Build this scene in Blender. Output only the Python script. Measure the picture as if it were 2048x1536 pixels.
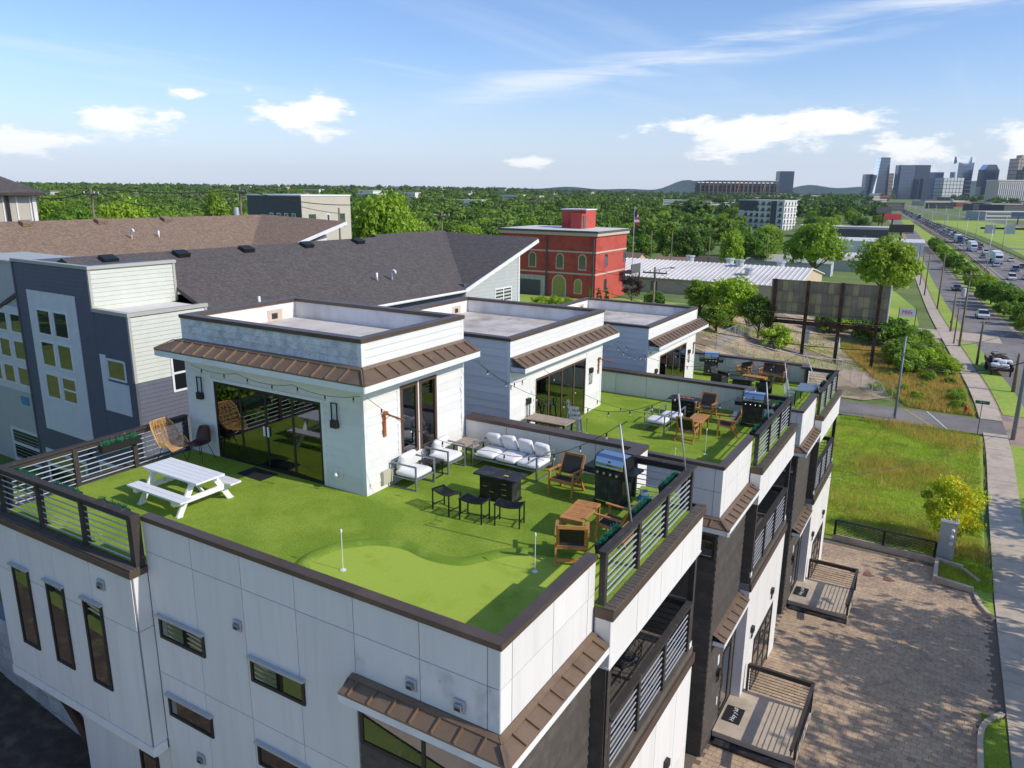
import bpy, math, random
import numpy as np
from mathutils import Vector, Matrix
random.seed(7); rng = np.random.default_rng(7)
for o in list(bpy.data.objects): bpy.data.objects.remove(o)
scn = bpy.context.scene
col = scn.collection
R = math.radians
# ---------------------------------------------------------------- camera
FPX = 1512.56
CAM = Vector((4.72, -7.72, 6.0))
YAW, PITCH, ROLL = R(30.741), R(14.432), R(0.51)
FW = Vector((-math.sin(YAW)*math.cos(PITCH), math.cos(YAW)*math.cos(PITCH), -math.sin(PITCH)))
_r = Vector((math.cos(YAW), math.sin(YAW), 0)); _u = _r.cross(FW)
RT = _r*math.cos(ROLL)+_u*math.sin(ROLL); UP = -_r*math.sin(ROLL)+_u*math.cos(ROLL)
cam = bpy.data.cameras.new('camera'); camo = bpy.data.objects.new('camera', cam); col.objects.link(camo)
cam.sensor_width = 36; cam.lens = FPX/2048*36; cam.clip_start = .1; cam.clip_end = 60000
M = Matrix((RT, UP, -FW)).transposed().to_4x4(); M.translation = CAM; camo.matrix_world = M
scn.camera = camo
# ---------------------------------------------------------------- light
SUN_AZ, SUN_EL = 5.0, 34.0
sd = Vector((math.cos(R(SUN_AZ))*math.cos(R(SUN_EL)), math.sin(R(SUN_AZ))*math.cos(R(SUN_EL)), math.sin(R(SUN_EL))))
sl = bpy.data.lights.new('sun', 'SUN'); sl.energy = 2.6; sl.angle = R(.53); sl.color = (1, .93, .82)
so = bpy.data.objects.new('sun', sl); col.objects.link(so); so.rotation_euler = sd.to_track_quat('Z', 'Y').to_euler(); so.location = (60, 0, 60)
wd = bpy.data.worlds.new('World'); scn.world = wd; wd.use_nodes = True; wd.cycles.sampling_method = 'MANUAL'; wd.cycles.sample_map_resolution = 512
wn = wd.node_tree.nodes; wl = wd.node_tree.links; wn.clear()
def N(nodes, t, **kw):
    n = nodes.new(t)
    for k, v in kw.items():
        if k.startswith('i_'): n.inputs[k[2:].replace('_', ' ')].default_value = v
        else: setattr(n, k, v)
    return n
sky = N(wn, 'ShaderNodeTexSky', sky_type='NISHITA', sun_disc=False, sun_elevation=R(SUN_EL), sun_rotation=R(90-SUN_AZ), altitude=200, air_density=1.0, dust_density=0.6, ozone_density=2.0)
bg = N(wn, 'ShaderNodeBackground'); bg.inputs[1].default_value = 0.128
outw = N(wn, 'ShaderNodeOutputWorld')
tc = N(wn, 'ShaderNodeTexCoord'); sep = N(wn, 'ShaderNodeSeparateXYZ'); wl.new(tc.outputs['Generated'], sep.inputs[0])
def wmath(op, a, b=None, c=None):
    n = N(wn, 'ShaderNodeMath', operation=op)
    for i, x in enumerate((a, b, c)):
        if x is None: continue
        if isinstance(x, (int, float)): n.inputs[i].default_value = x
        else: wl.new(x, n.inputs[i])
    return n.outputs[0]
def wrange(x, a, b, c=0., d=1.):
    n = N(wn, 'ShaderNodeMapRange', interpolation_type='SMOOTHSTEP'); wl.new(x, n.inputs[0])
    for i, v in zip((1, 2, 3, 4), (a, b, c, d)): n.inputs[i].default_value = v
    return n.outputs[0]
def wmap(scale, loc=(0, 0, 0), rot=(0, 0, 0), src=None):
    m = N(wn, 'ShaderNodeMapping'); wl.new(src or tc.outputs['Generated'], m.inputs[0])
    m.inputs['Scale'].default_value = scale; m.inputs['Location'].default_value = loc; m.inputs['Rotation'].default_value = rot
    return m.outputs[0]
def wnoise(vec, sc, det=6, rough=.55, dist=0.):
    n = N(wn, 'ShaderNodeTexNoise'); wl.new(vec, n.inputs[0]); n.inputs['Scale'].default_value = sc; n.inputs['Detail'].default_value = det
    n.inputs['Roughness'].default_value = rough; n.inputs['Distortion'].default_value = dist
    return n.outputs[0]
# low cumulus in a belt above the horizon and thin cirrus streaks higher up; a weaker belt goes on all round the sky
az = wmath('ARCTAN2', sep.outputs[0], sep.outputs[1]); ev = wmath('MULTIPLY', sep.outputs[2], 2.6)
cvec = N(wn, 'ShaderNodeCombineXYZ'); wl.new(az, cvec.inputs[0]); wl.new(ev, cvec.inputs[1])
def azev(px, py):
    d = (FW + RT*((px-1024)/FPX) - UP*((py-768)/FPX)).normalized(); return math.atan2(d.x, d.y), 2.6*d.z
cum = wnoise(wmap((1, 1, 1), (3.35, 1.45, .2), src=cvec.outputs[0]), 17, 9, .6)
big = wnoise(wmap((1, .55, 1), (.9, 1.7, 4.), src=cvec.outputs[0]), 3.1, 2, .5)
def blob(px, py, rx, ry, amp=1.):
    a0, e0 = azev(px, py); ra = rx/FPX*.95; re = ry/FPX*2.6
    dx = wmath('MULTIPLY', wmath('SUBTRACT', az, a0), 1/ra); dy = wmath('MULTIPLY', wmath('SUBTRACT', ev, e0), 1/re)
    return wmath('MULTIPLY', wmath('SUBTRACT', 1., wmath('SQRT', wmath('ADD', wmath('MULTIPLY', dx, dx), wmath('MULTIPLY', dy, dy)))), amp)
field = None
for bl in ((590,225,165,60,1.1),(40,278,140,48,1.),(240,244,140,44,1.),(1470,272,240,62,1.1),(1650,240,170,38,1.),(1850,300,160,52,.95),(1070,322,90,18,.75),(360,183,60,18,.7),(2040,285,110,70,.9),(-200,270,200,70,.9)):
    v = blob(*bl); field = v if field is None else wmath('MAXIMUM', field, v)
other = wmath('SUBTRACT', wmath('MULTIPLY', wrange(big, .5, .75), wmath('MULTIPLY', wrange(sep.outputs[2], .02, .05), wrange(sep.outputs[2], .16, .09))), .0)
a1, _ = azev(-250, 300); a2, _ = azev(2350, 300)
outside = wmath('ADD', wrange(az, a1, a1-.2), wrange(az, a2, a2+.2))
field = wmath('MAXIMUM', field, wmath('SUBTRACT', wmath('MULTIPLY', other, outside), .2))
cumf = wrange(wmath('ADD', field, wmath('MULTIPLY', wmath('SUBTRACT', cum, .5), 2.6)), .34, .78)
cumf = wmath('MULTIPLY', cumf, wrange(field, -.2, .22))
zc = wmath('MAXIMUM', sep.outputs[2], .03)
pv = N(wn, 'ShaderNodeCombineXYZ'); wl.new(wmath('DIVIDE', sep.outputs[0], zc), pv.inputs[0]); wl.new(wmath('DIVIDE', sep.outputs[1], zc), pv.inputs[1])
cir = wnoise(wmap((.9, .20, 1), (.4, 2.2, 0), (0, 0, R(62)), src=pv.outputs[0]), .9, 6, .6, .6)
(ax_, ay_), (bx_, by_) = azev(1000, 165), azev(1800, 10)
ln = math.hypot(bx_-ax_, by_-ay_); nx_, ny_ = -(by_-ay_)/ln, (bx_-ax_)/ln
pd = wmath('ADD', wmath('MULTIPLY', wmath('SUBTRACT', az, ax_), nx_), wmath('MULTIPLY', wmath('SUBTRACT', ev, ay_), ny_))
stk = wnoise(wmap((1, 4.5, 1), (0, 0, 0), (0, 0, -math.atan2(by_-ay_, bx_-ax_)), src=cvec.outputs[0]), 5, 7, .6, .5)
streak = wmath('MULTIPLY', wmath('MULTIPLY', wrange(wmath('ABSOLUTE', wmath('ADD', pd, .015)), .075, .0), wrange(stk, .36, .72)), wmath('MULTIPLY', wrange(az, ax_-.14, ax_+.06), .62))
cirf = wmath('MAXIMUM', streak, wmath('MULTIPLY', wmath('MULTIPLY', wrange(cir, .5, .85), .30), wrange(sep.outputs[2], .07, .14)))
veil = wmath('MULTIPLY', wmath('POWER', wrange(sep.outputs[2], .20, -.02), 1.5), .80)
tint = N(wn, 'ShaderNodeMix', data_type='RGBA', blend_type='MULTIPLY'); tint.inputs[0].default_value = 1; wl.new(sky.outputs[0], tint.inputs[6]); tint.inputs[7].default_value = (.72, .80, .98, 1)
m0 = N(wn, 'ShaderNodeMix', data_type='RGBA'); wl.new(veil, m0.inputs[0]); wl.new(tint.outputs[2], m0.inputs[6]); m0.inputs[7].default_value = (3.95, 4.35, 5.3, 1)
cl = wmath('MINIMUM', wmath('ADD', wmath('MULTIPLY', cumf, .9), cirf), .95)
mx = N(wn, 'ShaderNodeMix', data_type='RGBA'); wl.new(cl, mx.inputs[0])
wl.new(m0.outputs[2], mx.inputs[6]); mx.inputs[7].default_value = (6.2, 6.2, 6.25, 1)
wl.new(mx.outputs[2], bg.inputs[0]); wl.new(bg.outputs[0], outw.inputs[0])
cy = scn.cycles; cy.max_bounces = 8; cy.diffuse_bounces = 3; cy.glossy_bounces = 3; cy.transmission_bounces = 3; cy.transparent_max_bounces = 8; cy.volume_bounces = 0; cy.caustics_reflective = False; cy.caustics_refractive = False
scn.view_settings.view_transform = 'Standard'; scn.view_settings.look = 'None'; scn.view_settings.gamma = 1; scn.view_settings.exposure = 0.5
try: scn.view_settings.use_curve_mapping = False
except Exception: pass
# ---------------------------------------------------------------- helpers
def ray(px, py): return FW + RT*((px-1024)/FPX) - UP*((py-768)/FPX)
def PZ(px, py, Z): return CAM + ray(px, py)*Z                         # pixel + depth
def at(px, py, ax, v):
    d = ray(px, py); return CAM + d*((v-CAM[ax])/d[ax])
def lerp(a, b, t): return a+(b-a)*t
class MB:
    def __init__(s): s.v = []; s.f = []
    def add(s, vs, fs):
        n = len(s.v); s.v += [tuple(v) for v in vs]; s.f += [tuple(i+n for i in f) for f in fs]; return s
    def box(s, x0, x1, y0, y1, z0, z1):
        return s.add([(x0,y0,z0),(x1,y0,z0),(x1,y1,z0),(x0,y1,z0),(x0,y0,z1),(x1,y0,z1),(x1,y1,z1),(x0,y1,z1)],
                     [(0,3,2,1),(4,5,6,7),(0,1,5,4),(1,2,6,5),(2,3,7,6),(3,0,4,7)])
    def bar(s, p, q, w, h=None, up=(0,0,1)):
        h = h or w; p = Vector(p); q = Vector(q); d = (q-p).normalized(); u = Vector(up)
        if abs(d.dot(u)) > .98: u = Vector((1,0,0))
        a = d.cross(u).normalized(); b = a.cross(d); a = a*(w/2); b = b*(h/2)
        return s.add([p-a-b,p+a-b,p+a+b,p-a+b,q-a-b,q+a-b,q+a+b,q-a+b],[(0,3,2,1),(4,5,6,7),(0,1,5,4),(1,2,6,5),(2,3,7,6),(3,0,4,7)])
    def tube(s, pts, r, n=7, cap=True):
        pts = [Vector(p) for p in pts]; m = len(pts); rs = r if isinstance(r, (list, tuple)) else [r]*m
        vs = []; up = Vector((0,0,1))
        for i, p in enumerate(pts):
            d = (pts[min(i+1,m-1)]-pts[max(i-1,0)]).normalized(); u = up if abs(d.z) < .95 else Vector((1,0,0))
            a = d.cross(u).normalized(); b = a.cross(d)
            vs += [p+(a*math.cos(2*math.pi*k/n)+b*math.sin(2*math.pi*k/n))*rs[i] for k in range(n)]
        fs = [(i*n+k, i*n+(k+1)%n, (i+1)*n+(k+1)%n, (i+1)*n+k) for i in range(m-1) for k in range(n)]
        if cap: fs += [tuple(range(n-1,-1,-1)), tuple((m-1)*n+k for k in range(n))]
        return s.add(vs, fs)
    def lathe(s, prof, n=16, c=(0,0,0)):
        vs = [(c[0]+r*math.cos(2*math.pi*k/n), c[1]+r*math.sin(2*math.pi*k/n), c[2]+z) for r, z in prof for k in range(n)]
        m = len(prof); fs = [(i*n+k, i*n+(k+1)%n, (i+1)*n+(k+1)%n, (i+1)*n+k) for i in range(m-1) for k in range(n)]
        return s.add(vs, fs+[tuple(range(n-1,-1,-1)), tuple((m-1)*n+k for k in range(n))])
    def poly(s, pts): return s.add(pts, [tuple(range(len(pts)))])
    def slab(s, pts, t):                                                   # polygon thickened along its normal (downwards)
        pts = [Vector(p) for p in pts]; n = (pts[1]-pts[0]).cross(pts[2]-pts[0]).normalized()
        m = len(pts); lo = [p-n*t for p in pts]
        return s.add(pts+lo, [tuple(range(m)), tuple(range(2*m-1, m-1, -1))]+[(i, m+i, m+(i+1)%m, (i+1)%m) for i in range(m)])
    def prism(s, poly, a, b, axis):                                        # 2-D outline extruded from a to b along axis
        def mk(p, t):
            l = list(p); l.insert(axis, t); return tuple(l)
        m = len(poly)
        return s.add([mk(p,a) for p in poly]+[mk(p,b) for p in poly], [tuple(range(m-1,-1,-1)), tuple(range(m,2*m))]+[(i,(i+1)%m,m+(i+1)%m,m+i) for i in range(m)])
    def ball(s, c, rx, ry, rz, n=12, m=8):
        vs = []; fs = []
        for i in range(m+1):
            t = math.pi*i/m
            for k in range(n):
                a = 2*math.pi*k/n; vs.append((c[0]+rx*math.sin(t)*math.cos(a), c[1]+ry*math.sin(t)*math.sin(a), c[2]+rz*math.cos(t)))
        fs = [(i*n+k, (i+1)*n+k, (i+1)*n+(k+1)%n, i*n+(k+1)%n) for i in range(m) for k in range(n)]
        return s.add(vs, fs)
    def cushion(s, c, sx, sy, sz, M=None):                                  # pillowy box
        vs = []; n = 6; ex = .22
        def sg(a, e): return math.copysign(abs(a)**e, a)
        rows = 8; colsn = 16
        for i in range(rows+1):
            t = math.pi*i/rows
            for k in range(colsn):
                a = 2*math.pi*k/colsn
                st = sg(math.sin(t), .35); ct = sg(math.cos(t), .8)
                p = Vector((sx/2*st*sg(math.cos(a), ex), sy/2*st*sg(math.sin(a), ex), sz/2*ct))
                if M: p = M @ p
                vs.append(p+Vector(c))
        fs = [(i*colsn+k, (i+1)*colsn+k, (i+1)*colsn+(k+1)%colsn, i*colsn+(k+1)%colsn) for i in range(rows) for k in range(colsn)]
        return s.add(vs, fs)
    def mesh(s, name):
        me = bpy.data.meshes.new(name); me.from_pydata(s.v, [], s.f); me.update(); return me
    def build(s, name, m, parent=None, smooth=False, loc=None, rz=0):
        return mk(name, s.mesh(name), m, parent, smooth, loc, rz)
def mk(name, me, m, parent=None, smooth=False, loc=None, rz=0):
    if m is not None and not me.materials: me.materials.append(MAT[m] if isinstance(m, str) else m)
    if smooth:
        me.shade_smooth()
    o = bpy.data.objects.new(name, me); col.objects.link(o)
    if parent: o.parent = parent
    if loc is not None: o.location = loc
    if rz: o.rotation_euler = (0, 0, rz)
    return o
def smooth_by_angle(o, ang=40):
    try: o.data.set_sharp_from_angle(angle=R(ang))
    except Exception: pass
    return o
def tag(o, label, cat, group=None, kind=None):
    o['label'] = label; o['category'] = cat
    if group: o['group'] = group
    if kind: o['kind'] = kind
    return o
def struct(o): o['kind'] = 'structure'; return o
def thing(name, label, cat, loc=(0,0,0), rz=0, group=None, sc=1):
    o = bpy.data.objects.new(name, None); col.objects.link(o); o.location = loc; o.rotation_euler = (0,0,rz); o.empty_display_size = .2
    if sc != 1: o.scale = (sc,)*3 if not isinstance(sc, tuple) else sc
    return tag(o, label, cat, group)
KIDS = {}
def copytree(root, loc, rz=0, label=None, group=None, sc=None):
    def cp(o, p):
        c = o.copy(); col.objects.link(c); c.parent = p
        for ch in o.children: cp(ch, c)
        return c
    c = cp(root, None); c.location = loc; c.rotation_euler = (0,0,rz)
    if sc: c.scale = (sc,)*3 if not isinstance(sc, tuple) else sc
    if label: c['label'] = label
    if group: c['group'] = group
    return c
def BX(name, m, parent, *boxes, **kw):
    b = MB()
    for x in boxes: b.box(*x)
    return b.build(name, m, parent, **kw)
def instances(name, me, m, parent, locs, rots=None, names=None):
    out = []
    for i, l in enumerate(locs): out.append(mk(name, me, m, parent, loc=l, rz=(rots[i] if rots else 0)))
    return out
def textmesh(s, size, name, m, parent, loc, rot, shear=0, extrude=.002, align='CENTER'):
    c = bpy.data.curves.new(name, 'FONT'); c.body = s; c.size = size; c.extrude = extrude; c.shear = shear; c.align_x = align; c.align_y = 'CENTER'; c.resolution_u = 3
    t = bpy.data.objects.new(name+'_tmp', c); col.objects.link(t)
    dg = bpy.context.evaluated_depsgraph_get(); me = bpy.data.meshes.new_from_object(t.evaluated_get(dg)); bpy.data.objects.remove(t)
    o = mk(name, me, m, parent); o.location = loc; o.rotation_euler = rot; return o
# ---------------------------------------------------------------- materials
MAT = {}
def material(name, c, rough=.6, var=.12, scale=3., bump=0., bscale=60., metal=0., c2=None, c2sc=1.2, c2lo=.5, c2hi=.65, stretch=None, spec=None, rand=0., coat=0., det=4., c3=None, c3sc=8, c3lo=.55, c3hi=.7, wave=None, transl=0.):
    AL = 1.2 if (max(c) < .48 and metal < .5) else 1.
    c = tuple(x*AL for x in c); c2 = c2 and tuple(x*AL for x in c2); c3 = c3 and tuple(x*AL for x in c3)
    m = bpy.data.materials.new(name); m.use_nodes = True; nd = m.node_tree.nodes; lk = m.node_tree.links
    b = nd['Principled BSDF']; b.inputs['Roughness'].default_value = rough; b.inputs['Metallic'].default_value = metal
    if spec is not None: b.inputs['Specular IOR Level'].default_value = spec
    if coat: b.inputs['Coat Weight'].default_value = coat; b.inputs['Coat Roughness'].default_value = .08
    tcn = nd.new('ShaderNodeTexCoord'); src = tcn.outputs['Object']
    if rand:                                                                   # a different patch of the pattern on every copy
        oi = nd.new('ShaderNodeObjectInfo'); ad = nd.new('ShaderNodeVectorMath'); ad.operation = 'MULTIPLY_ADD'
        cb = nd.new('ShaderNodeCombineXYZ'); [lk.new(oi.outputs['Random'], cb.inputs[i]) for i in range(3)]
        lk.new(cb.outputs[0], ad.inputs[0]); ad.inputs[1].default_value = (37, 53, 71); lk.new(src, ad.inputs[2]); src = ad.outputs[0]
    if stretch:
        mp = nd.new('ShaderNodeMapping'); lk.new(src, mp.inputs[0]); mp.inputs['Scale'].default_value = stretch; src = mp.outputs[0]
    def noise(sc, d=det, rg=.6):
        n = nd.new('ShaderNodeTexNoise'); lk.new(src, n.inputs[0]); n.inputs['Scale'].default_value = sc; n.inputs['Detail'].default_value = d; n.inputs['Roughness'].default_value = rg; return n.outputs[0]
    def mix(fac, a, bb, bt='MIX'):
        n = nd.new('ShaderNodeMix'); n.data_type = 'RGBA'; n.blend_type = bt
        (lk.new(fac, n.inputs[0]) if not isinstance(fac, float) else setattr(n.inputs[0], 'default_value', fac))
        for i, x in ((6, a), (7, bb)):
            if isinstance(x, tuple): n.inputs[i].default_value = (*x, 1)
            else: lk.new(x, n.inputs[i])
        return n.outputs[2]
    def rng_(x, lo, hi, a=0., z=1.):
        n = nd.new('ShaderNodeMapRange'); lk.new(x, n.inputs[0]); n.inputs[1].default_value = lo; n.inputs[2].default_value = hi; n.inputs[3].default_value = a; n.inputs[4].default_value = z; return n.outputs[0]
    colr = tuple(c)
    if c2: colr = mix(rng_(noise(c2sc), c2lo, c2hi), colr, tuple(c2))
    if c3: colr = mix(rng_(noise(c3sc, 6), c3lo, c3hi), colr, tuple(c3))
    if wave:                                                                   # (axis vector scale, dark amount): regular courses
        wv = nd.new('ShaderNodeTexWave'); lk.new(src, wv.inputs[0]); wv.bands_direction = wave[0]; wv.inputs['Scale'].default_value = wave[1]; wv.inputs['Distortion'].default_value = wave[3] if len(wave) > 3 else 0
        colr = mix(rng_(wv.outputs[1], .0, .25, wave[2], 0.), colr, (.01, .01, .01))
    if var: colr = mix(rng_(noise(scale), .25, .75), mix(1., colr, (1-var,)*3, 'MULTIPLY'), mix(1., colr, (1+var,)*3, 'MULTIPLY'))
    if rand:
        colr = mix(1., colr, rngcol(nd, lk, oi.outputs['Random'], 1-rand, 1+rand), 'MULTIPLY')
    if isinstance(colr, tuple): b.inputs['Base Color'].default_value = (*colr, 1)
    else: lk.new(colr, b.inputs['Base Color'])
    if bump:
        bn = nd.new('ShaderNodeBump'); bn.inputs['Strength'].default_value = min(1, bump); bn.inputs['Distance'].default_value = .01*max(1, bump); lk.new(noise(bscale, 3), bn.inputs['Height']); lk.new(bn.outputs[0], b.inputs['Normal'])
    if transl:
        tr = nd.new('ShaderNodeBsdfTranslucent'); ms = nd.new('ShaderNodeMixShader'); ms.inputs[0].default_value = transl
        hs = nd.new('ShaderNodeMix'); hs.data_type = 'RGBA'; hs.blend_type = 'MULTIPLY'; hs.inputs[0].default_value = 1; hs.inputs[7].default_value = (1.25, 1.25, .55, 1)
        if isinstance(colr, tuple): hs.inputs[6].default_value = (*colr, 1)
        else: lk.new(colr, hs.inputs[6])
        lk.new(hs.outputs[2], tr.inputs[0]); lk.new(b.outputs[0], ms.inputs[1]); lk.new(tr.outputs[0], ms.inputs[2]); lk.new(ms.outputs[0], nd['Material Output'].inputs[0])
    MAT[name] = m; return m
def rngcol(nd, lk, x, a, z):
    n = nd.new('ShaderNodeMapRange'); lk.new(x, n.inputs[0]); n.inputs[3].default_value = a; n.inputs[4].default_value = z
    c = nd.new('ShaderNodeCombineColor'); [lk.new(n.outputs[0], c.inputs[i]) for i in range(3)]; return c.outputs[0]
def glassmat(name, tint=(.5,.56,.55), refl=.16, rough=.0, opaque=None):
    m = bpy.data.materials.new(name); m.use_nodes = True; nd = m.node_tree.nodes; lk = m.node_tree.links; nd.clear()
    o = nd.new('ShaderNodeOutputMaterial'); g = nd.new('ShaderNodeBsdfGlossy'); g.inputs['Roughness'].default_value = rough; g.inputs[0].default_value = (.95,.97,1,1)
    if opaque: t = nd.new('ShaderNodeBsdfDiffuse'); t.inputs[0].default_value = (*opaque, 1)
    else: t = nd.new('ShaderNodeBsdfTransparent'); t.inputs[0].default_value = (*tint, 1)
    f = nd.new('ShaderNodeFresnel'); f.inputs[0].default_value = 1.55
    a = nd.new('ShaderNodeMath'); a.operation = 'ADD'; a.use_clamp = True; lk.new(f.outputs[0], a.inputs[0]); a.inputs[1].default_value = refl
    x = nd.new('ShaderNodeMixShader'); lk.new(a.outputs[0], x.inputs[0]); lk.new(t.outputs[0], x.inputs[1]); lk.new(g.outputs[0], x.inputs[2]); lk.new(x.outputs[0], o.inputs[0])
    MAT[name] = m; return m
mt = material
mt('white_panel', (.76,.735,.705), .6, .05, .5, c2=(.63,.61,.58), c2sc=1.0, c2lo=.48, c2hi=.85, c3=(.52,.50,.48), c3sc=3, c3lo=.62, c3hi=.95, stretch=(4.5,4.5,.32), rand=.03, bump=.1, bscale=90)
mt('stained_panel', (.76,.745,.72), .6, .06, 1.5, c2=(.40,.40,.39), c2sc=2.0, c2lo=.52, c2hi=.85, c3=(.12,.12,.115), c3sc=16, c3lo=.66, c3hi=.9, stretch=(1,1,.8))
mt('white_board', (.75,.735,.705), .5, .04, 2, bump=.15, bscale=50, rand=.04, c2=(.68,.68,.655), c2sc=1.5, c2lo=.5, c2hi=.9)
mt('mossy_board', (.74,.745,.73), .65, .08, 3, c2=(.44,.45,.44), c2sc=3.5, c2lo=.42, c2hi=.72, c3=(.17,.18,.165), c3sc=24, c3lo=.54, c3hi=.78, rand=.05)
mt('white_trim', (.80,.795,.78), .45, .03, 3, c2=(.72,.715,.70), c2sc=2)
mt('joint', (.17,.18,.19), .8, .1)
mt('coping_metal', (.092,.064,.048), .42, .1, 2.5, metal=.25, c2=(.11,.078,.06), c2sc=.8, rand=.06)
mt('awning_metal', (.205,.138,.088), .42, .08, 2, metal=.35, c2=(.17,.115,.075), c2sc=2.5, rand=.06)
mt('dark_board', (.058,.049,.043), .62, .15, 4, bump=.3, bscale=30, rand=.15, c2=(.075,.064,.056), c2sc=3)
mt('rail_wood', (.036,.029,.025), .75, .2, 4, bump=.6, bscale=18, c3=(.10,.085,.07), c3sc=7, c3lo=.60, c3hi=.72, stretch=(1,1,1), rand=.1)
mt('deck_wood', (.085,.07,.055), .85, .25, 3, bump=.6, bscale=25, c2=(.10,.085,.07), c2sc=5, rand=.2, c3=(.07,.085,.02), c3sc=6, c3lo=.66, c3hi=.78)
mt('bar_metal', (.52,.55,.60), .4, .06, 6, metal=.1)
mt('black_metal', (.012,.012,.013), .42, .1, 8, metal=.3, c2=(.03,.03,.032), c2sc=9)
mt('grey_metal', (.20,.225,.26), .4, .06, 6, metal=.4)
mt('bronze_frame', (.10,.058,.04), .42, .08, 5, metal=.2)
mt('black_frame', (.012,.012,.012), .4, .05, 5)
mt('membrane', (.66,.60,.54), .85, .1, 1.2, c2=(.36,.30,.24), c2sc=.7, c2lo=.5, c2hi=.75, c3=(.30,.25,.20), c3sc=2.3, c3lo=.6, c3hi=.8, bump=.2)
mt('parapet_in', (.80,.78,.75), .8, .06, 2, c2=(.56,.52,.46), c2sc=1.6, c2lo=.48, c2hi=.85, stretch=(1,1,.5))
mt('turf', (.19,.285,.03), .9, .30, 46, bump=1.6, bscale=110, c2=(.275,.365,.048), c2sc=.7, c2lo=.42, c2hi=.62, c3=(.10,.18,.014), c3sc=30, c3lo=.50, c3hi=.85, det=5, spec=.12)
mt('putting', (.33,.42,.06), .85, .12, 60, spec=.12, bump=.5, bscale=200, c2=(.28,.37,.04), c2sc=1.7, c2lo=.52, c2hi=.72, c3=(.20,.31,.03), c3sc=1.6, c3lo=.62, c3hi=.74)
mt('fringe', (.17,.27,.03), .9, .28, 50, bump=1.4, bscale=120, c2=(.25,.35,.05), c2sc=2, spec=.12)
mt('white_paint', (.83,.83,.83), .45, .04, 4, bump=.15, bscale=30)
mt('teak', (.52,.235,.065), .5, .14, 5, stretch=(1,1,4), bump=.2, bscale=60, c2=(.42,.17,.045), c2sc=6, rand=.08)
mt('black_weave', (.018,.017,.016), .65, .3, 40, bump=1.2, bscale=90)
mt('cushion', (.78,.77,.77), .9, .05, 4, bump=.35, bscale=14)
mt('rattan', (.58,.34,.13), .55, .18, 20, c2=(.42,.22,.075), c2sc=9)
mt('brown_leather', (.055,.022,.017), .38, .15, 6, bump=.2)
mt('black_top', (.020,.020,.022), .5, .25, 3, bump=.3, bscale=20, c2=(.05,.05,.052), c2sc=5)
mt('steel', (.62,.64,.67), .16, .05, 8, metal=1.)
mt('black_rubber', (.01,.01,.01), .8, .1)
mt('planter_green', (.012,.13,.075), .6, .35, 30, rand=.1)
mt('planter_box', (.016,.015,.014), .6, .15)
mt('grey_wood', (.33,.26,.20), .7, .18, 4, stretch=(8,1,1), c2=(.24,.18,.14), c2sc=3)
mt('redwood', (.30,.085,.03), .5, .12, 6)
mt('beige_metal', (.42,.40,.30), .5, .05)
mt('bulb', (.42,.39,.32), .1, 0, coat=.5)
mt('curtain', (.10,.33,.24), .9, .1, 3)
mt('room_wall', (.30,.29,.27), .8, .05)
mt('room_floor', (.13,.09,.055), .4, .1)
mt('blue_fabric', (.06,.22,.36), .7, .1)
mt('lamp_glass', (.6,.58,.5), .3, 0)
mt('concrete', (.57,.465,.35), .85, .12, 2, bump=.25, bscale=40, c2=(.46,.375,.285), c2sc=.9, rand=.07, c3=(.27,.25,.22), c3sc=5, c3lo=.62, c3hi=.8)
mt('asphalt', (.17,.15,.135), .9, .14, .8, bump=.3, bscale=60, c2=(.22,.195,.175), c2sc=.11, c2lo=.45, c2hi=.62, c3=(.07,.07,.072), c3sc=1.3, c3lo=.66, c3hi=.74)
mt('road_edge', (.36,.25,.175), .9, .14, 1.2, c2=(.23,.18,.15), c2sc=.4, bump=.2)
mt('paver', (.43,.305,.195), .85, .16, 4, rand=.2, bump=.3, bscale=60, c2=(.34,.245,.165), c2sc=.7)
mt('paver_red', (.22,.07,.045), .85, .1, 4)
mt('sand_joint', (.15,.12,.09), .95, .2, 9)
mt('paint_white', (.62,.62,.60), .7, .15, 3)
mt('paint_yellow', (.60,.42,.07), .7, .15, 3)
mt('ground', (.10,.155,.025), .95, .22, 1.3, bump=.8, bscale=7, c2=(.145,.185,.04), c2sc=.055, c2lo=.42, c2hi=.6, c3=(.21,.155,.06), c3sc=.16, c3lo=.60, c3hi=.72, det=6)
mt('lawn', (.235,.335,.04), .95, .22, 3, bump=.8, bscale=14, c2=(.31,.38,.05), c2sc=.09, c2lo=.42, c2hi=.62, c3=(.20,.19,.05), c3sc=.45, c3lo=.62, c3hi=.8, det=6)
mt('dirt', (.40,.29,.19), .95, .2, .7, bump=.5, bscale=9, c2=(.19,.15,.09), c2sc=.25, c2lo=.48, c2hi=.6, c3=(.15,.17,.04), c3sc=.6, c3lo=.62, c3hi=.72)
mt('grass_blade', (.29,.39,.04), .8, .35, .6, c2=(.36,.38,.06), c2sc=.25, c2lo=.45, c2hi=.62, c3=(.26,.20,.07), c3sc=.5, c3lo=.6, c3hi=.72, transl=.45)
mt('dry_blade', (.46,.33,.11), .85, .3, .7, c2=(.24,.28,.05), c2sc=.5, c2lo=.5, c2hi=.62, transl=.4)
mt('bark', (.10,.075,.055), .9, .2, 4, bump=.6, bscale=10)
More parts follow.
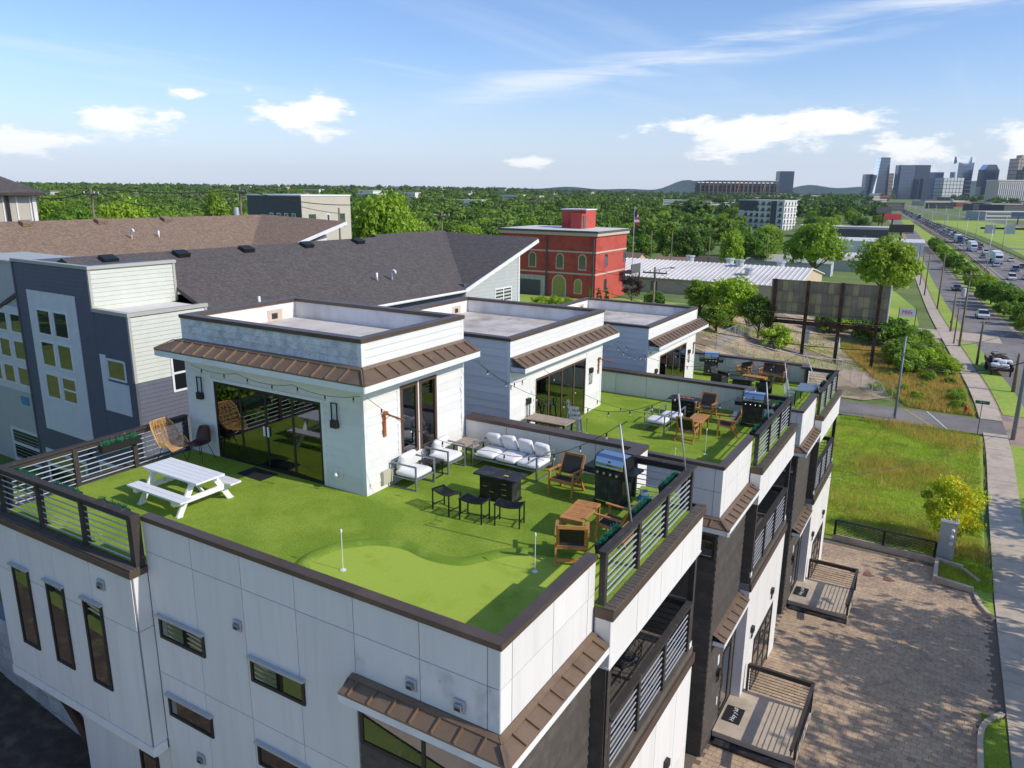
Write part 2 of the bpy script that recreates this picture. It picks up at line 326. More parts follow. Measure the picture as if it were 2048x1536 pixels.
for nm, c, c2 in (('leaf_a', (.16,.27,.018), (.25,.36,.028)), ('leaf_b', (.095,.19,.016), (.15,.26,.022)), ('leaf_c', (.22,.33,.018), (.31,.42,.03)), ('leaf_d', (.065,.14,.016), (.10,.19,.02)), ('leaf_yellow', (.66,.62,.02), (.36,.48,.018)), ('leaf_purple', (.045,.02,.018), (.07,.035,.02))):
    mt(nm, c, .6, .3, 1.4, c2=c2, c2sc=.5, c2lo=.42, c2hi=.6, rand=.16, transl=.32)
mt('shingle_dark', (.075,.064,.060), .9, .22, 2.2, c2=(.105,.09,.083), c2sc=5, c2lo=.44, c2hi=.6, c3=(.15,.14,.135), c3sc=11, c3lo=.6, c3hi=.72, stretch=(1,1.4,3.2), bump=.6, bscale=9, wave=('Z',1.85,.32,1.2))
mt('shingle_brown', (.18,.122,.082), .9, .2, 2.2, c2=(.25,.175,.12), c2sc=5, c2lo=.44, c2hi=.6, c3=(.25,.19,.145), c3sc=11, c3lo=.62, c3hi=.74, stretch=(1,1.4,3.2), bump=.6, bscale=9, wave=('Z',1.85,.3,1.2))
mt('navy_board', (.085,.092,.118), .6, .08, 3, rand=.05)
mt('sage_board', (.58,.60,.52), .6, .06, 2, rand=.04)
mt('sage_trim', (.36,.35,.31), .6, .06, 2)
mt('blue_panel', (.68,.69,.71), .55, .06, 2)
mt('light_grey_board', (.46,.48,.46), .6, .06, 2)
mt('red_stucco', (.40,.066,.048), .8, .12, 1.2, c2=(.33,.045,.034), c2sc=.5, bump=.2)
mt('cream_trim', (.58,.47,.37), .7, .08, 2)
mt('beige_wall', (.45,.36,.27), .8, .08, 1)
mt('beige_panel', (.42,.385,.32), .8, .05, 1)
mt('charcoal_wall', (.085,.085,.088), .8, .08, 1)
mt('white_roof', (.74,.70,.655), .75, .07, .3, c2=(.62,.585,.55), c2sc=.15)
mt('board_back', (.22,.19,.13), .85, .15, .8, c2=(.27,.23,.15), c2sc=.4)
mt('board_rib', (.34,.29,.15), .85, .12, 1)
mt('rust_steel', (.075,.030,.018), .75, .35, 2, c2=(.02,.014,.012), c2sc=1.2, c2lo=.45, c2hi=.6)
mt('pole_wood', (.17,.135,.09), .9, .2, 3, stretch=(1,1,.2))
mt('pole_steel', (.17,.21,.25), .5, .1)
mt('galv', (.42,.44,.45), .5, .08, 2, metal=.4)
mt('wire', (.02,.02,.02), .6, 0)
mt('sign_white', (.75,.75,.76), .5, .03)
mt('sign_red', (.50,.03,.06), .5, 0)
mt('sign_black', (.01,.01,.012), .5, 0)
mt('sign_green', (.012,.12,.05), .5, .05)
mt('stone_block', (.47,.44,.40), .9, .2, 2, bump=.5, bscale=12, rand=.12)
mt('hill', (.06,.10,.11), .95, .15, .02)  # bluish: far haze is put into the base colour
for nm, c in (('car_white', (.70,.70,.70)), ('car_silver', (.42,.43,.44)), ('car_black', (.015,.015,.017)), ('car_grey', (.10,.105,.11)), ('car_blue', (.03,.07,.16)), ('car_red', (.36,.02,.02))): mt(nm, c, .32, .03, 3, coat=.7)
mt('tyre', (.012,.012,.012), .8, 0); mt('car_glass', (.012,.015,.018), .06, 0, spec=.8)
mt('red_lamp', (.4,.01,.01), .3, 0); mt('head_lamp', (.8,.8,.78), .15, 0)
mt('flag_red', (.42,.03,.035), .7, .1); mt('flag_blue', (.02,.03,.12), .7, .1)
glassmat('glass', (.62,.68,.66), .13); glassmat('glass_dark', refl=.2, opaque=(.012,.014,.013)); glassmat('glass_far', refl=.22, opaque=(.03,.035,.045), rough=.05)
glassmat('tower_glass', refl=.07, opaque=(.035,.085,.18), rough=.1); glassmat('tower_glass_dark', refl=.02, opaque=(.02,.04,.09), rough=.15)
# ================================================================ ground and roads
RY=[-60,-30,0,19.5,31,45,62,82,110,150,250,400,100000]; RZ=[-3.5,-5.8,-8.75,-11.0,-12.3,-12.9,-13.1,-13.3,-14.2,-15.6,-18,-19,-19]
LY=[-60,0,30,60,90,140,250,400,100000]; LZ=[-5.5,-6.6,-6.6,-7.6,-9.2,-13.0,-18,-19,-19]
def T(x, y):
    x = np.asarray(x, float); y = np.asarray(y, float)
    s = np.clip((x+30)/26., 0, 1); s = s*s*(3-2*s)
    z = np.interp(y, LY, LZ)*(1-s)+np.interp(y, RY, RZ)*s
    d = np.hypot(x, y); k = np.clip((d-350)/1500, 0, 1)*np.clip((-x/np.maximum(d, 1)-.25)/.4, 0, 1)
    return z+k*k*(3-2*k)*15
def Tz(x, y): return float(T(x, y))
def axis(lo, hi, step, far_lo, far_hi):
    a = list(np.arange(lo, hi+.01, step)); s = step
    while a[-1] < far_hi: s *= 1.22; a.append(a[-1]+s)
    s = step
    while a[0] > far_lo: s *= 1.22; a.insert(0, a[0]-s)
    return np.array(a)
gx = axis(-60, 40, 1.6, -6500, 6500); gy = axis(-40, 140, 1.6, -2500, 6200)
XX, YY = np.meshgrid(gx, gy); ZZ = T(XX, YY)+.05*np.sin(XX*.7)*np.cos(YY*.9)*(np.hypot(XX, YY) < 120)*((XX > 8) | (YY > 36) | (XX < -16))-.02
nx, ny = len(gx), len(gy)
vs = np.column_stack([XX.ravel(), YY.ravel(), ZZ.ravel()])
ii = (np.arange(ny-1)[:, None]*nx+np.arange(nx-1)[None, :]).ravel()
me = bpy.data.meshes.new('ground'); me.from_pydata(vs.tolist(), [], np.column_stack([ii, ii+1, ii+nx+1, ii+nx]).tolist()); me.shade_smooth()
ground = struct(mk('ground', me, 'ground'))
def resample(pts, step):
    out = []; pts = [np.array(p, float) for p in pts]
    for a, b in zip(pts[:-1], pts[1:]):
        n = max(1, int(np.linalg.norm(b-a)/step)); out += [a+(b-a)*i/n for i in range(n)]
    return out+[pts[-1]]
def smoothline(pts, step, it=3):
    p = resample(pts, step)
    for _ in range(it*6): p = [p[0]]+[(p[i-1]+2*p[i]+p[i+1])/4 for i in range(1, len(p)-1)]+[p[-1]]
    return p
def normals(p):
    out = []
    for i in range(len(p)):
        d = p[min(i+1, len(p)-1)]-p[max(i-1, 0)]; d = d/np.linalg.norm(d); out.append(np.array([d[1], -d[0]]))
    return out                                                                    # to the right of travel
def strip(name, line, a, b, m, zo, n=2, th=.0, build=True, mbs=None):
    nr = normals(line); mb = mbs or MB(); k = len(mb.v)
    for p, q in zip(line, nr):
        for j in range(n+1):
            c = p+q*lerp(a, b, j/n); mb.v.append((c[0], c[1], Tz(c[0], c[1])+zo))
    w = n+1
    mb.f += [(k+i*w+j, k+i*w+j+1, k+(i+1)*w+j+1, k+(i+1)*w+j) for i in range(len(line)-1) for j in range(n)]
    return mb.build(name, m) if build else mb
def patch(name, poly, m, zo, step=2.):                                             # convex polygon draped on the ground as a fan grid
    poly = [np.array(p, float) for p in poly]; mb = MB(); c = sum(poly)/len(poly); n = max(2, int(max(np.linalg.norm(p-c) for p in poly)/step))
    ring = resample(poly+[poly[0]], step)[:-1]; k = len(ring)
    for i in range(1, n+1):
        for p in ring:
            q = c+(p-c)*i/n; mb.v.append((q[0], q[1], Tz(q[0], q[1])+zo))
    mb.v.append((c[0], c[1], Tz(c[0], c[1])+zo)); ci = len(mb.v)-1
    mb.f += [(ci, j, (j+1) % k) for j in range(k)]+[(i*k+j, (i+1)*k+j, (i+1)*k+(j+1) % k, i*k+(j+1) % k) for i in range(n-1) for j in range(k)]
    o = mb.build(name, m)
    return o
ROADL = smoothline([(16,-60),(15.8,0),(15.4,62),(13.5,85),(9.6,125),(4,182),(-9.6,334),(-30,560),(-60,800)], 3)
road = struct(strip('road', ROADL, -3.7, 3.7, 'asphalt', .05, 4))
struct(strip('road_shoulder', ROADL, -5.6, -3.7, 'road_edge', .045, 2)); struct(strip('road_shoulder', ROADL, 3.7, 4.5, 'road_edge', .045, 1))
cross = smoothline([(-60,63.5),(-20,65.3),(-3,65.3),(8,65.0),(12,65.2)], 2)
struct(strip('side_street', cross, -2.6, 2.6, 'asphalt', .04, 4))
for k, (a, b) in enumerate((((1.6,67.6),(4.3,62.3)),((3.4,67.9),(5.2,62.5)))):
    mb = MB(); mb.v += []; strip('', resample([a, b], 1), -.07, .07, '', .055, 1, build=False, mbs=mb); struct(mb.build('painted_line', 'paint_yellow' if k == 0 else 'paint_white'))
# sidewalk of separate slabs along the street
walkL = smoothline([(8.75,-14),(8.75,60),(8.0,74),(3.2,124),(-.7,167),(-14.6,334)], 1.55, 2)
def slabs(name, line, hw, m, step=1.55, th=.14, up=.10, skip=None):
    root = struct(strip(name, line, -hw-.0, hw, 'sand_joint', .03, 1)); nr = normals(line)
    for i in range(len(line)-1):
        a, b = line[i], line[i+1]
        if skip and skip(a): continue
        d = (b-a)/np.linalg.norm(b-a); a2 = a+d*.012; b2 = b-d*.012
        vs = []
        for p, q in ((a2, nr[i]), (b2, nr[i+1])):
            for s in (-hw, hw):
                c = p+q*s; vs.append((c[0], c[1], Tz(c[0], c[1])+up+random.uniform(-.008, .008)))
        lo = [(v[0], v[1], v[2]-th) for v in vs]
        MB().add(vs+lo, [(0,1,3,2),(4,6,7,5),(0,4,5,1),(1,5,7,3),(3,7,6,2),(2,6,4,0)]).build('slab', 'concrete', root)
    return root
slabs('sidewalk', [p for p in walkL if p[1] < 150], .85, 'concrete', skip=lambda a: 62.3 < a[1] < 67.6)
struct(strip('sidewalk', [p for p in walkL if p[1] >= 149], -.85, .85, 'concrete', .1, 1))
vline = smoothline([(11.2,-14),(11.2,60),(10.4,74),(5.5,124),(1.6,167),(-11.6,334)], 3, 2)
struct(strip('verge', [p for p in vline if p[1] < 61], -1.6, 1.3, 'lawn', .08, 2)); struct(strip('verge', [p for p in vline if 69.5 < p[1] < 117], -1.25, .8, 'lawn', .08, 2)); struct(strip('verge', [p for p in vline if p[1] > 128], -1.2, .8, 'lawn', .08, 2))
struct(patch('side_street_apron', [(1.0,116.5),(10.5,117),(10.2,126),(-6,127.5),(-6,121)], 'concrete', .07, 2))
# vacant lot, dirt yard under the billboard, lawns
struct(patch('vacant_lot', [(-14,34.6),(7.6,34.6),(7.7,62.2),(-14,61.8)], 'lawn', .02, 1.6))
struct(patch('dirt_yard', [(-30,70),(-2,69),(2,74),(-2,84),(-12,90),(-30,84)], 'dirt', .03, 2))
struct(patch('dry_field', [(-22,90),(-12,90.5),(-2,84.5),(2,75),(6.4,79),(4.4,100),(2.0,121),(-22,118)], 'dirt', .025, 2))
struct(patch('lawn', [(-30,128),(-.6,130),(-3,160),(-10,196),(-36,196)], 'lawn', .03, 3))
struct(patch('lawn', [(-58,74),(-26,72),(-22,100),(-60,98)], 'lawn', .03, 3))
# ---- paver driveway in front of the townhouses
drive = struct(strip('driveway', resample([(3.9,-2.5),(3.9,31.0),(3.9,33.9)], .5), -4.6, 4.0, 'sand_joint', .012, 2))
PW, PD = .335, .222
def wedge(dx, dy): return [(-dx/2,-dy/2),(dx/2,-dy/2),(dx/2,dy/2),(-dx/2,dy/2)]
pv = []
iy = 0; y = -1.5
while y < 33.2:
    x = .05-(.167 if iy % 2 else 0); k = 0
    while x < 7.62:
        w = PW if (k+iy//2) % 3 else PD
        if x+w/2 < 7.55 and not (y > 31 and x > 5.5) and not (x > 7.0 and (y < 18.4 or y > 29.6)): pv.append((x+w/2, y, w))
        x += w; k += 1
    y += PD; iy += 1
def proj(p):
    d = Vector(p)-CAM; z = d.dot(FW); return 1024+FPX*d.dot(RT)/z, 768-FPX*d.dot(UP)/z, z
def stoopzone(x, y): return (x < 2.75 and (10.6 < y < 15.1 or 22.6 < y < 27.2)) or (x < 3 and y < 4)
vis = []
for i, (x, y, w) in enumerate(pv):
    u_, v_, z_ = proj((x, y, Tz(x, y)))
    if 0 < u_ < 2048 and 0 < v_ < 1536 and not stoopzone(x, y): vis.append((z_, i))
near = set(i for _, i in sorted(vis)[:300])
pm = {w: MB().box(-w/2+.006, w/2-.006, -PD/2+.006, PD/2-.006, -.03, .022).mesh('paver') for w in (PW, PD)}
for m_ in pm.values(): m_.materials.append(MAT['paver'])
sl_ = -.113
rest = MB()
for i, (x, y, w) in enumerate(pv):
    z = Tz(x, y)+random.uniform(-.004, .004)
    if i in near:
        o = mk('paver', pm[w], None, drive, loc=(x, y, z)); o.rotation_euler = (sl_, random.uniform(-.01, .01), 0)
    elif not (abs(y-30.2) < .34 and any(abs(x-c) < .2 for c in (2.0, 2.6, 3.5))):
        dz = (Tz(x,y-.1)-Tz(x,y+.1))/.2*PD/2; a, b = w/2-.006, PD/2-.006
        rest.add([(x-a,y-b,z-.03),(x+a,y-b,z-.03),(x+a,y+b,z-.03),(x-a,y+b,z-.03),(x-a,y-b,z+.022+dz),(x+a,y-b,z+.022+dz),(x+a,y+b,z+.022-dz),(x-a,y+b,z+.022-dz)], [(4,5,6,7),(0,1,5,4),(1,2,6,5),(2,3,7,6),(3,0,4,7)])
mt('paver_field', (.43,.305,.195), .85, .24, 3.4, bump=.3, bscale=60, c2=(.34,.245,.165), c2sc=.7, c3=(.52,.38,.25), c3sc=5)
o = rest.build('paver_field', 'paver_field', drive); o['kind'] = 'stuff'
for c in (2.0, 2.6, 3.5):
    o = BX('red_paver', 'paver_red', drive, (-.22, .22, -.14, .14, -.03, .03), loc=(c, 30.2, Tz(c, 30.2))); o.rotation_euler = (sl_, 0, 0)
# kerbs beside the drive entrance
def kerb(pts, w=.16, h=.14):
    mb = MB(); line = smoothline(pts, .4, 1); nr = normals(line); n = len(line)
    for p, q in zip(line, nr):
        for s, zz in ((-w/2, -.1), (-w/2, h), (w/2, h), (w/2, -.1)):
            c = p+q*s; mb.v.append((c[0], c[1], Tz(c[0], c[1])+zz))
    mb.f += [(4*i+j, 4*i+j+1, 4*i+j+5, 4*i+j+4) for i in range(n-1) for j in range(3)]+[(0,1,2,3), (4*n-1,4*n-2,4*n-3,4*n-4)]
    return struct(mb.build('kerb', 'concrete'))
kerb([(7.78,19.55),(7.35,19.3),(7.12,18.6),(7.08,17),(7.08,8)]); kerb([(7.12,31.0),(7.2,29.9),(7.45,28.9),(7.8,28.3)])
struct(patch('verge', [(7.15,8),(7.85,8),(7.85,19.3),(7.15,18.6)], 'lawn', .05, 1)); struct(patch('verge', [(7.2,31),(7.45,29.2),(7.85,28.6),(7.85,34),(7.0,33.9),(6.2,33.5),(6.2,31.8)], 'lawn', .06, 1))
# low concrete retaining walls at the far end of the drive
rw = thing('retaining_wall', 'low concrete wall stepping round the far corner of the paved drive', 'wall', (0,0,0))
def wallseg(a, b, h, w=.18, name='wall_section', z0=-.3):
    za, zb = Tz(*a), Tz(*b); d = np.array(b, float)-np.array(a, float); d /= np.linalg.norm(d); q = np.array([-d[1], d[0]])*w/2
    vs = []
    for p, z in ((a, za), (b, zb)):
        for s in (-1, 1):
            for zz in (z0, h): vs.append((p[0]+q[0]*s, p[1]+q[1]*s, z+zz))
    return MB().add(vs, [(0,1,3,2),(4,6,7,5),(0,4,5,1),(2,3,7,6),(1,5,7,3),(0,2,6,4)]).build(name, 'concrete', rw)
wallseg((.4,34.0),(5.35,33.8),.34); wallseg((5.44,33.9),(5.44,31.4),.34); wallseg((5.53,31.45),(7.05,31.15),.30); wallseg((5.53,33.85),(6.6,33.6),.32); wallseg((6.6,33.6),(7.3,32.4),.2)
fr = thing('boundary_railing', 'black metal railing with thin bars on the wall beyond the drive', 'railing', (0,0,0))
def railrun(root, a, b, zt, h, nb, posts, pw=.09, bar=.012, m='black_metal', barm='black_metal', cap=.1):
    a = Vector(a); b = Vector(b); d = b-a
    MB().bar(a+Vector((0,0,h)), b+Vector((0,0,h)), cap, .05).build('top_rail', m, root)
    for i in range(nb):
        z = h*(i+.7)/(nb+.6); MB().bar(a+Vector((0,0,z)), b+Vector((0,0,z)), bar*2, bar*2).build('rail_bar', barm, root)
    for t in posts:
        p = a+d*t; MB().bar(p, p+Vector((0,0,h-.03)), pw).build('post', m, root)
railrun(fr, (.5,34.0,Tz(.5,34)+.34), (5.3,33.8,Tz(5.3,33.8)+.34), 0, .85, 9, (0,.5,1), pw=.12)
# ================================================================ the three roof-deck townhouses
def fp(face, k, a, n, z):
    return {'y-': (a, k-n, z), 'y+': (a, k+n, z), 'x+': (k+n, a, z), 'x-': (k-n, a, z)}[face]
def fbox(mb, face, k, a0, a1, n0, n1, z0, z1):
    p = fp(face, k, a0, n0, z0); q = fp(face, k, a1, n1, z1)
    return mb.box(min(p[0],q[0]), max(p[0],q[0]), min(p[1],q[1]), max(p[1],q[1]), min(p[2],q[2]), max(p[2],q[2]))
def FB(name, m, parent, face, k, *bs):
    mb = MB()
    for b in bs: fbox(mb, face, k, *b)
    return mb.build(name, m, parent)
def boards(parent, m, face, k, a0, a1, z0, z1, e=.235, openings=(), name='siding_board', joined=False):
    n = max(1, round((z1-z0)/e)); e = (z1-z0)/n; J = MB()
    for i in range(n):
        za, zb = z0+i*e, z0+(i+1)*e+.015
        if i == n-1: zb = z1
        segs = [(a0, a1)]
        for (p, q, lo, hi) in openings:
            if hi > za+.02 and lo < zb-.02: segs = [s for (u, v) in segs for s in ((u, min(v, p)), (max(u, q), v)) if s[1]-s[0] > .03]
        for u, v in segs:
            mb = J if joined else MB(); c = len(mb.v)
            mb.v += [fp(face,k,u,0,za),fp(face,k,v,0,za),fp(face,k,u,.03,za),fp(face,k,v,.03,za),fp(face,k,u,.005,zb),fp(face,k,v,.005,zb)]
            mb.f += [(c+2,c+3,c+5,c+4),(c,c+1,c+3,c+2),(c,c+2,c+4),(c+1,c+5,c+3)]
            if not joined: mb.build(name, m, parent)
    if joined: return J.build(name+'s', m, parent)
def panels(parent, m, face, k, As, Zs, gap=.014, th=.016, skip=None, stain=None):
    for i in range(len(As)-1):
        for j in range(len(Zs)-1):
            a0, a1 = sorted(As[i:i+2]); z0, z1 = sorted(Zs[j:j+2])
            if skip and skip((a0+a1)/2, (z0+z1)/2): continue
            mm = stain if (stain and stain != m and hasstain((a0+a1)/2, (z0+z1)/2)) else m
            fbox(MB(), face, k, 0,0,0,0,0,0)
            FB('wall_panel', mm, parent, face, k, (a0+gap/2, a1-gap/2, 0, th, z0+gap/2, z1-gap/2))
def hasstain(a, z): return -2.8 < a < 0 and -1.6 < z < -.7
def window(parent, face, k, a0, a1, z0, z1, fm='black_frame', fw=.06, gm='glass_dark', mv=(), mh=(), proud=.04, sill=None, name='window', depth=.0):
    mb = MB()
    for b in ((a0, a0+fw, z0, z1), (a1-fw, a1, z0, z1), (a0+fw, a1-fw, z0, z0+fw), (a0+fw, a1-fw, z1-fw, z1)): fbox(mb, face, k, b[0], b[1], -depth, proud, b[2], b[3])
    for v in mv: fbox(mb, face, k, v-fw/2, v+fw/2, -depth, proud-.004, z0+fw, z1-fw)
    for h in mh: fbox(mb, face, k, a0+fw, a1-fw, -depth, proud-.006, h-fw/2, h+fw/2)
    w = mb.build(name, fm, parent)
    As = [a0+fw]+list(mv)+[a1-fw]; Zs = [z0+fw]+list(mh)+[z1-fw]
    for i in range(len(As)-1):
        for j in range(len(Zs)-1): FB('pane', gm, w, face, k, (As[i], As[i+1], proud*.35, proud*.45, Zs[j], Zs[j+1]))
    if sill: FB('sill', sill, w, face, k, (a0-.03, a1+.03, 0, proud+.05, z1+.003, z1+.05))
    return w
def awning(root, face, k, a0, a1, zt, drop, out, fas, ns, m0=0, m1=0, lip=.1):
    o0, o1 = a0-out*m0, a1+out*m1; l0, l1 = a0-lip*m0, a1+lip*m1
    mb = MB(); P = lambda a, n, z: fp(face, k, a, n, z)
    zl = zt-.03; ze = zt-drop
    mb.v += [P(a0,0,zt),P(a1,0,zt),P(l1,lip,zl),P(l0,lip,zl),P(o1,out,ze),P(o0,out,ze),P(o1,out,ze-.035),P(o0,out,ze-.035),P(l0,lip,zl-.03),P(l1,lip,zl-.03)]
    mb.f += [(0,1,2,3),(3,2,9,8),(8,9,4,5),(5,4,6,7),(0,3,8,5,7),(1,6,4,9,2)]
    aw = mb.build('awning', 'awning_metal', root)
    for i in range(ns):
        t = (i+.5)/ns; a = lerp(a0, a1, t); b = a if (m0 == 0 and m1 == 0) else a
        MB().bar(P(a,lip,zl-.01), P(b,out-.005,ze+.012), .022, .045).build('seam', 'awning_metal', aw)
    for s, on in ((0, m0), (1, m1)):
        e0, e1 = (a0, o0) if s == 0 else (a1, o1)
        if on: MB().bar(P(lerp(e0,e1,lip/out),lip,zl+.0), P(e1,out,ze+.012), .05, .03).build('hip_cap', 'awning_metal', aw)
    FB('fascia', 'white_trim', aw, face, k, (o0, o1, out-.03, out-.005, ze-.035-fas, ze-.036))
    for s, on in ((0, m0), (1, m1)):
        if not on: FB('fascia_return', 'white_trim', aw, face, k, ((a0, a0+.03) if s == 0 else (a1-.03, a1))+(0.02, out-.03, ze-.035-fas, ze-.036))
    FB('soffit', 'white_trim', aw, face, k, (a0, a1, .02, out-.03, ze-.035-fas, ze-.02-fas))
    return aw
def railing(root, a, b, zb, h, posts, nb=7, pw=.11, capw=.16, barm='bar_metal', cap0=0., cap1=0., bar=.019):
    a = Vector((*a, zb)); b = Vector((*b, zb)); d = (b-a); L = d.length; d.normalize()
    r = MB().bar(a-d*cap0+Vector((0,0,h-.02)), b+d*cap1+Vector((0,0,h-.02)), capw, .045)
    r.bar(a+Vector((0,0,h-.10)), b+Vector((0,0,h-.10)), .045, .11)
    r = r.build('railing', 'rail_wood', root)
    ps = [a+d*t for t in posts]
    for p in ps: MB().bar(p, p+Vector((0,0,h-.045)), pw).build('post', 'rail_wood', r)
    for p, q in zip(ps[:-1], ps[1:]):
        l = (q-p).length-pw; me = MB().bar((-l/2,0,0), (l/2,0,0), bar, bar).mesh('rail_bar')
        for i in range(nb):
            z = .09+(h-.26)*i/(nb-1); o = mk('rail_bar', me, barm, r); o.location = (p+q)/2+Vector((0,0,z)); o.rotation_euler = (0,0,math.atan2(d.y,d.x))
    return r
def lantern(root, face, k, a, z, up=1, h=.42):
    mb = MB(); fbox(mb, face, k, a-.1, a+.1, 0, .1, z-.09, z+.09); o = mb.build('wall_lamp', 'black_frame', root)
    mb = MB(); w = .085
    for s in (-1, 1): fbox(mb, face, k, a+s*w-.012, a+s*w+.012, .03, .055, z+.09*up, z+(.09+h)*up)
    fbox(mb, face, k, a-w, a+w, .03, .055, z+(.07+h)*up, z+(.09+h)*up); mb.build('lamp_frame', 'black_frame', o)
    return o
def vent(root, face, k, a, z, s=.2):
    o = FB('wall_vent', 'galv', root, face, k, (a-s/2, a+s/2, .017, .035, z-s/2, z+s/2)); FB('vent_hood', 'grey_metal', o, face, k, (a-s*.3, a+s*.3, .036, .075, z-s*.3, z+s*.22)); FB('vent_louvre', 'black_frame', o, face, k, (a-s*.22, a+s*.22, .0755, .078, z-s*.26, z-s*.02)); return o
COPW = .20
def coping(root, pts, zt=0., w=COPW, h=.095, name='coping'):                      # runs of cap metal given by (x0,x1,y0,y1)
    for (x0, x1, y0, y1) in pts:
        L = max(x1-x0, y1-y0); n = max(1, round(L/3.0)); ax = 0 if x1-x0 >= y1-y0 else 1
        for i in range(n):
            if ax == 0: b = (lerp(x0,x1,i/n)+(.003 if i else 0), lerp(x0,x1,(i+1)/n), y0, y1)
            else: b = (x0, x1, lerp(y0,y1,i/n)+(.003 if i else 0), lerp(y0,y1,(i+1)/n))
            BX(name, 'coping_metal', root, (*b, zt-h, zt))
def townhouse(idx, org, label):
    T1 = idx == 0
    U = thing('townhouse', label, 'house', org, 0, 'white townhouses with turf roof decks')
    YB = 9.0; XB = -13.3
    zg = -10.6
    # ---- core walls (behind the panels) with the balcony void left open
    wl_ = BX('wall', 'joint', U, (-11.2 if T1 else XB, -1.7, .05, YB-.05, zg, -5.14), (XB, -1.7, .05, YB-.05, -5.14, -1.02), (-1.7, -.05, .05, 3.13, zg, -1.02), (-1.7, .28, 3.13, 8.36, zg, -4.82), (-1.7, .28, 3.13, 8.36, -2.10, -1.04))
    if T1: BX('bay_wall', 'joint', U, (XB, -8.03, -.28, .05, -5.12, -1.04))
    # parapets
    BX('parapet', 'joint', U, (-8.0 if T1 else -6.5, -.05, .05, .15, -1.0, -.09), (-.15, -.05, .15, 3.1, -1.0, -.09), (-6.5 if T1 else XB, -1.45, YB-.30, YB-.05, -1.0, -.09), (-1.45, -1.36, 8.2, YB-.05, -1.0, -.09))
    # inner faces of the partition: light sheet
    xs = [-6.5,-5.2,-3.9,-2.6,-1.5] if T1 else [-12.0,-10.7,-9.4,-8.1,-6.8,-5.5,-4.2,-2.9,-1.5]
    panels(wl_, 'white_panel', 'y-', YB-.30, xs, [-.95,-.10]); panels(wl_, 'white_panel', 'x+', -1.36, [8.2,8.98], [-4.9,-2.2,-.1])
    BX('parapet_lining', 'parapet_in', U, (-8.0 if T1 else -6.5, -.17, .15, .165, -.95, -.095), (-.165, -.15, .165, 3.1, -.95, -.095))
    cp = [(-7.98 if T1 else -6.5, -.0, .0, COPW), (-COPW, -.0, COPW+.003, 3.12), (-6.48 if T1 else XB, -1.33-.3, YB-.36, YB+.02), (-1.63, -1.33, 8.15, YB+.02)]
    coping(U, cp)
    if not T1:
        coping(U, [(XB-.02, XB+.18, .0, 9.0)], -.0); BX('parapet', 'joint', U, (XB, XB+.1, .05, YB-.05, -1.0, -.09))
    # ---- near side wall panels
    As = [-.25,-1.44,-2.73,-4.01,-5.31,-6.63,-8.0]; Zs = [-.1,-.74,-3.36,-5.98,-8.6,zg]
    under = lambda a, z: a > -2.77 and z < -1.6
    panels(wl_, 'white_panel', 'y-', .05, [-.035]+As[:3], [-.1,-.74,-1.46], stain='stained_panel' if T1 else None)
    panels(wl_, 'white_panel', 'y-', .05, [-8.0,-9.3,-10.3,-11.2], [-5.17,-7.8,zg]) if T1 else None
    panels(wl_, 'white_panel', 'y-', .05, As[2:] if T1 else As[2:-1]+[-7.95,-9.25,-10.6,-11.9,-13.3], Zs)
    # ---- dark recess under the side awning
    boards(wl_, 'dark_board', 'y-', .05, -2.7, -.05, zg, -2.72, .2)
    BX('recess_head', 'dark_board', wl_, (-2.7, -.05, .04, .0495, -2.75, -1.5))
    window(U, 'y-', .04, -2.68, -.1, -2.72, -2.05, mv=(-1.4,), fw=.07, gm='glass_dark', proud=.03)
    awning(U, 'y-', .03, -2.8, .0, -1.46, .15, .34, .14, 7, 0, 1)
    awning(U, 'x+', -.03, .0, 3.08, -1.46, .15, .34, .14, 8, 1, 0)
    # ---- front, part A: white panels above, dark boards and entry below
    panels(wl_, 'white_panel', 'x+', -.05, [.035,.35,1.6,2.86,3.13], [-.1,-.74,-1.46])
    dr = (1.75, 2.75, -8.78, -6.55)
    boards(wl_, 'dark_board', 'x+', -.05, .05, 3.12, zg, -1.62, .2, openings=[dr])
    window(U, 'x+', -.05, *dr, fm='black_frame', fw=.11, gm='glass_dark', proud=.035, name='entry_door')
    FB('door_handle', 'steel', U, 'x+', -.05, (1.83, 1.87, .04, .08, -7.8, -7.3))
    awning(U, 'x+', -.03, .3, 3.1, -5.12, .16, .36, .15, 6, 0, 0)
    lantern(U, 'x+', -.03, 1.2, -6.85, -1, .2); FB('house_number', 'white_trim', U, 'x+', -.028, (1.12, 1.28, 0, .02, -6.6, -6.3)); FB('bell_plate', 'white_trim', U, 'x+', -.028, (1.35, 1.45, 0, .02, -8.1, -7.85))
    # ---- front, part B: band, balcony, garage
    panels(wl_, 'white_panel', 'x+', .28, [3.13,4.39,5.67,6.99,8.36], [-1.17,-2.10])
    FB('band_return', 'white_panel', wl_, 'y-', 3.13, (.0, .295, 0, .02, -2.10, -1.17)); FB('band_return', 'white_panel', wl_, 'y+', 8.36, (-1.36, .295, 0, .02, -2.10, -1.17))
    BX('band_trim', 'white_trim', wl_, (-.02, .31, 3.10, 8.39, -2.14, -2.10))
    BX('ledge_trim', 'coping_metal', U, (.30, .345, 3.09, 8.42, -1.17, -.985), (-.0, .30, 3.09, 3.13, -1.17, -.985), (-1.3, .30, 8.38, 8.42, -1.17, -.985))
    n = 46; J = MB()
    for i in range(n): J.box(.14, .35, lerp(3.11,8.40,i/n)+.006, lerp(3.11,8.40,(i+1)/n)-.006, -.985, -.955+random.uniform(-.003,.003))
    J.build('ledge_boards', 'deck_wood', U)['kind'] = 'stuff'
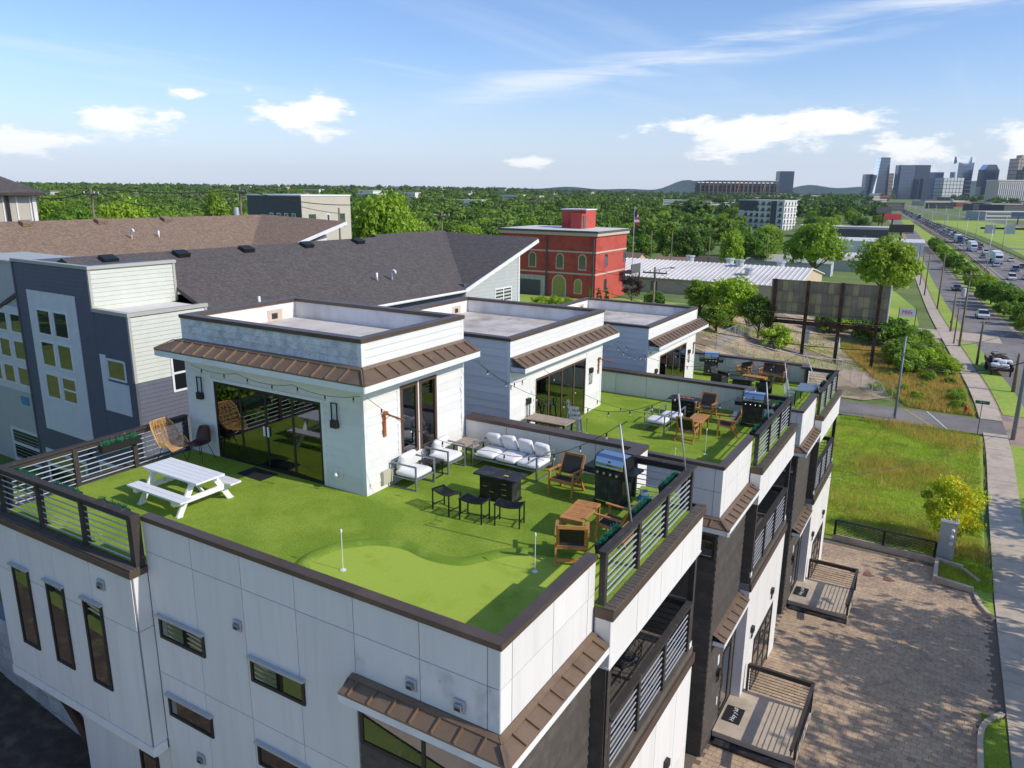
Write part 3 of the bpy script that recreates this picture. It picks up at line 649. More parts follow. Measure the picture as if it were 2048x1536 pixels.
    railing(U, (.085, 3.2), (.085, 7.95), -.955, 1.03, (0,1.55,3.1,4.7), cap0=.09, cap1=.09); railing(U, (-1.28, 7.99), (-.0, 7.99), -.955, 1.0, (0,1.2), cap0=.05, cap1=-.02)
    BX('balcony_wall', 'dark_board', U, (-1.7, -1.66, 3.13, 8.36, -4.8, -2.1)); boards(wl_, 'dark_board', 'x+', -1.66, 3.14, 8.35, -4.6, -2.12, .2, openings=[(4.6,6.4,-4.6,-2.5)])
    window(U, 'x+', -1.66, 4.6, 6.4, -4.58, -2.5, gm='glass_dark', mv=(5.5,), name='balcony_door')
    BX('balcony_side', 'dark_board', U, (-1.66, .24, 3.131, 3.145, -4.6, -2.12)); BX('balcony_ceiling', 'dark_board', U, (-1.66, .27, 3.15, 8.34, -2.118, -2.105))
    J = MB()
    for i in range(14): J.box(lerp(-1.65,.30,i/14)+.006, lerp(-1.65,.30,(i+1)/14)-.006, 3.15, 8.36, -4.82, -4.6+random.uniform(-.003,.003))
    J.build('balcony_boards', 'deck_wood', U)['kind'] = 'stuff'
    BX('balcony_trim', 'coping_metal', U, (.295, .345, 3.10, 8.42, -5.05, -4.80))
    for yy in (3.26, 8.22): BX('column', 'rail_wood', U, (.12, .26, yy-.07, yy+.07, -4.598, -2.145)); BX('column_base', 'white_trim', U, (.105, .275, yy-.085, yy+.085, -4.599, -4.45))
    railing(U, (.21, 3.38), (.21, 8.1), -4.6, 1.28, (0,1.5,3.0,4.7), 8, cap0=.02, cap1=.02); railing(U, (-1.6, 8.25), (.1, 8.25), -4.6, 1.2, (0,1.6), 7, cap0=0, cap1=0, barm='black_metal')
    gd = (4.55, 7.35, -10.3, -7.55)
    panels(wl_, 'white_panel', 'x+', .28, [3.13,4.45,5.95,7.3,8.36], [-5.05,-7.45]); panels(wl_, 'white_panel', 'x+', .28, [3.13,4.5], [-7.45,zg]); panels(wl_, 'white_panel', 'x+', .28, [7.4,8.36], [-7.45,zg])
    FB('band_return', 'white_panel', wl_, 'y-', 3.13, (.0, .295, 0, .02, zg, -5.05)); FB('garage_side', 'white_panel', wl_, 'y+', 8.36, (-1.36, .295, 0, .02, zg, -5.05))
    window(U, 'x+', .28, *gd, fm='black_frame', fw=.12, gm='glass_dark', mv=(5.48,6.41), mh=(-9.6,-8.9,-8.2), proud=.03, name='garage_door')
    lantern(U, 'x+', .3, 6.75, -6.75, -1, .22); lantern(U, 'x+', .3, 3.9, -6.75, -1, .22)
    # ---- stoop
    st = BX('stoop', 'concrete', U, (.0, 2.42, 1.12, 3.64, -9.0, -8.82))
    BX('stoop_base', 'dark_board', U, (.02, 2.38, 1.16, 3.60, zg-.6, -9.0))
    for i in range(6): BX('step', 'black_top', st, (.1, 2.42, 1.12-.29*(i+1), 1.12-.29*i, -9.0-.19*(i+1)-.05, -9.0-.19*(i+1)+.17))
    BX('step_stringer', 'black_top', st, (2.38, 2.44, -.75, 1.1, zg-.2, -9.3))
    railing(U, (.4, 3.60), (2.36, 3.60), -8.82, 1.0, (0,1.96), 8, pw=.07, capw=.1, barm='black_metal', bar=.014); railing(U, (2.38, 3.55), (2.38, .2), -8.82, 1.0, (.0,2.4), 8, pw=.08, capw=.1, barm='black_metal', bar=.014, cap0=.1)
    # ---- deck turf
    tf = MB(); z0, z1 = -1.01, -.95
    if T1:
        for b in ((-12.74,-.16,.16,4.60),(-12.74,-8.0,-.1,.16),(-6.62,-.16,4.60,8.70),(-.16,.13,3.14,7.95),(-1.34,-.16,8.70,8.3)):
            if b[3] > b[2]: tf.box(*b, z0, z1)
        tf.box(-12.74, -6.62, 4.60, 4.75, z0, z1)
    else:
        tf.box(-6.62, -.16, .16, 8.70, z0, z1); tf.box(-.16, .13, 3.14, 7.95, z0, z1); tf.box(-13.1, -6.62, 6.7, 8.70, z0, z1)
    tf.build('turf', 'turf', U)
    # ---- penthouse
    px0, px1, py0, py1 = (-12.72, -6.55, 4.67, 8.62) if T1 else (-12.72, -6.62, .06, 6.76)
    zt, zr, zs = (2.77, 2.2, 1.72) if T1 else (2.72, 2.15, 1.72)
    th = .12; ph = U
    if T1: front_op = [(-11.66, -7.86, -.95, 1.12)]; east_op = [(5.93, 6.60, -.38, 1.42), (6.67, 7.38, -.38, 1.42)]
    else: front_op = []; east_op = [(1.62, 5.36, -.95, 1.15)]
    def wallbox(face, k, a0, a1, ops):
        mb = MB(); a = a0
        for (p, q, lo, hi) in ops:
            fbox(mb, face, k, a, p, -th, -.002, -.98, zr); fbox(mb, face, k, p, q, -th, -.002, hi, zr)
            if lo > -.9: fbox(mb, face, k, p, q, -th, -.002, -.98, lo)
            a = q
        fbox(mb, face, k, a, a1, -th, -.002, -.98, zr); return mb
    wallbox('y-', py0, px0, px1, front_op).build('penthouse_wall', 'white_board', ph); wallbox('x+', px1, py0+th, py1, east_op).build('penthouse_wall', 'white_board', ph)
    BX('penthouse_wall', 'white_board', ph, (px0, px1-th, py1-th, py1, -.98, zr), (px0, px0+th, py0+th, py1-th, -.98, zr))
    BX('room_floor', 'room_floor', ph, (px0+th, px1-th, py0+th, py1-th, -.98, -.94)); BX('room_lining', 'room_wall', ph, (px0+th, px1-th, py1-th-.02, py1-th, -.94, 1.9), (px0+th, px0+th+.02, py0+th, py1-th-.02, -.94, 1.9))
    BX('room_ceiling', 'white_trim', ph, (px0+th, px1-th, py0+th, py1-th, 1.95, zr-.06))
    BX('roof_membrane', 'membrane', ph, (px0+th, px1-th, py0+th, py1-th, zr-.05, zr))
    pw = .16
    BX('roof_parapet', 'parapet_in', ph, (px0, px1, py0, py0+pw, zr, zt-.09), (px0, px1, py1-pw, py1, zr, zt-.09), (px0, px0+pw, py0+pw, py1-pw, zr, zt-.09), (px1-pw, px1, py0+pw, py1-pw, zr, zt-.09))
    BX('scupper', 'cream_trim', ph, (px0+pw, px0+pw+.015, py1-1.25, py1-.7, zr, zr+.32)); BX('scupper_hole', 'black_top', ph, (px0+pw+.015, px0+pw+.02, py1-1.1, py1-.88, zr+.05, zr+.22))
    c = .05; coping(ph, [(px0-c, px1+c, py0-c, py0+.2), (px0-c, px1+c, py1-.2, py1+c), (px0-c, px0+.2, py0+.203, py1-.203), (px1-.2, px1+c, py0+.203, py1-.203)], zt, name='roof_coping')
    def corner(x, y, z0_, z1_): BX('corner_board', 'white_trim', ph, (x-.055, x+.055, y-.055, y+.055, z0_, z1_))
    if T1:
        boards(ph, 'mossy_board', 'y-', py0, px0+.06, px1-.06, 2.14, 2.68, .18); boards(ph, 'white_board', 'x+', px1, py0+.06, py1-.06, 2.14, 2.68, .18)
        boards(ph, 'white_board', 'y-', py0, px0+.06, px1-.06, -.95, 1.75, .21, [(p-.08,q+.08,lo,hi+.08) for p,q,lo,hi in front_op]); boards(ph, 'white_board', 'x+', px1, py0+.06, py1-.06, -.95, 1.75, .21, [(5.85,7.46,-.46,1.6)])
        for b in ((px1-.03, py0+.03), (px0+.03, py0+.03), (px1-.03, py1-.03)): corner(*b, -.95, 1.75); corner(*b, 2.12, 2.68)
        awning(ph, 'y-', py0-.02, px0, px1, 2.14, .25, .52, .15, 15, 1, 1, lip=.16); awning(ph, 'x+', px1+.02, py0, py1+.05, 2.14, .25, .52, .15, 9, 1, 0, lip=.16)
        FB('door_trim', 'white_trim', ph, 'y-', py0, (-11.75,-11.66,.0,.03,-.95,1.2), (-7.86,-7.77,.0,.03,-.95,1.2), (-11.66,-7.86,.0,.03,1.12,1.2))
        window(ph, 'y-', py0, *front_op[0], fm='black_frame', fw=.075, gm='glass', mv=(-10.68,-9.76,-8.82), proud=.02, depth=.08, name='sliding_door')
        for a in (-9.69, -9.83): FB('door_pull', 'white_trim', ph, 'y-', py0, (a-.025, a+.025, .03, .06, -.05, .2))
        FB('door_trim', 'white_trim', ph, 'x+', px1, (5.83,5.93,.0,.03,-.46,1.5), (6.60,6.67,0,.03,-.46,1.5), (7.38,7.47,0,.03,-.46,1.5), (5.93,6.60,0,.03,1.42,1.5), (6.67,7.38,0,.03,1.42,1.5), (5.93,6.60,0,.03,-.46,-.38), (6.67,7.38,0,.03,-.46,-.38))
        for op in east_op: window(ph, 'x+', px1, *op, fm='bronze_frame', fw=.085, gm='glass', proud=.05, depth=.08)
        lantern(ph, 'y-', py0-.02, -12.18, .66); lantern(ph, 'y-', py0-.02, -7.40, .68)
        FB('outlet_box', 'beige_metal', ph, 'x+', px1, (5.15, 5.5, .02, .11, -.82, -.5)); FB('spigot_plate', 'white_trim', ph, 'y-', py0, (-7.5,-7.25,.02,.04,-.72,-.42)); MB().lathe([(.05,0),(.06,.03),(.03,.09)], 10, (-7.4, py0-.12, -.6)).build('spigot', 'galv', ph)
        # seen through the glass: curtain, bed-like sofa, a game table
        room_bits(U, px0, px1, py0, py1)
    else:
        bo = [(1.54,5.44,-.95,1.25)]
        boards(ph, 'white_board', 'y-', py0, px0+.06, px1-.06, -.95, 2.62, .235); boards(ph, 'white_board', 'x+', px1, py0+.06, py1-.06, 2.14, 2.62, .18); boards(ph, 'white_board', 'x+', px1, py0+.06, py1-.06, -.95, 1.75, .21, bo)
        for b in ((px1-.03, py0+.03), (px1-.03, py1-.03)): corner(*b, -.95, 2.62)
        awning(ph, 'x+', px1+.03, py0-.02, py1+.35, 2.14, .25, .52, .15, 17, 0, 0, lip=.16)
        FB('door_trim', 'white_trim', ph, 'x+', px1, (1.54,1.62,0,.03,-.95,1.23), (5.36,5.44,0,.03,-.95,1.23), (1.62,5.36,0,.03,1.15,1.23))
        window(ph, 'x+', px1, *east_op[0], fm='bronze_frame', fw=.08, gm='glass', mv=(2.55,3.5,4.43), proud=.03, depth=.08, name='sliding_door')
        lantern(ph, 'x+', px1+.02, 1.12, .55, -1); lantern(ph, 'x+', px1+.02, 5.75, .62, -1)
        cv = MB(); 
        for i in range(14): cv.tube([(px1-.25+.03*(i % 2), 4.5+.05*i, -.9), (px1-.25+.03*(i % 2), 4.5+.05*i, 1.1)], .03, 6)
        cv.build('curtain', 'curtain', ph, True)
    return U
def room_bits(U, px0, px1, py0, py1):
    cv = MB()
    for i in range(9): cv.tube([(px1-.22+.03*(i % 2), 7.0+.045*i, -.9), (px1-.22+.03*(i % 2), 7.0+.045*i, 1.3)], .028, 6)
    for i in range(8): cv.tube([(-11.55+.045*i, py0+.2+.03*(i % 2), -.9), (-11.55+.045*i, py0+.2+.03*(i % 2), 1.05)], .028, 6)
    cv.build('curtain', 'curtain', U, True)
def townhouse_extra(U):
    # side bay of the first house, with its own rail, three tall windows and brace
    wlb = [c for c in U.children if c.name.startswith('bay_wall')][0]
    panels(wlb, 'white_panel', 'y-', -.28, [-8.05,-9.45,-10.79,-12.12,-13.3], [-1.17,-2.34,-4.94]); FB('bay_return', 'white_panel', wlb, 'x+', -8.03, (-.262,.03,0,.016,-2.33,-1.17), (-.262,.03,0,.016,-4.94,-2.345))
    BX('bay_band', 'white_trim', wlb, (-13.32, -7.99, -.31, .0, -5.16, -4.945))
    for a in (-12.53, -11.18, -9.82): window(U, 'y-', -.296, a, a+.67, -4.06, -2.11, fw=.065, gm='glass_dark', proud=.035, sill='galv')
    for a, z in ((-7.80,-2.52),(-7.80,-4.28),(-5.22,-2.52),(-5.22,-4.28)): window(U, 'y-', .034, a, a+1.32, z, z+.47, fw=.06, gm='glass_dark', proud=.035, sill='galv')
    window(U, 'y-', .034, -9.05, -8.42, -7.6, -5.6, gm='glass_dark', fw=.07, name='side_door')
    vent(U, 'y-', -.296, -9.05, -1.6, .22); vent(U, 'y-', .034, -5.48, -1.5, .2); vent(U, 'y-', .034, -6.95, -4.95, .22); vent(U, 'y-', .034, -1.6, -1.22, .2); vent(U, 'y-', .034, -.72, -1.24, .2)
    BX('ledge_trim', 'coping_metal', U, (-13.34, -7.96, -.36, -.32, -1.165, -1.03), (-8.0, -7.96, -.32, .0, -1.165, -1.03), (-13.34, -13.30, -.32, 4.6, -1.165, -1.03))
    J = MB()
    for i in range(3): J.box(-13.3, -7.97, -.34+.07*i+.004, -.34+.07*(i+1)-.004, -1.03, -.985)
    for i in range(6): J.box(-13.3+.1*i+.004, -13.3+.1*(i+1)-.004, -.12, 4.6, -1.03, -.99)
    J.build('ledge_boards', 'deck_wood', U)['kind'] = 'stuff'
    railing(U, (-8.07, -.12), (-12.82, -.12), -1.0, 1.06, (0,1.62,3.2,4.75), cap0=.08, cap1=.08); railing(U, (-12.82, .02), (-12.82, 4.58), -.98, 1.02, (.0,1.5,3.0,4.5), cap0=.05, cap1=0)
    MB().bar((-13.2,.3,-5.2), (-11.0,.3,-7.3), .12, .28).build('steel_brace', 'rust_steel', U)
    BX('end_post', 'rail_wood', U, (-8.13,-7.985,-.19,.0,-1.02,.03))
    # dark void of the carport under the bay
    # putting green and its raised fringe
    E = [(615,1152),(619,1137),(636,1117),(681,1100),(720,1094),(760,1092),(808,1100),(847,1118),(889,1129),(928,1132),(966,1124.5),(1005,1115),(1043.6,1111.6),(1090,1113),(1150,1117)]
    e = [Vector(at(px, py, 2, -.95)) for px, py in E]; e[-1].x = -.18
    pts = []
    for i in range(len(e)-1):
        p0, p1, p2, p3 = e[max(i-1,0)], e[i], e[i+1], e[min(i+2,len(e)-1)]
        for t in np.linspace(0, 1, 8, endpoint=False): pts.append(.5*((2*p1)+(p2-p0)*t+(2*p0-5*p1+4*p2-p3)*t*t+(3*p1-p0-3*p2+p3)*t**3))
    pts.append(e[-1])
    pts = [Vector((min(p.x,-.18), max(p.y,.17), 0)) for p in pts]
    g = MB(); lo = [Vector((lerp(pts[0].x,-.17,i/(len(pts)-1)), .168, 0)) for i in range(len(pts))]
    for a, b in zip(lo, pts): g.v += [(a.x,a.y,-.944),((a.x+b.x)/2,(a.y+b.y)/2,-.944),(b.x,b.y,-.944)]
    g.f += [(3*i+j,3*i+3+j,3*i+4+j,3*i+1+j) for i in range(len(pts)-1) for j in range(2)]
    g.build('putting_green', 'putting', U)
    f = MB(); W = .34; prof = [(0,-.943),(.03,-.925),(.10,-.90),(.2,-.895),(.28,-.915),(W,-.949)]
    for i, p in enumerate(pts):
        d = pts[min(i+1,len(pts)-1)]-pts[max(i-1,0)]; n = Vector((-d.y, d.x, 0)).normalized()
        if n.y < 0 and abs(d.x) > abs(d.y): n = -n
        k = min(1., i/6., (len(pts)-1-i)/6.)*.9+.1
        for w, z in prof: q = p+n*w; f.v.append((min(q.x,-.17), max(q.y,.168), -.949+(z+.949)*k))
    m = len(prof); f.f += [(i*m+j,i*m+j+1,(i+1)*m+j+1,(i+1)*m+j) for i in range(len(pts)-1) for j in range(m-1)]
    f.build('green_fringe', 'fringe', U, True)
U1 = townhouse(0, (0,0,0), 'white townhouse with wraparound bronze awning on its penthouse and tall slit windows'); townhouse_extra(U1)
U2 = townhouse(1, (0,11.15,-1.0), 'middle white townhouse stepping down the slope, metal bar stools at its penthouse')
U3 = townhouse(2, (0,22.7,-2.35), 'lowest white townhouse beside the vacant lot, dining table on its deck')
# ================================================================ furniture on the roof decks
D1, D2, D3 = -.95, -1.95, -3.30
GT = 'teak deck furniture'
def picnic_table(loc, rz, label):
    t = thing('picnic_table', label, 'table', loc, rz); m = 'white_paint'
    for i in range(5): BX('plank', m, t, (-.97, .97, -.37+.148*i+.003, -.37+.148*(i+1)-.003, .70, .74))
    for s in (-1, 1):
        for j in range(2): BX('bench_plank', m, t, (-.97, .97, *(sorted((s*(.49+.148*j+.003), s*(.49+.148*(j+1)-.003)))), .40, .44))
        for x in (-.68, .68):
            MB().bar((x, s*.24, .70), (x, s*.66, 0), .045, .13, up=(0,1,0)).build('leg', m, t); BX('foot', m, t, (x-.05, x+.05, s*.66-.07, s*.66+.07, 0, .025))
            BX('bench_bracket', m, t, (x-.06, x+.06, min(s*.5,s*.78), max(s*.5,s*.78), .31, .399))
    for x in (-.73, .73): BX('cross_beam', m, t, (x-.02, x+.02, -.72, .72, .28, .40)); BX('top_batten', m, t, (x-.02, x+.02, -.33, .33, .60, .699))
    for x in (-1, 1): MB().bar((x*.66, 0, .36), (x*.1, 0, .69), .04, .07).build('brace', m, t)
    return t
picnic_table((-9.87, 2.29, D1), R(-1), 'white slatted picnic table with attached benches on the turf')
def teak_chair(loc, rz, label, group=GT, W=.60, name='teak_armchair', cat='chair'):
    t = thing(name, label, cat, loc, rz, group); w = W/2; m = 'teak'
    for s in (-1, 1):
        MB().bar((s*w,-.32,0), (s*w,-.27,.60), .05, .038, up=(1,0,0)).build('leg', m, t); MB().bar((s*w,.36,0), (s*w,.10,.42), .05, .038, up=(1,0,0)).build('leg', m, t)
        MB().bar((s*w,-.36,.62), (s*w,.26,.575), .065, .03).build('armrest', m, t); MB().bar((s*(w-.035),.10,.24), (s*(w-.035),.40,.84), .036, .06, up=(1,0,0)).build('back_post', m, t)
        MB().bar((s*(w-.03),-.29,.40), (s*(w-.03),.20,.33), .03, .06).build('side_rail', m, t)
    for a, b in (((-w,-.295,.39),(w,-.295,.39)), ((-w,.18,.32),(w,.18,.32)), ((-w+.03,.405,.84),(w-.03,.405,.84)), ((-w,.30,.11),(w,.30,.11))): MB().bar(a, b, .035, .07).build('rail', m, t)
    n = 1 if W < .8 else 2
    for i in range(n):
        a, b = -w+.05+(2*w-.1)*i/n, -w+.05+(2*w-.1)*(i+1)/n
        MB().slab([(a+.01,-.28,.405),(b-.01,-.28,.405),(b-.01,.19,.34),(a+.01,.19,.34)], .02).build('seat', 'black_weave', t)
        MB().slab([(a+.01,.17,.43),(b-.01,.17,.43),(b-.01,.37,.82),(a+.01,.37,.82)], .02).build('backrest', 'black_weave', t)
    return t
tc1 = teak_chair((-2.70,7.30,D1), 0, 'teak armchair with black woven seat between the sofa and the steel grill')
teak_chair((-1.12,4.42,D1), R(205), 'teak armchair showing its woven back beside the putting green pin'); teak_chair((-.72,5.62,D1), R(-90), 'teak armchair tucked against the planter railing by the coffee table')
G2 = 'teak armchairs on the middle deck'
teak_chair((-2.42,15.62,D2), R(178), 'teak armchair seen from behind, on the middle deck', G2); teak_chair((-2.65,18.35,D2), 0, 'teak armchair in front of the partition between fire table and grill', G2); teak_chair((-1.45,16.85,D2), R(-75), 'teak armchair side-on near the middle deck railing', G2)
teak_chair((-4.40,31.05,D3), R(-8), 'teak armchair on the lowest deck beside the teak bench', G2); teak_chair((-2.95,30.95,D3), R(-6), 'teak two-seat bench with two black woven backs', GT, 1.25, 'teak_bench', 'bench')
def coffee_table(loc, rz, label, L=1.04, W=.52, h=.45):
    t = thing('coffee_table', label, 'table', loc, rz, 'teak coffee tables')
    BX('frame', 'teak', t, (-W/2,W/2,-L/2,-L/2+.06,h-.03,h), (-W/2,W/2,L/2-.06,L/2,h-.03,h), (-W/2,-W/2+.05,-L/2+.06,L/2-.06,h-.03,h), (W/2-.05,W/2,-L/2+.06,L/2-.06,h-.03,h))
    n = 10
    for i in range(n): BX('slat', 'teak', t, (-W/2+.05, W/2-.05, lerp(-L/2+.06,L/2-.06,i/n)+.004, lerp(-L/2+.06,L/2-.06,(i+1)/n)-.004, h-.025, h-.004))
    for x in (-1, 1):
        for y in (-1, 1): BX('leg', 'teak', t, (x*(W/2-.03)-.022, x*(W/2-.03)+.022, y*(L/2-.03)-.022, y*(L/2-.03)+.022, 0, h-.03))
    for y in (-1, 1): BX('apron', 'teak', t, (-W/2+.05, W/2-.05, y*(L/2-.03)-.01, y*(L/2-.03)+.01, h-.09, h-.031))
    return t
coffee_table((-1.54,5.66,D1), R(4), 'low teak slatted coffee table between two teak armchairs and the near railing'); coffee_table((-2.45,16.8,D2), R(3), 'low teak coffee table in the middle of the second roof deck'); coffee_table((-3.55,29.7,D3), R(85), 'long low teak table in front of the teak bench', 1.15, .45)
def lounge(loc, rz, label, W=.72, Dp=.72, seats=1, pillows=1, name='lounge_chair', cat='armchair', group='grey metal lounge seats', back=True):
    t = thing(name, label, cat, loc, rz, group); m = 'grey_metal'; w = W/2; d = Dp/2; p = .035
    for s in (-1, 1):
        for y in (-1, 1): BX('leg', m, t, (s*w-p/2, s*w+p/2, y*d-p/2, y*d+p/2, 0, .62))
        BX('arm_rail', m, t, (s*w-p/2, s*w+p/2, -d+p/2, d-p/2, .585, .62)); BX('floor_rail', m, t, (s*w-p/2, s*w+p/2, -d+p/2, d-p/2, 0, .03))
    BX('seat_frame', m, t, (-w+p/2, w-p/2, -d, -d+.035, .24, .275), (-w+p/2, w-p/2, d-.035, d, .24, .275), (-w+p/2, -w+p/2+.03, -d+.035, d-.035, .24, .275), (w-p/2-.03, w-p/2, -d+.035, d-.035, .24, .275), (-w+p/2+.03, w-p/2-.03, -d+.035, d-.035, .255, .268))
    if back: BX('back_rail', m, t, (-w+p/2, w-p/2, d-.03, d, .585, .62), (-w+p/2, w-p/2, d-.03, d, .42, .445))
    for i in range(seats):
        c = -w+W*(i+.5)/seats; MB().cushion((c, -.02, .345), W/seats-.03, Dp-.07, .16).build('seat_cushion', 'cushion', t, True)
    for i in range(pillows):
        c = -w+W*(i+.5)/pillows+random.uniform(-.03,.03); Mx = Matrix.Rotation(R(-62+random.uniform(-8,8)), 3, 'X') @ Matrix.Rotation(R(random.uniform(-9,9)), 3, 'Z')
        MB().cushion((c, d-.17+random.uniform(-.03,.02), .60), min(.56, W/pillows-.06), .42, .17, Mx).build('pillow', 'cushion', t, True)
    return t
lounge((-4.58,7.98,D1), R(-2), 'long grey-framed sofa with white cushions and four loose pillows', 1.92, .82, 3, 4, 'sofa', 'sofa')
lounge((-6.10,5.84,D1), R(90), 'grey-framed armchair with white cushion next to the beige outlet box'); lounge((-6.10,7.14,D1), R(90), 'grey-framed armchair with white cushion under the penthouse window, beside the sofa')
lounge((-3.66,16.2,D2), R(0), 'grey-framed seat with white cushion and no pillow, out on the middle deck', .70, .70, 1, 0, group='open lounge seats', back=False); lounge((-3.45,17.0,D2), R(0), 'grey-framed seat with white cushion, tight against the middle fire table', .70, .70, 1, 0, group='open lounge seats', back=False)
t = thing('side_table', 'small slatted grey side table between the two armchairs', 'table', (-6.05,6.49,D1))
for i in range(6): BX('slat', 'black_top', t, (-.24, .24, -.22+.073*i+.003, -.22+.073*(i+1)-.003, .40, .42))
for x in (-1, 1): BX('leg_frame', 'black_metal', t, (x*.2-.012, x*.2+.012, -.2, -.176, 0, .40), (x*.2-.012, x*.2+.012, .176, .2, 0, .40), (x*.2-.012, x*.2+.012, -.176, .176, 0, .024))
t = thing('corner_table', 'dark wooden corner table tucked behind the sofa arm', 'table', (-5.98,8.05,D1))
for i in range(5): BX('slat', 'grey_wood', t, (-.33, .33, -.33+.132*i+.004, -.33+.132*(i+1)-.004, .42, .45))
for x in (-1, 1):
    for y in (-1, 1): BX('leg', 'black_metal', t, (x*.28-.015, x*.28+.015, y*.28-.015, y*.28+.015, 0, .42))
def fire_table(loc, rz, label, L=1.14, W=.56, h=.62, burner=False):
    t = thing('fire_table', label, 'table', loc, rz, 'black fire tables')
    n = 7
    for i in range(n): BX('top_plank', 'black_top', t, (lerp(-L/2,L/2,i/n)+.003, lerp(-L/2,L/2,(i+1)/n)-.003, -W/2, W/2, h-.035, h))
    BX('cabinet', 'black_top', t, (-L/2+.14, L/2-.14, -W/2+.07, W/2-.07, .02, h-.035)); BX('plinth', 'black_metal', t, (-L/2+.12, L/2-.12, -W/2+.05, W/2-.05, 0, .06))
    for s in (-1, 1): BX('cabinet_door', 'black_metal', t, (min(s*.02,s*(L/2-.16)), max(s*.02,s*(L/2-.16)), -W/2+.058, -W/2+.068, .09, h-.08))
    for x, z in ((.22,.46),(.22,.33),(.22,.2),(-.28,.33),(-.1,.22)): BX('handle', 'rattan', t, (x-.06, x+.06, -W/2+.045, -W/2+.057, z, z+.012))
    if burner: BX('burner_pan', 'rust_steel', t, (-.32, .32, -.1, .1, h, h+.012)); J = MB(); [J.ball((random.uniform(-.3,.3), random.uniform(-.09,.09), h+.02), .025, .025, .018, 6, 4) for _ in range(60)]; J.build('lava_stones', 'redwood', t)['kind'] = 'stuff'
    else: BX('matchbox', 'paint_yellow', t, (.16, .26, -.13, -.08, h, h+.02))
    return t
fire_table((-3.85,6.2,D1), R(2), 'black plank-topped fire table with brass handles behind three stools'); fire_table((-3.45,18.4,D2), R(1), 'black fire table with red lava stones against the partition', burner=True); fire_table((-3.78,28.2,D3), R(4), 'black low fire table between wicker chairs on the lowest deck')
def stool(loc, rz, label):
    t = thing('stool', label, 'stool', loc, rz, 'black slatted stools'); m = 'black_metal'; L, W, h = .57, .36, .44
    def sag(u): return h+.045*(2*u)**2*1.0
    n = 9
    for i in range(n):
        y = lerp(-W/2+.015, W/2-.015, i/(n-1)); MB().tube([(u*L, y, sag(u)) for u in np.linspace(-.5,.5,9)], .0125 if 0 < i < n-1 else .015, 5).build('slat', m, t)
    for x in (-1, 1):
        BX('end_bar', m, t, (x*L/2-.014, x*L/2+.014, -W/2, W/2, sag(.5)-.014, sag(.5)+.012))
        for y in (-1, 1): BX('leg', m, t, (x*(L/2-.01)-.013, x*(L/2-.01)+.013, y*(W/2-.012)-.013, y*(W/2-.012)+.013, 0, sag(.5)-.014))
        BX('stretcher', m, t, (x*(L/2-.01)-.01, x*(L/2-.01)+.01, -W/2+.025, W/2-.025, .12, .14))
    MB().tube([(-L/2+.02,0,.13),(0,0,.11),(L/2-.02,0,.13)], .011, 5).build('stretcher', m, t)
    return t
stool((-4.50,4.98,D1), R(-14), 'black slatted stool closest to the penthouse corner, end of a row of three'); stool((-3.72,4.93,D1), R(2), 'middle one of three black slatted stools before the fire table'); stool((-2.95,5.12,D1), R(13), 'black slatted stool nearest the teak coffee table, end of a row of three')
def grill(loc, rz, label):
    t = thing('gas_grill', label, 'grill', loc, rz, 'four-burner grills'); b = 'black_metal'
    BX('cabinet', b, t, (-.34,.34,-.24,.24,.12,.78)); BX('cabinet_door', 'black_top', t, (-.32,-.005,-.252,-.241,.16,.76), (.005,.32,-.252,-.241,.16,.76))
    BX('control_panel', b, t, (-.60,.60,-.31,-.245,.76,.90)); BX('firebox', b, t, (-.36,.36,-.24,.26,.78,.93))
    for s in (-1, 1): BX('side_shelf', b, t, (min(s*.365,s*.62), max(s*.365,s*.62), -.244, .26, .86, .90))
    for x in (-.24,-.08,.08,.24):
        k = MB().lathe([(.036,0),(.036,.02),(.024,.035)], 12).build('knob', 'steel', t); k.location = (x,-.312,.83); k.rotation_euler = (R(90),0,0)
    prof = [(-.25,.93),(-.25,1.04),(-.20,1.15),(-.10,1.20),(.16,1.20),(.25,1.12),(.26,.93)]
    o = MB().prism(prof, -.35, .35, 0).build('lid', 'steel', t)
    MB().prism([(-.255,.932),(-.255,1.05),(-.2,1.16),(-.1,1.207),(.16,1.207),(.255,1.125),(.265,.932)], -.372, -.351, 0).build('lid_end', b, t); MB().prism([(-.255,.932),(-.255,1.05),(-.2,1.16),(-.1,1.207),(.16,1.207),(.255,1.125),(.265,.932)], .351, .372, 0).build('lid_end', b, t)
    MB().tube([(-.28,-.30,.985),(.28,-.30,.985)], .014, 8).build('lid_handle', 'steel', t); BX('handle_post', 'steel', t, (-.27,-.25,-.30,-.251,.975,.995), (.25,.27,-.30,-.251,.975,.995))
    k = MB().lathe([(.03,0),(.03,.012)], 14).build('thermometer', 'black_frame', t); k.location = (0,-.236,1.085); k.rotation_euler = (R(115),0,0)
    BX('badge', 'black_frame', t, (-.05,.05,-.2515,-.2505,.995,1.02))
    for s in (-1, 1):
        for y in (-.2, .2):
            k = MB().lathe([(.055,-.02),(.06,0),(.055,.02)], 14).build('wheel', 'black_rubber', t); k.location = (s*.33, y, .06); k.rotation_euler = (0,R(90),0)
    BX('base_shelf', b, t, (-.36,.36,-.26,.26,.09,.12)); BX('drip_tray', 'steel', t, (-.30,.30,-.256,-.25,.128,.145))
    return t
grill((-1.50,7.28,D1), R(-5), 'steel-lidded black gas grill in the corner by the near deck rail'); grill((-.98,18.35,D2), R(3), 'steel-lidded gas grill beside a white gas bottle on the middle deck'); grill((-6.0,30.55,D3), R(14), 'gas grill against the far wall of the lowest deck')
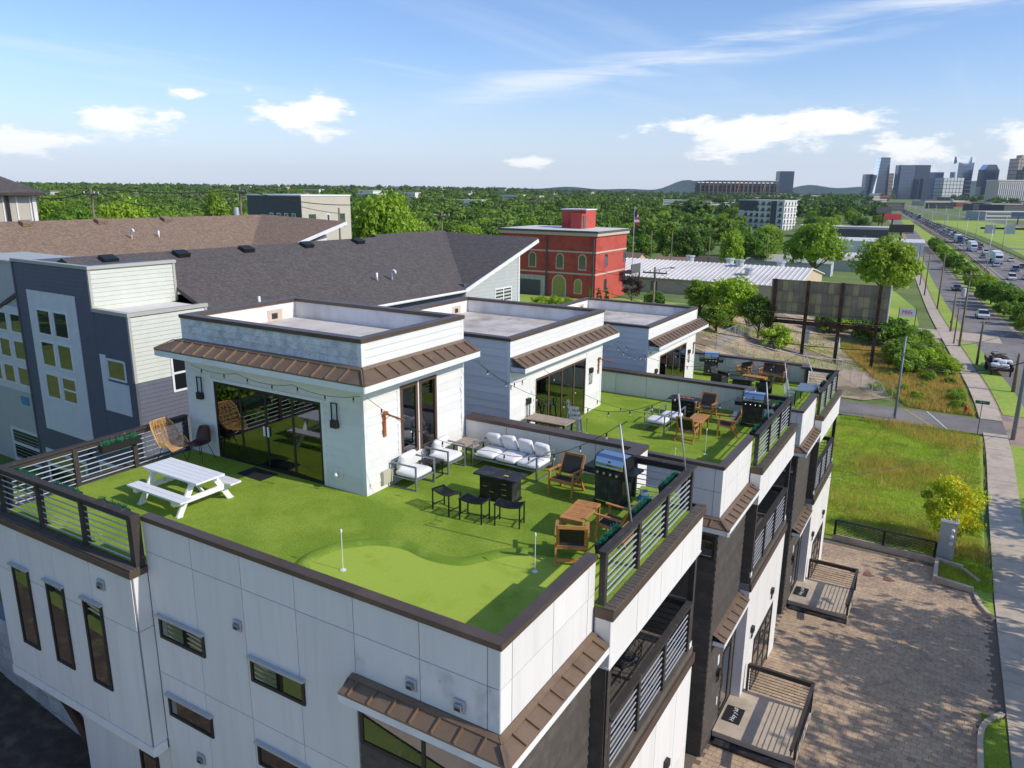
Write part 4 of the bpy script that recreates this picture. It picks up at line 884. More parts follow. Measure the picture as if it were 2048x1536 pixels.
t = thing('gas_bottle', 'white gas bottle standing under the side shelf of the middle grill', 'gas bottle', (-1.55,18.3,D2)); MB().lathe([(.12,0),(.15,.03),(.155,.28),(.11,.36),(.03,.39)], 16).build('tank', 'white_paint', t, True); MB().lathe([(.10,.38),(.10,.46),(.09,.46),(.09,.38)], 12).build('collar', 'white_trim', t)
t = thing('gas_bottle', 'blue gas bottle standing right of the near grill', 'gas bottle', (-.78,7.35,D1)); MB().lathe([(.12,0),(.15,.03),(.155,.28),(.11,.36),(.03,.39)], 16).build('tank', 'blue_fabric', t, True); MB().lathe([(.10,.38),(.10,.46),(.09,.46),(.09,.38)], 12).build('collar', 'white_trim', t)
# rattan wing chair and brown shell chair
def rattan_chair(loc, rz, label):
    t = thing('rattan_chair', label, 'chair', loc, rz); pr = [(-.36,.43,.30),(-.15,.40,.33),(.10,.40,.34),(.24,.50,.35),(.32,.72,.36),(.37,.95,.34),(.38,1.10,.26)]   # y, z, half width of the shell
    def P(i, u):
        y, z, w = pr[i]; k = abs(u)**2.2; wing = (.05,.18,.30,.30,.24,.16,.03)[i]
        return Vector((u*w, y-wing*k*(.9 if i > 2 else .15), z+k*(.22 if i <= 2 else .0)*(0 if i == 0 else 1)))
    us = np.linspace(-1, 1, 15)
    for u in us[2:-2:2]: MB().tube([P(i,u) for i in range(7)], .008, 5).build('cane', 'rattan', t)
    J = MB()
    for s in np.linspace(0, 5.98, 44):
        i = int(s); f = s-i; J.tube([P(i,u).lerp(P(i+1,u), f) for u in us], .0062, 4, False)
    J.build('weave', 'rattan', t)['kind'] = 'stuff'
    rim = [P(0,u) for u in us]+[P(i,1) for i in range(1,7)]+[P(6,u) for u in us[::-1]][1:]+[P(i,-1) for i in range(5,0,-1)]+[P(0,-1)]
    MB().tube(rim, .017, 6).build('rim', 'rattan', t)
    for sx in (-1, 1):
        for y0, y1 in ((-.12,-.26),(.14,.28)): MB().tube([(sx*.16,y0,.40),(sx*.25,y1,0)], .009, 6).build('leg', 'black_metal', t)
    return t
rattan_chair((-12.36,3.72,D1), R(98), 'honey-coloured rattan wing chair in the corner of the deck railing')
def shell_chair(loc, rz, label):
    t = thing('shell_chair', label, 'chair', loc, rz); rows = [(-.24,.455,.21),(-.20,.44,.235),(0,.425,.245),(.15,.44,.24),(.22,.52,.23),(.26,.66,.22),(.29,.80,.185),(.30,.86,.13)]
    V = []; us = np.linspace(-1,1,11)
    for y, z, w in rows:
        for u in us: k = abs(u)**2.4; V.append((u*w, y-(.10*k if z > .5 else .0), z+(.06*k if z < .5 else 0)))
    n = len(us); F = [(i*n+j, i*n+j+1, (i+1)*n+j+1, (i+1)*n+j) for i in range(len(rows)-1) for j in range(n-1)]
    o = MB().add(V, F).build('shell', 'brown_leather', t, True); sm = o.modifiers.new('th', 'SOLIDIFY'); sm.thickness = .022; s2 = o.modifiers.new('s', 'SUBSURF'); s2.levels = s2.render_levels = 1
    for sx in (-1, 1):
        for y0, y1 in ((-.12,-.24),(.12,.24)): MB().tube([(sx*.14,y0,.43),(sx*.24,y1,0)], .009, 6).build('leg', 'black_metal', t)
    return t
shell_chair((-11.88,4.24,D1), R(12), 'brown leather shell chair on thin black legs beside the sliding door')
tag(BX('doormat', 'black_rubber', None, (-.45,.45,-.27,.27,0,.015), loc=(-9.8,4.28,D1), rz=R(-2)), 'plain black doormat outside the four-panel sliding door', 'doormat')
def hey_mat(x, y, z, label):
    t = thing('doormat', label, 'doormat', (x,y,z), 0, 'lettered doormats'); BX('mat', 'black_rubber', t, (-.27,.27,-.40,.40,0,.015))
    textmesh("Hey y'all", .2, 'lettering', 'white_paint', t, (.02,0,.019), (0,0,R(90)), shear=.25)
hey_mat(.36, 13.30, -9.82, 'black doormat lettered in white script on the stoop nearer the tall drive weeds'); hey_mat(.36, 24.85, -11.17, 'black doormat lettered in white script on the stoop facing the red pavers')
# bar table and metal bar stools on the middle deck
t = thing('bar_table', 'tall grey-brown slatted bar table behind the partition coping', 'table', (-5.75,12.2,D2))
for i in range(14): BX('slat', 'grey_wood', t, (-.72+.103*i+.003, -.72+.103*(i+1)-.003, -.34, .34, 1.02, 1.05))
for x in (-1, 1):
    for y in (-1, 1): BX('leg', 'black_metal', t, (x*.62-.025, x*.62+.025, y*.28-.025, y*.28+.025, 0, 1.02))
BX('frame', 'black_metal', t, (-.64,.64,-.30,-.26,.97,1.019), (-.64,.64,.26,.30,.97,1.019))
def bar_stool(loc, rz, label):
    t = thing('bar_stool', label, 'stool', loc, rz, 'metal bar stools')
    MB().cushion((0,0,.745), .34, .34, .035).build('seat', 'grey_metal', t, True)
    for x in (-1, 1):
        for y in (-1, 1): MB().tube([(x*.13,y*.13,.74),(x*.205,y*.205,0)], [.028,.018], 6).build('leg', 'grey_metal', t)
    for h in (.3,): BX('foot_ring', 'grey_metal', t, (-.18,.18,-.185,-.165,h,h+.02), (-.18,.18,.165,.185,h,h+.02), (-.185,-.165,-.165,.165,h,h+.02), (.165,.185,-.165,.165,h,h+.02))
    MB().tube([(-.15,.14,.75),(-.155,.19,.93),(-.08,.2,1.0),(.08,.2,1.0),(.155,.19,.93),(.15,.14,.75)], .013, 6).build('back_frame', 'grey_metal', t); BX('back_slat', 'grey_metal', t, (-.04,.04,.165,.175,.76,.98))
    return t
for i, (x, y) in enumerate(((-5.55,13.65),(-5.85,14.15),(-6.15,14.65))): bar_stool((x,y,D2), R(100), ('grey metal bar stool nearest the tall slatted table', 'grey metal bar stool in the middle of three by the sliding door', 'grey metal bar stool pushed closest to the penthouse door')[i])
# black wicker chairs and dining set on the lowest deck
def wicker_chair(loc, rz, label, group='black wicker chairs'):
    t = thing('wicker_chair', label, 'chair', loc, rz, group); m = 'black_weave'
    BX('seat', m, t, (-.29,.29,-.30,.28,.30,.38)); MB().slab([(-.29,.22,.36),(.29,.22,.36),(.29,.38,.86),(-.29,.38,.86)], .06).build('backrest', m, t)
    for s in (-1, 1): BX('side', m, t, (s*.30-.03, s*.30+.03, -.30, .30, .0, .60)); 
    BX('front_panel', m, t, (-.27,.27,-.29,-.26,.06,.299)); MB().cushion((0,-.02,.42), .52, .52, .1).build('seat_cushion', 'black_top', t, True)
    return t
wicker_chair((-5.05,28.85,D3), R(75), 'black wicker armchair at the grill end of the low fire table'); wicker_chair((-2.75,28.15,D3), R(-95), 'black wicker armchair between the low fire table and the dining table')
t = thing('dining_table', 'dark grey slatted dining table by the lowest deck rail', 'table', (-.72,27.55,D3))
for i in range(9): BX('slat', 'grey_metal', t, (-.42+.0935*i+.003, -.42+.0935*(i+1)-.003, -.78, .78, .71, .74))
for x in (-1, 1):
    for y in (-1, 1): BX('leg', 'black_metal', t, (x*.36-.02, x*.36+.02, y*.7-.02, y*.7+.02, 0, .71))
def slat_chair(loc, rz, label):
    t = thing('slat_chair', label, 'chair', loc, rz, 'pale dining chairs'); m = 'galv'
    for s in (-1, 1):
        MB().tube([(s*.22,-.22,0),(s*.22,-.2,.44)], .013, 6).build('leg', m, t); MB().tube([(s*.22,.24,0),(s*.22,.2,.44),(s*.21,.28,.86)], .013, 6).build('back_leg', m, t)
    for i in range(7): BX('seat_slat', m, t, (-.23,.23,-.22+.062*i,-.22+.062*i+.045,.435,.45))
    for i in range(5): MB().bar((-.21,.215+.018*i,.5+.08*i), (.21,.215+.018*i,.5+.08*i), .012, .05).build('back_slat', m, t)
    return t
slat_chair((-1.42,27.95,D3), R(90), 'pale slatted dining chair at the wall end of the dining table'); slat_chair((-1.38,27.2,D3), R(90), 'pale slatted dining chair at the near end of the dining table')
def egg_chair(loc, rz, label):
    t = thing('basket_chair', label, 'chair', loc, rz, 'black basket chairs'); J = MB(); n = 22
    prof = [(.05,.30),(.22,.32),(.36,.42),(.43,.58),(.44,.75)]
    for k in range(n): J.tube([(r*math.cos(2*math.pi*k/n)*1., r*math.sin(2*math.pi*k/n), z+.25*max(0,math.sin(2*math.pi*k/n))*(z-.3)*1.6) for r, z in prof], .008, 4)
    for r, z in prof[1:]: J.tube([(r*math.cos(a), r*math.sin(a), z+.25*max(0,math.sin(a))*(z-.3)*1.6) for a in np.linspace(0,2*math.pi,26)], .010, 4)
    J.build('basket', 'black_weave', t); MB().cushion((0,0,.42), .6, .6, .14).build('seat_cushion', 'black_top', t, True)
    for a in range(4): MB().tube([(.1*math.cos(a*1.57+.8),.1*math.sin(a*1.57+.8),.31),(.32*math.cos(a*1.57+.8),.32*math.sin(a*1.57+.8),0)], .012, 5).build('leg', 'black_metal', t)
    return t
egg_chair((-.75,4.25,-4.6), R(70), 'black basket chair on the balcony below the first deck, near its column'); egg_chair((-.75,6.4,-4.6), R(70), 'black basket chair on the balcony below the first deck, by the far rail')
teak_chair((-.8,16.2,-5.6), R(60), 'wooden armchair on the middle house balcony', 'balcony chairs'); teak_chair((-.8,27.4,-6.95), R(60), 'wooden armchair on the lowest house balcony', 'balcony chairs')
# golf pins, planters, poles, string lights, ring-toss arms
def golf_pin(x, y, z, label, h=.84, rod='white_paint'):
    t = thing('golf_pin', label, 'golf pin', (x,y,z+.006), 0, 'golf pins'); MB().tube([(0,0,0),(.0,0,h)], .0065, 6).build('rod', rod, t); MB().lathe([(.055,0),(.058,.012),(.03,.014)], 14).build('cup', 'white_paint', t)
    MB().lathe([(.008,h-.09),(.017,h-.07),(.018,h-.02),(.008,h)], 10).build('marker', rod, t, True)
golf_pin(-4.55,1.73,D1,'white golf pin on the left half of the putting green'); golf_pin(-1.46,3.57,D1,'grey-tipped golf pin on the green beside a teak armchair',.80); golf_pin(-5.5,14.4,D2,'golf pin with a green marker near the bar stools',.55,'planter_green'); golf_pin(-1.48,14.5,D2,'white golf pin close to the middle deck parapet corner',.85); golf_pin(-2.16,13.66,D2,'short golf pin with a round white marker on the middle deck',.35)
def planter(loc, rz, L, label, group='railing planters'):
    t = thing('planter', label, 'planter', loc, rz, group)
    MB().prism([(-.07,-.16),(.07,-.16),(.10,.0),(-.10,.0)], -L/2, L/2, 0).build('trough', 'planter_box', t)
    J = MB(); n = int(L*70)
    nc = max(2, int(L/.3))
    for c in range(nc):
        cx = -L/2+L*(c+.5)/nc
        for _ in range(70):
            x = cx+random.gauss(0,.07); y = random.uniform(-.06,.06); h = random.uniform(.05,.13); dx, dy = random.gauss(0,.035), random.gauss(0,.035); w = .006
            if abs(x) > L/2: continue
            J.add([(x-w,y,0),(x+w,y,0),(x+dx+w*.5,y+dy,h),(x+dx-w*.5,y+dy,h)], [(0,1,2,3)]); J.add([(x,y-w,0),(x,y+w,0),(x-dx+w*.3,y+dy,h*.8)], [(0,1,2)])
    J.build('grass', 'planter_green', t)['kind'] = 'stuff'
    for s in (-.3, .3): MB().bar((s*L,.0,-.02), (s*L,.16,.0), .02, .03).build('bracket', 'black_metal', t)
    return t
for i, (y, lb) in enumerate(((4.0,'green-tufted planter on the near deck rail beside the putting green'),(5.55,'green-tufted planter on the near deck rail behind a teak armchair'),(7.2,'green-tufted planter on the near deck rail next to the grill'))): planter((-.16,y,-.06), R(-90), .92, lb)
for i, (x, lb) in enumerate(((-8.95,'green-tufted planter at the end of the side bay rail'),(-10.55,'green-tufted planter on the side bay rail opposite the picnic bench'),(-12.1,'green-tufted planter by the outer corner of the side bay rail'))): planter((x,.04,-.03), R(180), .95, lb)
planter((-12.64,2.55,-.1), R(90), 1.0, 'green-tufted planter hung on the rear rail beside the rattan chair')
for j, (oy, oz, nm) in enumerate(((11.15,-1.0,'middle'),(22.7,-2.35,'lowest'))):
    for i, y in enumerate((4.0,5.55,7.2)): planter((-.16,y+oy,-.06+oz), R(-90), .8, ('green-tufted planter on the %s deck rail, end nearest the parapet', 'green-tufted planter halfway along the %s deck rail', 'green-tufted planter at the far end of the %s deck rail')[i] % nm)
def pole(base, top, label):
    return tag(MB().tube([base, top], .018, 7).build('light_pole', 'galv', None, True), label, 'pole', 'string-light poles on the deck rails')
POLES = []
for b, tp, y, lb in (((1264.3,1039.7),(1240,849),4.5,'thin steel pole rising from the near deck rail above a teak chair'),((1370.4,943),(1357,787),7.6,'thin steel pole at the far corner of the near deck rail'),((1536,846),(1533,764),15.9,'thin steel pole on the middle deck rail behind the grill'),((1578,800),(1570,725),18.9,'thin steel pole at the far corner of the middle deck rail')):
    zb = at(*b, 0, .05)[2]; B = Vector((.05, y, .03 if y < 10 else -.97)); Tp = at(*tp, 1, y); Tp = Vector((max(-.9,min(.1,Tp.x)), y, min(Tp.z, B.z+2.2))); POLES.append(Tp); pole(B, Tp, lb)
for b, tp, lb in (((.05,25.9,-2.3),(-.75,26.0,-.6),'slanting steel pole over the lowest dining table'),((.05,30.6,-2.3),(0,30.65,-.7),'upright steel pole at the far corner of the lowest deck rail')): POLES.append(Vector(tp)); pole(b, tp, lb)
def string_lights(pts, sag, label, step=.62, group='string lights'):
    t = thing('string_lights', label, 'string lights', pts[0], 0, group); o0 = Vector(pts[0]); path = []
    for a, b in zip(pts[:-1], pts[1:]):
        a = Vector(a); b = Vector(b); n = 14
        for i in range(n): u = i/n; p = a.lerp(b, u); p.z -= sag*4*u*(1-u)*(b-a).length/6; path.append(p-o0)
    path.append(Vector(pts[-1])-o0)
    MB().tube(path, .006, 4).build('cable', 'wire', t); L = 0
    sock = MB().lathe([(.012,0),(.014,-.02),(.02,-.05),(.018,-.075)], 8).mesh('socket'); blb = MB().lathe([(.013,-.075),(.021,-.095),(.023,-.115),(.012,-.135)], 8).mesh('bulb'); blb.shade_smooth()
    nxt = .4
    for p, q in zip(path[:-1], path[1:]):
        d = (q-p).length
        while L+d > nxt: c = p.lerp(q, (nxt-L)/d); mk('socket', sock, 'black_frame', t, loc=c); mk('bulb', blb, 'bulb', t, loc=c); nxt += step
        L += d
    return t
string_lights([(-11.9,4.22,1.62),(-10.2,4.22,1.60),(-8.3,4.22,1.58),(-6.25,4.25,1.60)], .35, 'string lights looped under the soffit above the sliding door', .85)
string_lights([(-6.02,4.2,1.62),(-3.6,5.4,.5),POLES[0]], .55, 'string lights sagging from the penthouse corner to the near rail pole', .75); string_lights([(-6.05,8.5,1.6),(-3.2,8.9,.75),POLES[1]], .5, 'string lights running above the sofa to the corner pole', .75)
string_lights([(-6.1,11.3,.55),(-5.6,9.2,.95),(-6.05,8.6,1.6)], .2, 'string lights bridging from the first penthouse to the middle one', .8)
string_lights([(-6.1,12.4,.6),(-3.0,14.6,-.9),POLES[2]], .5, 'string lights crossing the middle deck low over the white seats', .8); string_lights([(-6.1,18.1,.55),(-3.2,19.4,-.3),POLES[3]], .5, 'string lights along the partition of the middle deck', .8); string_lights([(-6.1,17.9,.5),(-6.3,22.6,-.6)], .5, 'string lights bridging the gap to the lowest penthouse', .7)
string_lights([(-6.1,24.0,-.85),(-3.2,26.6,-1.7),POLES[4]], .5, 'string lights over the low fire table', .7); string_lights([(-6.1,29.4,-.85),(-3.0,31.0,-1.5),POLES[5]], .5, 'string lights along the far wall of the lowest deck', .7)
def ring_toss(x, y, z, label, L=.62):
    t = thing('ring_toss', label, 'wall game', (x,y,z), 0, 'wall-mounted ring games'); BX('back_board', 'redwood', t, (0,.03,-.05,.05,-.3,.32)); BX('top_block', 'redwood', t, (.03,.09,-.06,.06,.24,.32)); MB().bar((.06,0,.27), (L,0,.20), .028, .035).build('arm', 'redwood', t); MB().tube([(.05,.0,.14),(.18,0,.235)], .008, 5).build('brace', 'redwood', t)
ring_toss(-6.525, 5.32, .63, 'red-brown wooden ring-toss arm on the near penthouse wall'); ring_toss(-6.595, 17.6, -.35, 'red-brown wooden ring-toss arm on the middle penthouse wall'); ring_toss(-6.595, 29.2, -1.7, 'red-brown wooden ring-toss arm on the lowest penthouse wall')
# ================================================================ neighbouring buildings
def roofpoly(root, name, m, pts, t=.16): return MB().slab(pts, t).build(name, m, root)
def pipe(root, x, y, z, h=.5, hook=False):
    pts = [(x,y,z),(x,y,z+h)]
    if hook: pts += [(x+.04,y,z+h+.12),(x+.16,y,z+h+.16),(x+.26,y,z+h+.1),(x+.27,y,z+h-.02)]
    MB().tube(pts, .055, 8).build('vent_pipe', 'white_paint', root, True)
def roofvent(root, x, y, z, m):
    o = BX('roof_vent', m, root, (-.28,.22,-.3,.3,0,.2)); o.location = (x,y,z); o.rotation_euler = (0,R(18),0)
# ---- grey and sage townhouse across the rear lane
GO = PZ(254.6, 625.6, 27); gz = GO.z
H = thing('row_house', 'grey-blue and sage sided row house with dark shingle roof across the lane', 'house', (GO.x, GO.y, 0), R(-2), 'row houses across the lane')
zg = -8.2
wl_ = BX('wall', 'navy_board', H, (-7.95,-.02,.02,3.2,zg,1.45), (-7.95,-2.3,.02,3.5,1.45,3.0), (-9.9,1.2,3.2,24.0,zg,.55), (-9.9,1.2,18.6,24.0,.55,.9))
boards(wl_, 'navy_board', 'y-', .02, -7.95, -2.3, zg, 2.98, .165, joined=True); boards(wl_, 'navy_board', 'y-', .02, -2.3, -.02, zg, 1.42, .165, joined=True)
boards(wl_, 'navy_board', 'x+', -.02, .02, 3.2, zg, -1.0, .165, joined=True); boards(wl_, 'sage_board', 'x+', -.02, .02, 3.2, -1.0, 1.42, .165, joined=True); boards(wl_, 'sage_board', 'x+', -2.3, .02, 3.5, 1.46, 2.98, .165, joined=True)
for b in ((-.07,.03,-.03,.07,-1.0,1.45),(-2.35,-2.25,-.03,.07,1.5,3.0),(-2.34,-2.24,3.42,3.52,1.5,3.0),(-.07,.03,3.12,3.22,-1.0,1.45)): BX('corner_board', 'sage_trim', H, b)
BX('corner_board', 'navy_board', H, (-.075,.035,-.035,.075,zg,-1.0), (-8.0,-7.9,-.03,.07,zg,3.0))
BX('coping', 'sage_trim', H, (-2.3,.06,-.06,.16,1.45,1.58),(-.16,.06,.16,3.26,1.45,1.58),(-7.98,-2.2,-.06,.16,3.0,3.12),(-2.42,-2.2,.16,3.56,3.0,3.12))
BX('flat_roof', 'white_roof', H, (-2.3,-.1,.1,3.2,1.40,1.46))
BX('window_panel', 'blue_panel', H, (-7.05,-3.42,-.03,.0,-3.95,1.92))
for j, (z0, z1) in enumerate(((.15,1.22),(-1.15,-.08),(-2.5,-1.43))):
    for (a0, a1) in ((-6.45,-5.38),(-5.17,-4.1)): window(H, 'y-', -.03, a0, a1, z0, z1, 'white_trim', .07, 'glass_dark', mh=((z0+z1)/2,) if (j == 2 and a0 > -5.2) else ())
BX('window_panel', 'blue_panel', H, (-2.2,-1.8,-.01,.0,-2.35,-.15),(-1.8,-.45,-.01,.0,-2.35,-1.15)); window(H, 'y-', 0., -1.72, -.52, -1.05, -.25, 'white_trim', .07, 'glass_dark'); window(H, 'x+', 0., 1.45, 2.55, -1.65, -.2, 'white_trim', .08, 'glass_dark', mh=(-.92,))
BX('solar_panel', 'blue_fabric', H, (-8.9,-8.3,-.05,.0,-3.2,-2.85)); 
window(H, 'y-', 0., -3.2, -.5, zg, -4.6, 'blue_panel', .14, 'glass_far', mh=(-5.4,-6.2,-7.), name='garage_door'); window(H, 'y-', 0., -7.4, -4.2, zg, -4.9, 'blue_panel', .14, 'glass_far', mh=(-5.6,-6.4,-7.2), name='garage_door')
lantern(H, 'y-', 0, -3.8, -4.6)
# left neighbour bay, set back
BX('side_wing', 'light_grey_board', H, (-15.5,-7.95,.7,4.0,zg,2.75)); boards(H, 'light_grey_board', 'y-', .7, -15.5, -8.0, zg, 2.75, .165, joined=True); BX('wing_coping', 'sage_trim', H, (-15.5,-7.96,.62,.8,2.75,2.87))
BX('window_panel', 'blue_panel', H, (-13.2,-8.9,.64,.69,-3.0,.9))
for (z0, z1) in ((-.3,.6),(-1.5,-.6),(-2.7,-1.8)):
    for a0 in (-12.8,-11.6,-10.3): window(H, 'y-', .64, a0, a0+1.0, z0, z1, 'white_trim', .07, 'glass_dark')
window(H, 'y-', .69, -12.0, -8.6, zg, -4.9, 'white_trim', .14, 'glass_far', mh=(-5.7,-6.5,-7.3), name='garage_door'); lantern(H, 'y-', .69, -8.35, -4.4)
# roof
E0, RX, RZ_, YA, YV, YP = .66, -5.2, 3.22, 3.3, 18.5, 25.0
roofpoly(H, 'roof_slope', 'shingle_dark', [(1.5,YA,E0-.04),(1.5,YV,E0-.04),(RX,YP,RZ_),(RX,.6,RZ_),(-2.32,.6,2.05),(-2.32,YA+.2,2.05)][::1])
roofpoly(H, 'roof_slope', 'shingle_dark', [(RX,.6,RZ_),(RX,YP,RZ_),(-11.5,YP,.7),(-11.5,.6,.7)]); roofpoly(H, 'cross_roof', 'shingle_dark', [(1.5,YV-.3,E0-.06),(1.9,YP+.3,RZ_-.05),(RX,YP+.3,RZ_+.02),(RX,YP-.1,RZ_-.05)])
MB().prism([(18.5,.5),(24.2,.5),(24.2,2.55),(18.7,.75)], .9, 1.2, 0).build('gable_wall', 'light_grey_board', H); boards(H, 'light_grey_board', 'x+', 1.2, 18.7, 24.2, -3, .7, .2, joined=True)
for i in range(9): z0 = .7+.2*i; boards(H, 'light_grey_board', 'x+', 1.2, 18.7+max(0,(z0-.75+.15)/1.8*5.3), 24.2, z0, z0+.2, .2, joined=True)
MB().bar((1.62,18.2,.62), (1.98,25.2,2.98), .06, .2).build('rake_board', 'white_trim', H); MB().tube([(1.6,YA,.6),(1.6,YV,.6)], .07, 8).build('gutter', 'white_trim', H); BX('corner_board', 'white_trim', H, (1.15,1.26,24.1,24.25,-4,2.5)); window(H, 'x+', 1.2, 21.6, 23.4, -.9, .35, 'white_trim', .08, 'glass_dark', mv=(22.5,))
for y in (2.2,5.5,9.0,12.8,16.6): roofvent(H, RX+.5, y, RZ_-.22, 'black_frame')
pipe(H, -.6, 13.6, 1.45, .4); pipe(H, -.5, 14.6, 1.40, .35, True); pipe(H, .2, 5.6, 1.1, .5)
# ---- brown-roofed row house behind
H2 = thing('row_house', 'row house with brown shingle roof and white gable end behind the dark roof', 'house', (GO.x-16.2, GO.y+1.5, .75), R(-2), 'row houses across the lane')
BX('wall', 'light_grey_board', H2, (-10,1.0,2,22.0,-9,.5))
roofpoly(H2, 'roof_slope', 'shingle_brown', [(1.5,-6,.4),(1.5,16.0,.4),(RX,22.5,3.25),(RX,-6,3.25)]); roofpoly(H2, 'roof_slope', 'shingle_brown', [(RX,-6,3.25),(RX,22.5,3.25),(-12,22.5,.5),(-12,-6,.5)]); roofpoly(H2, 'cross_roof', 'shingle_brown', [(1.5,15.7,.38),(3.6,22.8,3.0),(RX,22.8,3.27),(RX,22.4,3.2)])
MB().prism([(16.5,.2),(21.8,.2),(21.8,2.1),(16.7,.4)], 1.0, 2.6, 0).build('gable_wall', 'white_board', H2); MB().bar((1.7,15.6,.35), (3.7,22.7,2.9), .06, .22).build('rake_board', 'white_trim', H2)
for y in (-2.5,1.6,5.9,10.2,14.6): roofvent(H2, RX+.5, y, 3.05, 'shingle_brown')
pipe(H2, -2.6, 10.8, 2.1, .45, True); pipe(H2, -2.6, 12.6, 2.1, .45)
# ---- second dark roof further along
H3 = thing('row_house', 'low dark-shingled house roof showing past the end of the row', 'house', (GO.x-13.5, GO.y+31, -.55), R(-2), 'row houses across the lane')
BX('wall', 'light_grey_board', H3, (-5,2.0,0,8.0,-9,1.4)); roofpoly(H3, 'roof_slope', 'shingle_dark', [(2.3,-.5,1.3),(2.3,8.5,1.3),(-1.5,8.5,3.0),(-1.5,-.5,3.0)]); roofpoly(H3, 'roof_slope', 'shingle_dark', [(-1.5,-.5,3.0),(-1.5,8.5,3.0),(-5.3,8.5,1.3),(-5.3,-.5,1.3)]); MB().prism([(-5,1.4),(2,1.4),(-1.5,2.9)], .0, .1, 1).build('gable_wall', 'light_grey_board', H3)
# ---- top-left house
Q = PZ(77, 385, 50); H4 = thing('corner_house', 'pale board-sided house with grey hip roof at the end of the lane', 'house', (Q.x,Q.y,Q.z), R(64))
BX('wall', 'beige_panel', H4, (-9,-.4,.3,9,-12,-.1)); [BX('batten', 'white_trim', H4, (x-.04,x+.04,.26,.30,-12,-.1)) for x in np.arange(-8.8,-.4,.75)]; BX('corner_board', 'white_trim', H4, (-.42,-.2,.2,.45,-12,-.1)); BX('downpipe', 'black_frame', H4, (-1.9,-1.7,.15,.29,-12,-.1))
roofpoly(H4, 'roof_slope', 'shingle_dark', [(-10,-.4,0),(.35,-.4,0),(-3.6,4.5,1.75),(-10,4.5,1.75)], .2); roofpoly(H4, 'roof_slope', 'shingle_dark', [(.35,-.4,0),(.35,9.5,0),(-3.6,4.6,1.75),(-3.6,4.5,1.75)], .2); roofvent(H4, -3.9, 3.4, 1.4, 'black_frame')
# ---- flat-roofed charcoal and beige block
Q = PZ(601.5, 391.5, 95); H5 = thing('flat_roofed_block', 'flat-roofed apartment block, charcoal on one face and beige on the other', 'building', (Q.x,Q.y,Q.z), R(-2))
xl = (at(489,390,1,Q.y)-Q).x; yr = (at(696.5,391.5,0,Q.x)-Q).y
yr = min(yr, 16)
BX('wall', 'charcoal_wall', H5, (xl,-.05,.0,yr,-14,-.05)); BX('wall', 'beige_panel', H5, (-.05,.0,.02,yr,-14,-.05)); BX('roof_edge', 'white_trim', H5, (xl-.1,.08,-.08,yr+.1,-.05,.12))
for i in range(4): a = lerp(xl*.55, -1.5, i/3); window(H5, 'y-', 0, a-.35, a+.35, -4.1, -2.2, 'white_trim', .08, 'glass_far')
for i, y in enumerate((yr*.2, yr*.52, yr*.8)): window(H5, 'x+', 0., y-(.6 if i != 1 else .3), y+(.6 if i != 1 else .3), -4.0, -2.3, 'sign_green' if i != 1 else 'white_trim', .1, 'glass_far')
# ---- red stucco building
Q = PZ(1193.5, 463, 106); zb = Tz(Q.x-3, Q.y-.5)-Q.z-.4; H6 = thing('red_building', 'red stucco building with arched windows, pale cornice and roof stair box', 'building', (Q.x,Q.y,Q.z), 0)
xl = (at(1003,454.5,1,Q.y)-Q).x; yr = min(11, (at(1276,454.5,0,Q.x)-Q).y); zt = 0
BX('wall', 'red_stucco', H6, (xl,0,0,yr,zb,-.7)); BX('cornice', 'cream_trim', H6, (xl-.3,.3,-.3,yr+.3,-.7,-.25)); BX('roof_edge', 'charcoal_wall', H6, (xl-.45,.45,-.45,yr+.45,-.25,0)); BX('roof_deck', 'white_roof', H6, (xl-.2,.2,-.2,yr+.2,-.02,.03))
for z in (-3.1,-6.2): BX('string_course', 'cream_trim', H6, (xl-.06,.06,-.06,yr+.06,z,z+.22))
BX('stair_box', 'red_stucco', H6, (-8.6,-4.6,6,9.5,.03,2.7),(-6.4,-4.6,4.6,6,.03,2.2)); BX('stair_roof', 'white_trim', H6, (-8.8,-4.5,5.9,9.7,2.7,2.85)); BX('stair_door', 'charcoal_wall', H6, (-4.598,-4.5,5.0,5.9,.05,1.9))
def archwin(root, face, k, a, z, w=1.0, h=2.0, tm='cream_trim'):
    def out(s, e): 
        p = [(a-w/2-e, z-e), (a+w/2+e, z-e)]; r = w/2+e; n = 8
        return p+[(a+r*math.cos(math.pi*i/n), z+h-w/2+r*math.sin(math.pi*i/n)) for i in range(n+1)]
    for e, n0, n1, m, nm in ((.16, 0., .06, tm, 'window'), (0., .061, .075, 'glass_far', 'pane')):
        pts = out(0, e); A = [fp(face,k,p,n0,q) for p,q in pts]; B = [fp(face,k,p,n1,q) for p,q in pts]; m_ = len(pts)
        o = MB().add(A+B, [tuple(range(m_-1,-1,-1)), tuple(range(m_,2*m_))]+[(i,(i+1)%m_,m_+(i+1)%m_,m_+i) for i in range(m_)]).build(nm, m, root if nm == 'window' else o)
    return o
for px_ in (1065,1120,1165): archwin(H6, 'y-', 0., (at(px_,520,1,Q.y)-Q).x, -5.4)
archwin(H6, 'y-', 0., (at(1156,575,1,Q.y)-Q).x, zb+1.2, 1.0, 1.9); archwin(H6, 'y-', 0., (at(1118,575,1,Q.y)-Q).x, zb+.5, 2.0, 3.0, 'stone_block')
a = (at(1060,575,1,Q.y)-Q).x; BX('stone_surround', 'stone_block', H6, (a-2.6,a+2.6,-.2,0,zb,zb+3.4)); BX('garage_door', 'charcoal_wall', H6, (a-1.9,a+1.9,-.25,-.2,zb,zb+2.7))
for px_ in (1094,1187): BX('downpipe', 'charcoal_wall', H6, ((at(px_,520,1,Q.y)-Q).x-.09,(at(px_,520,1,Q.y)-Q).x+.09,-.2,-.065,zb,-1.0))
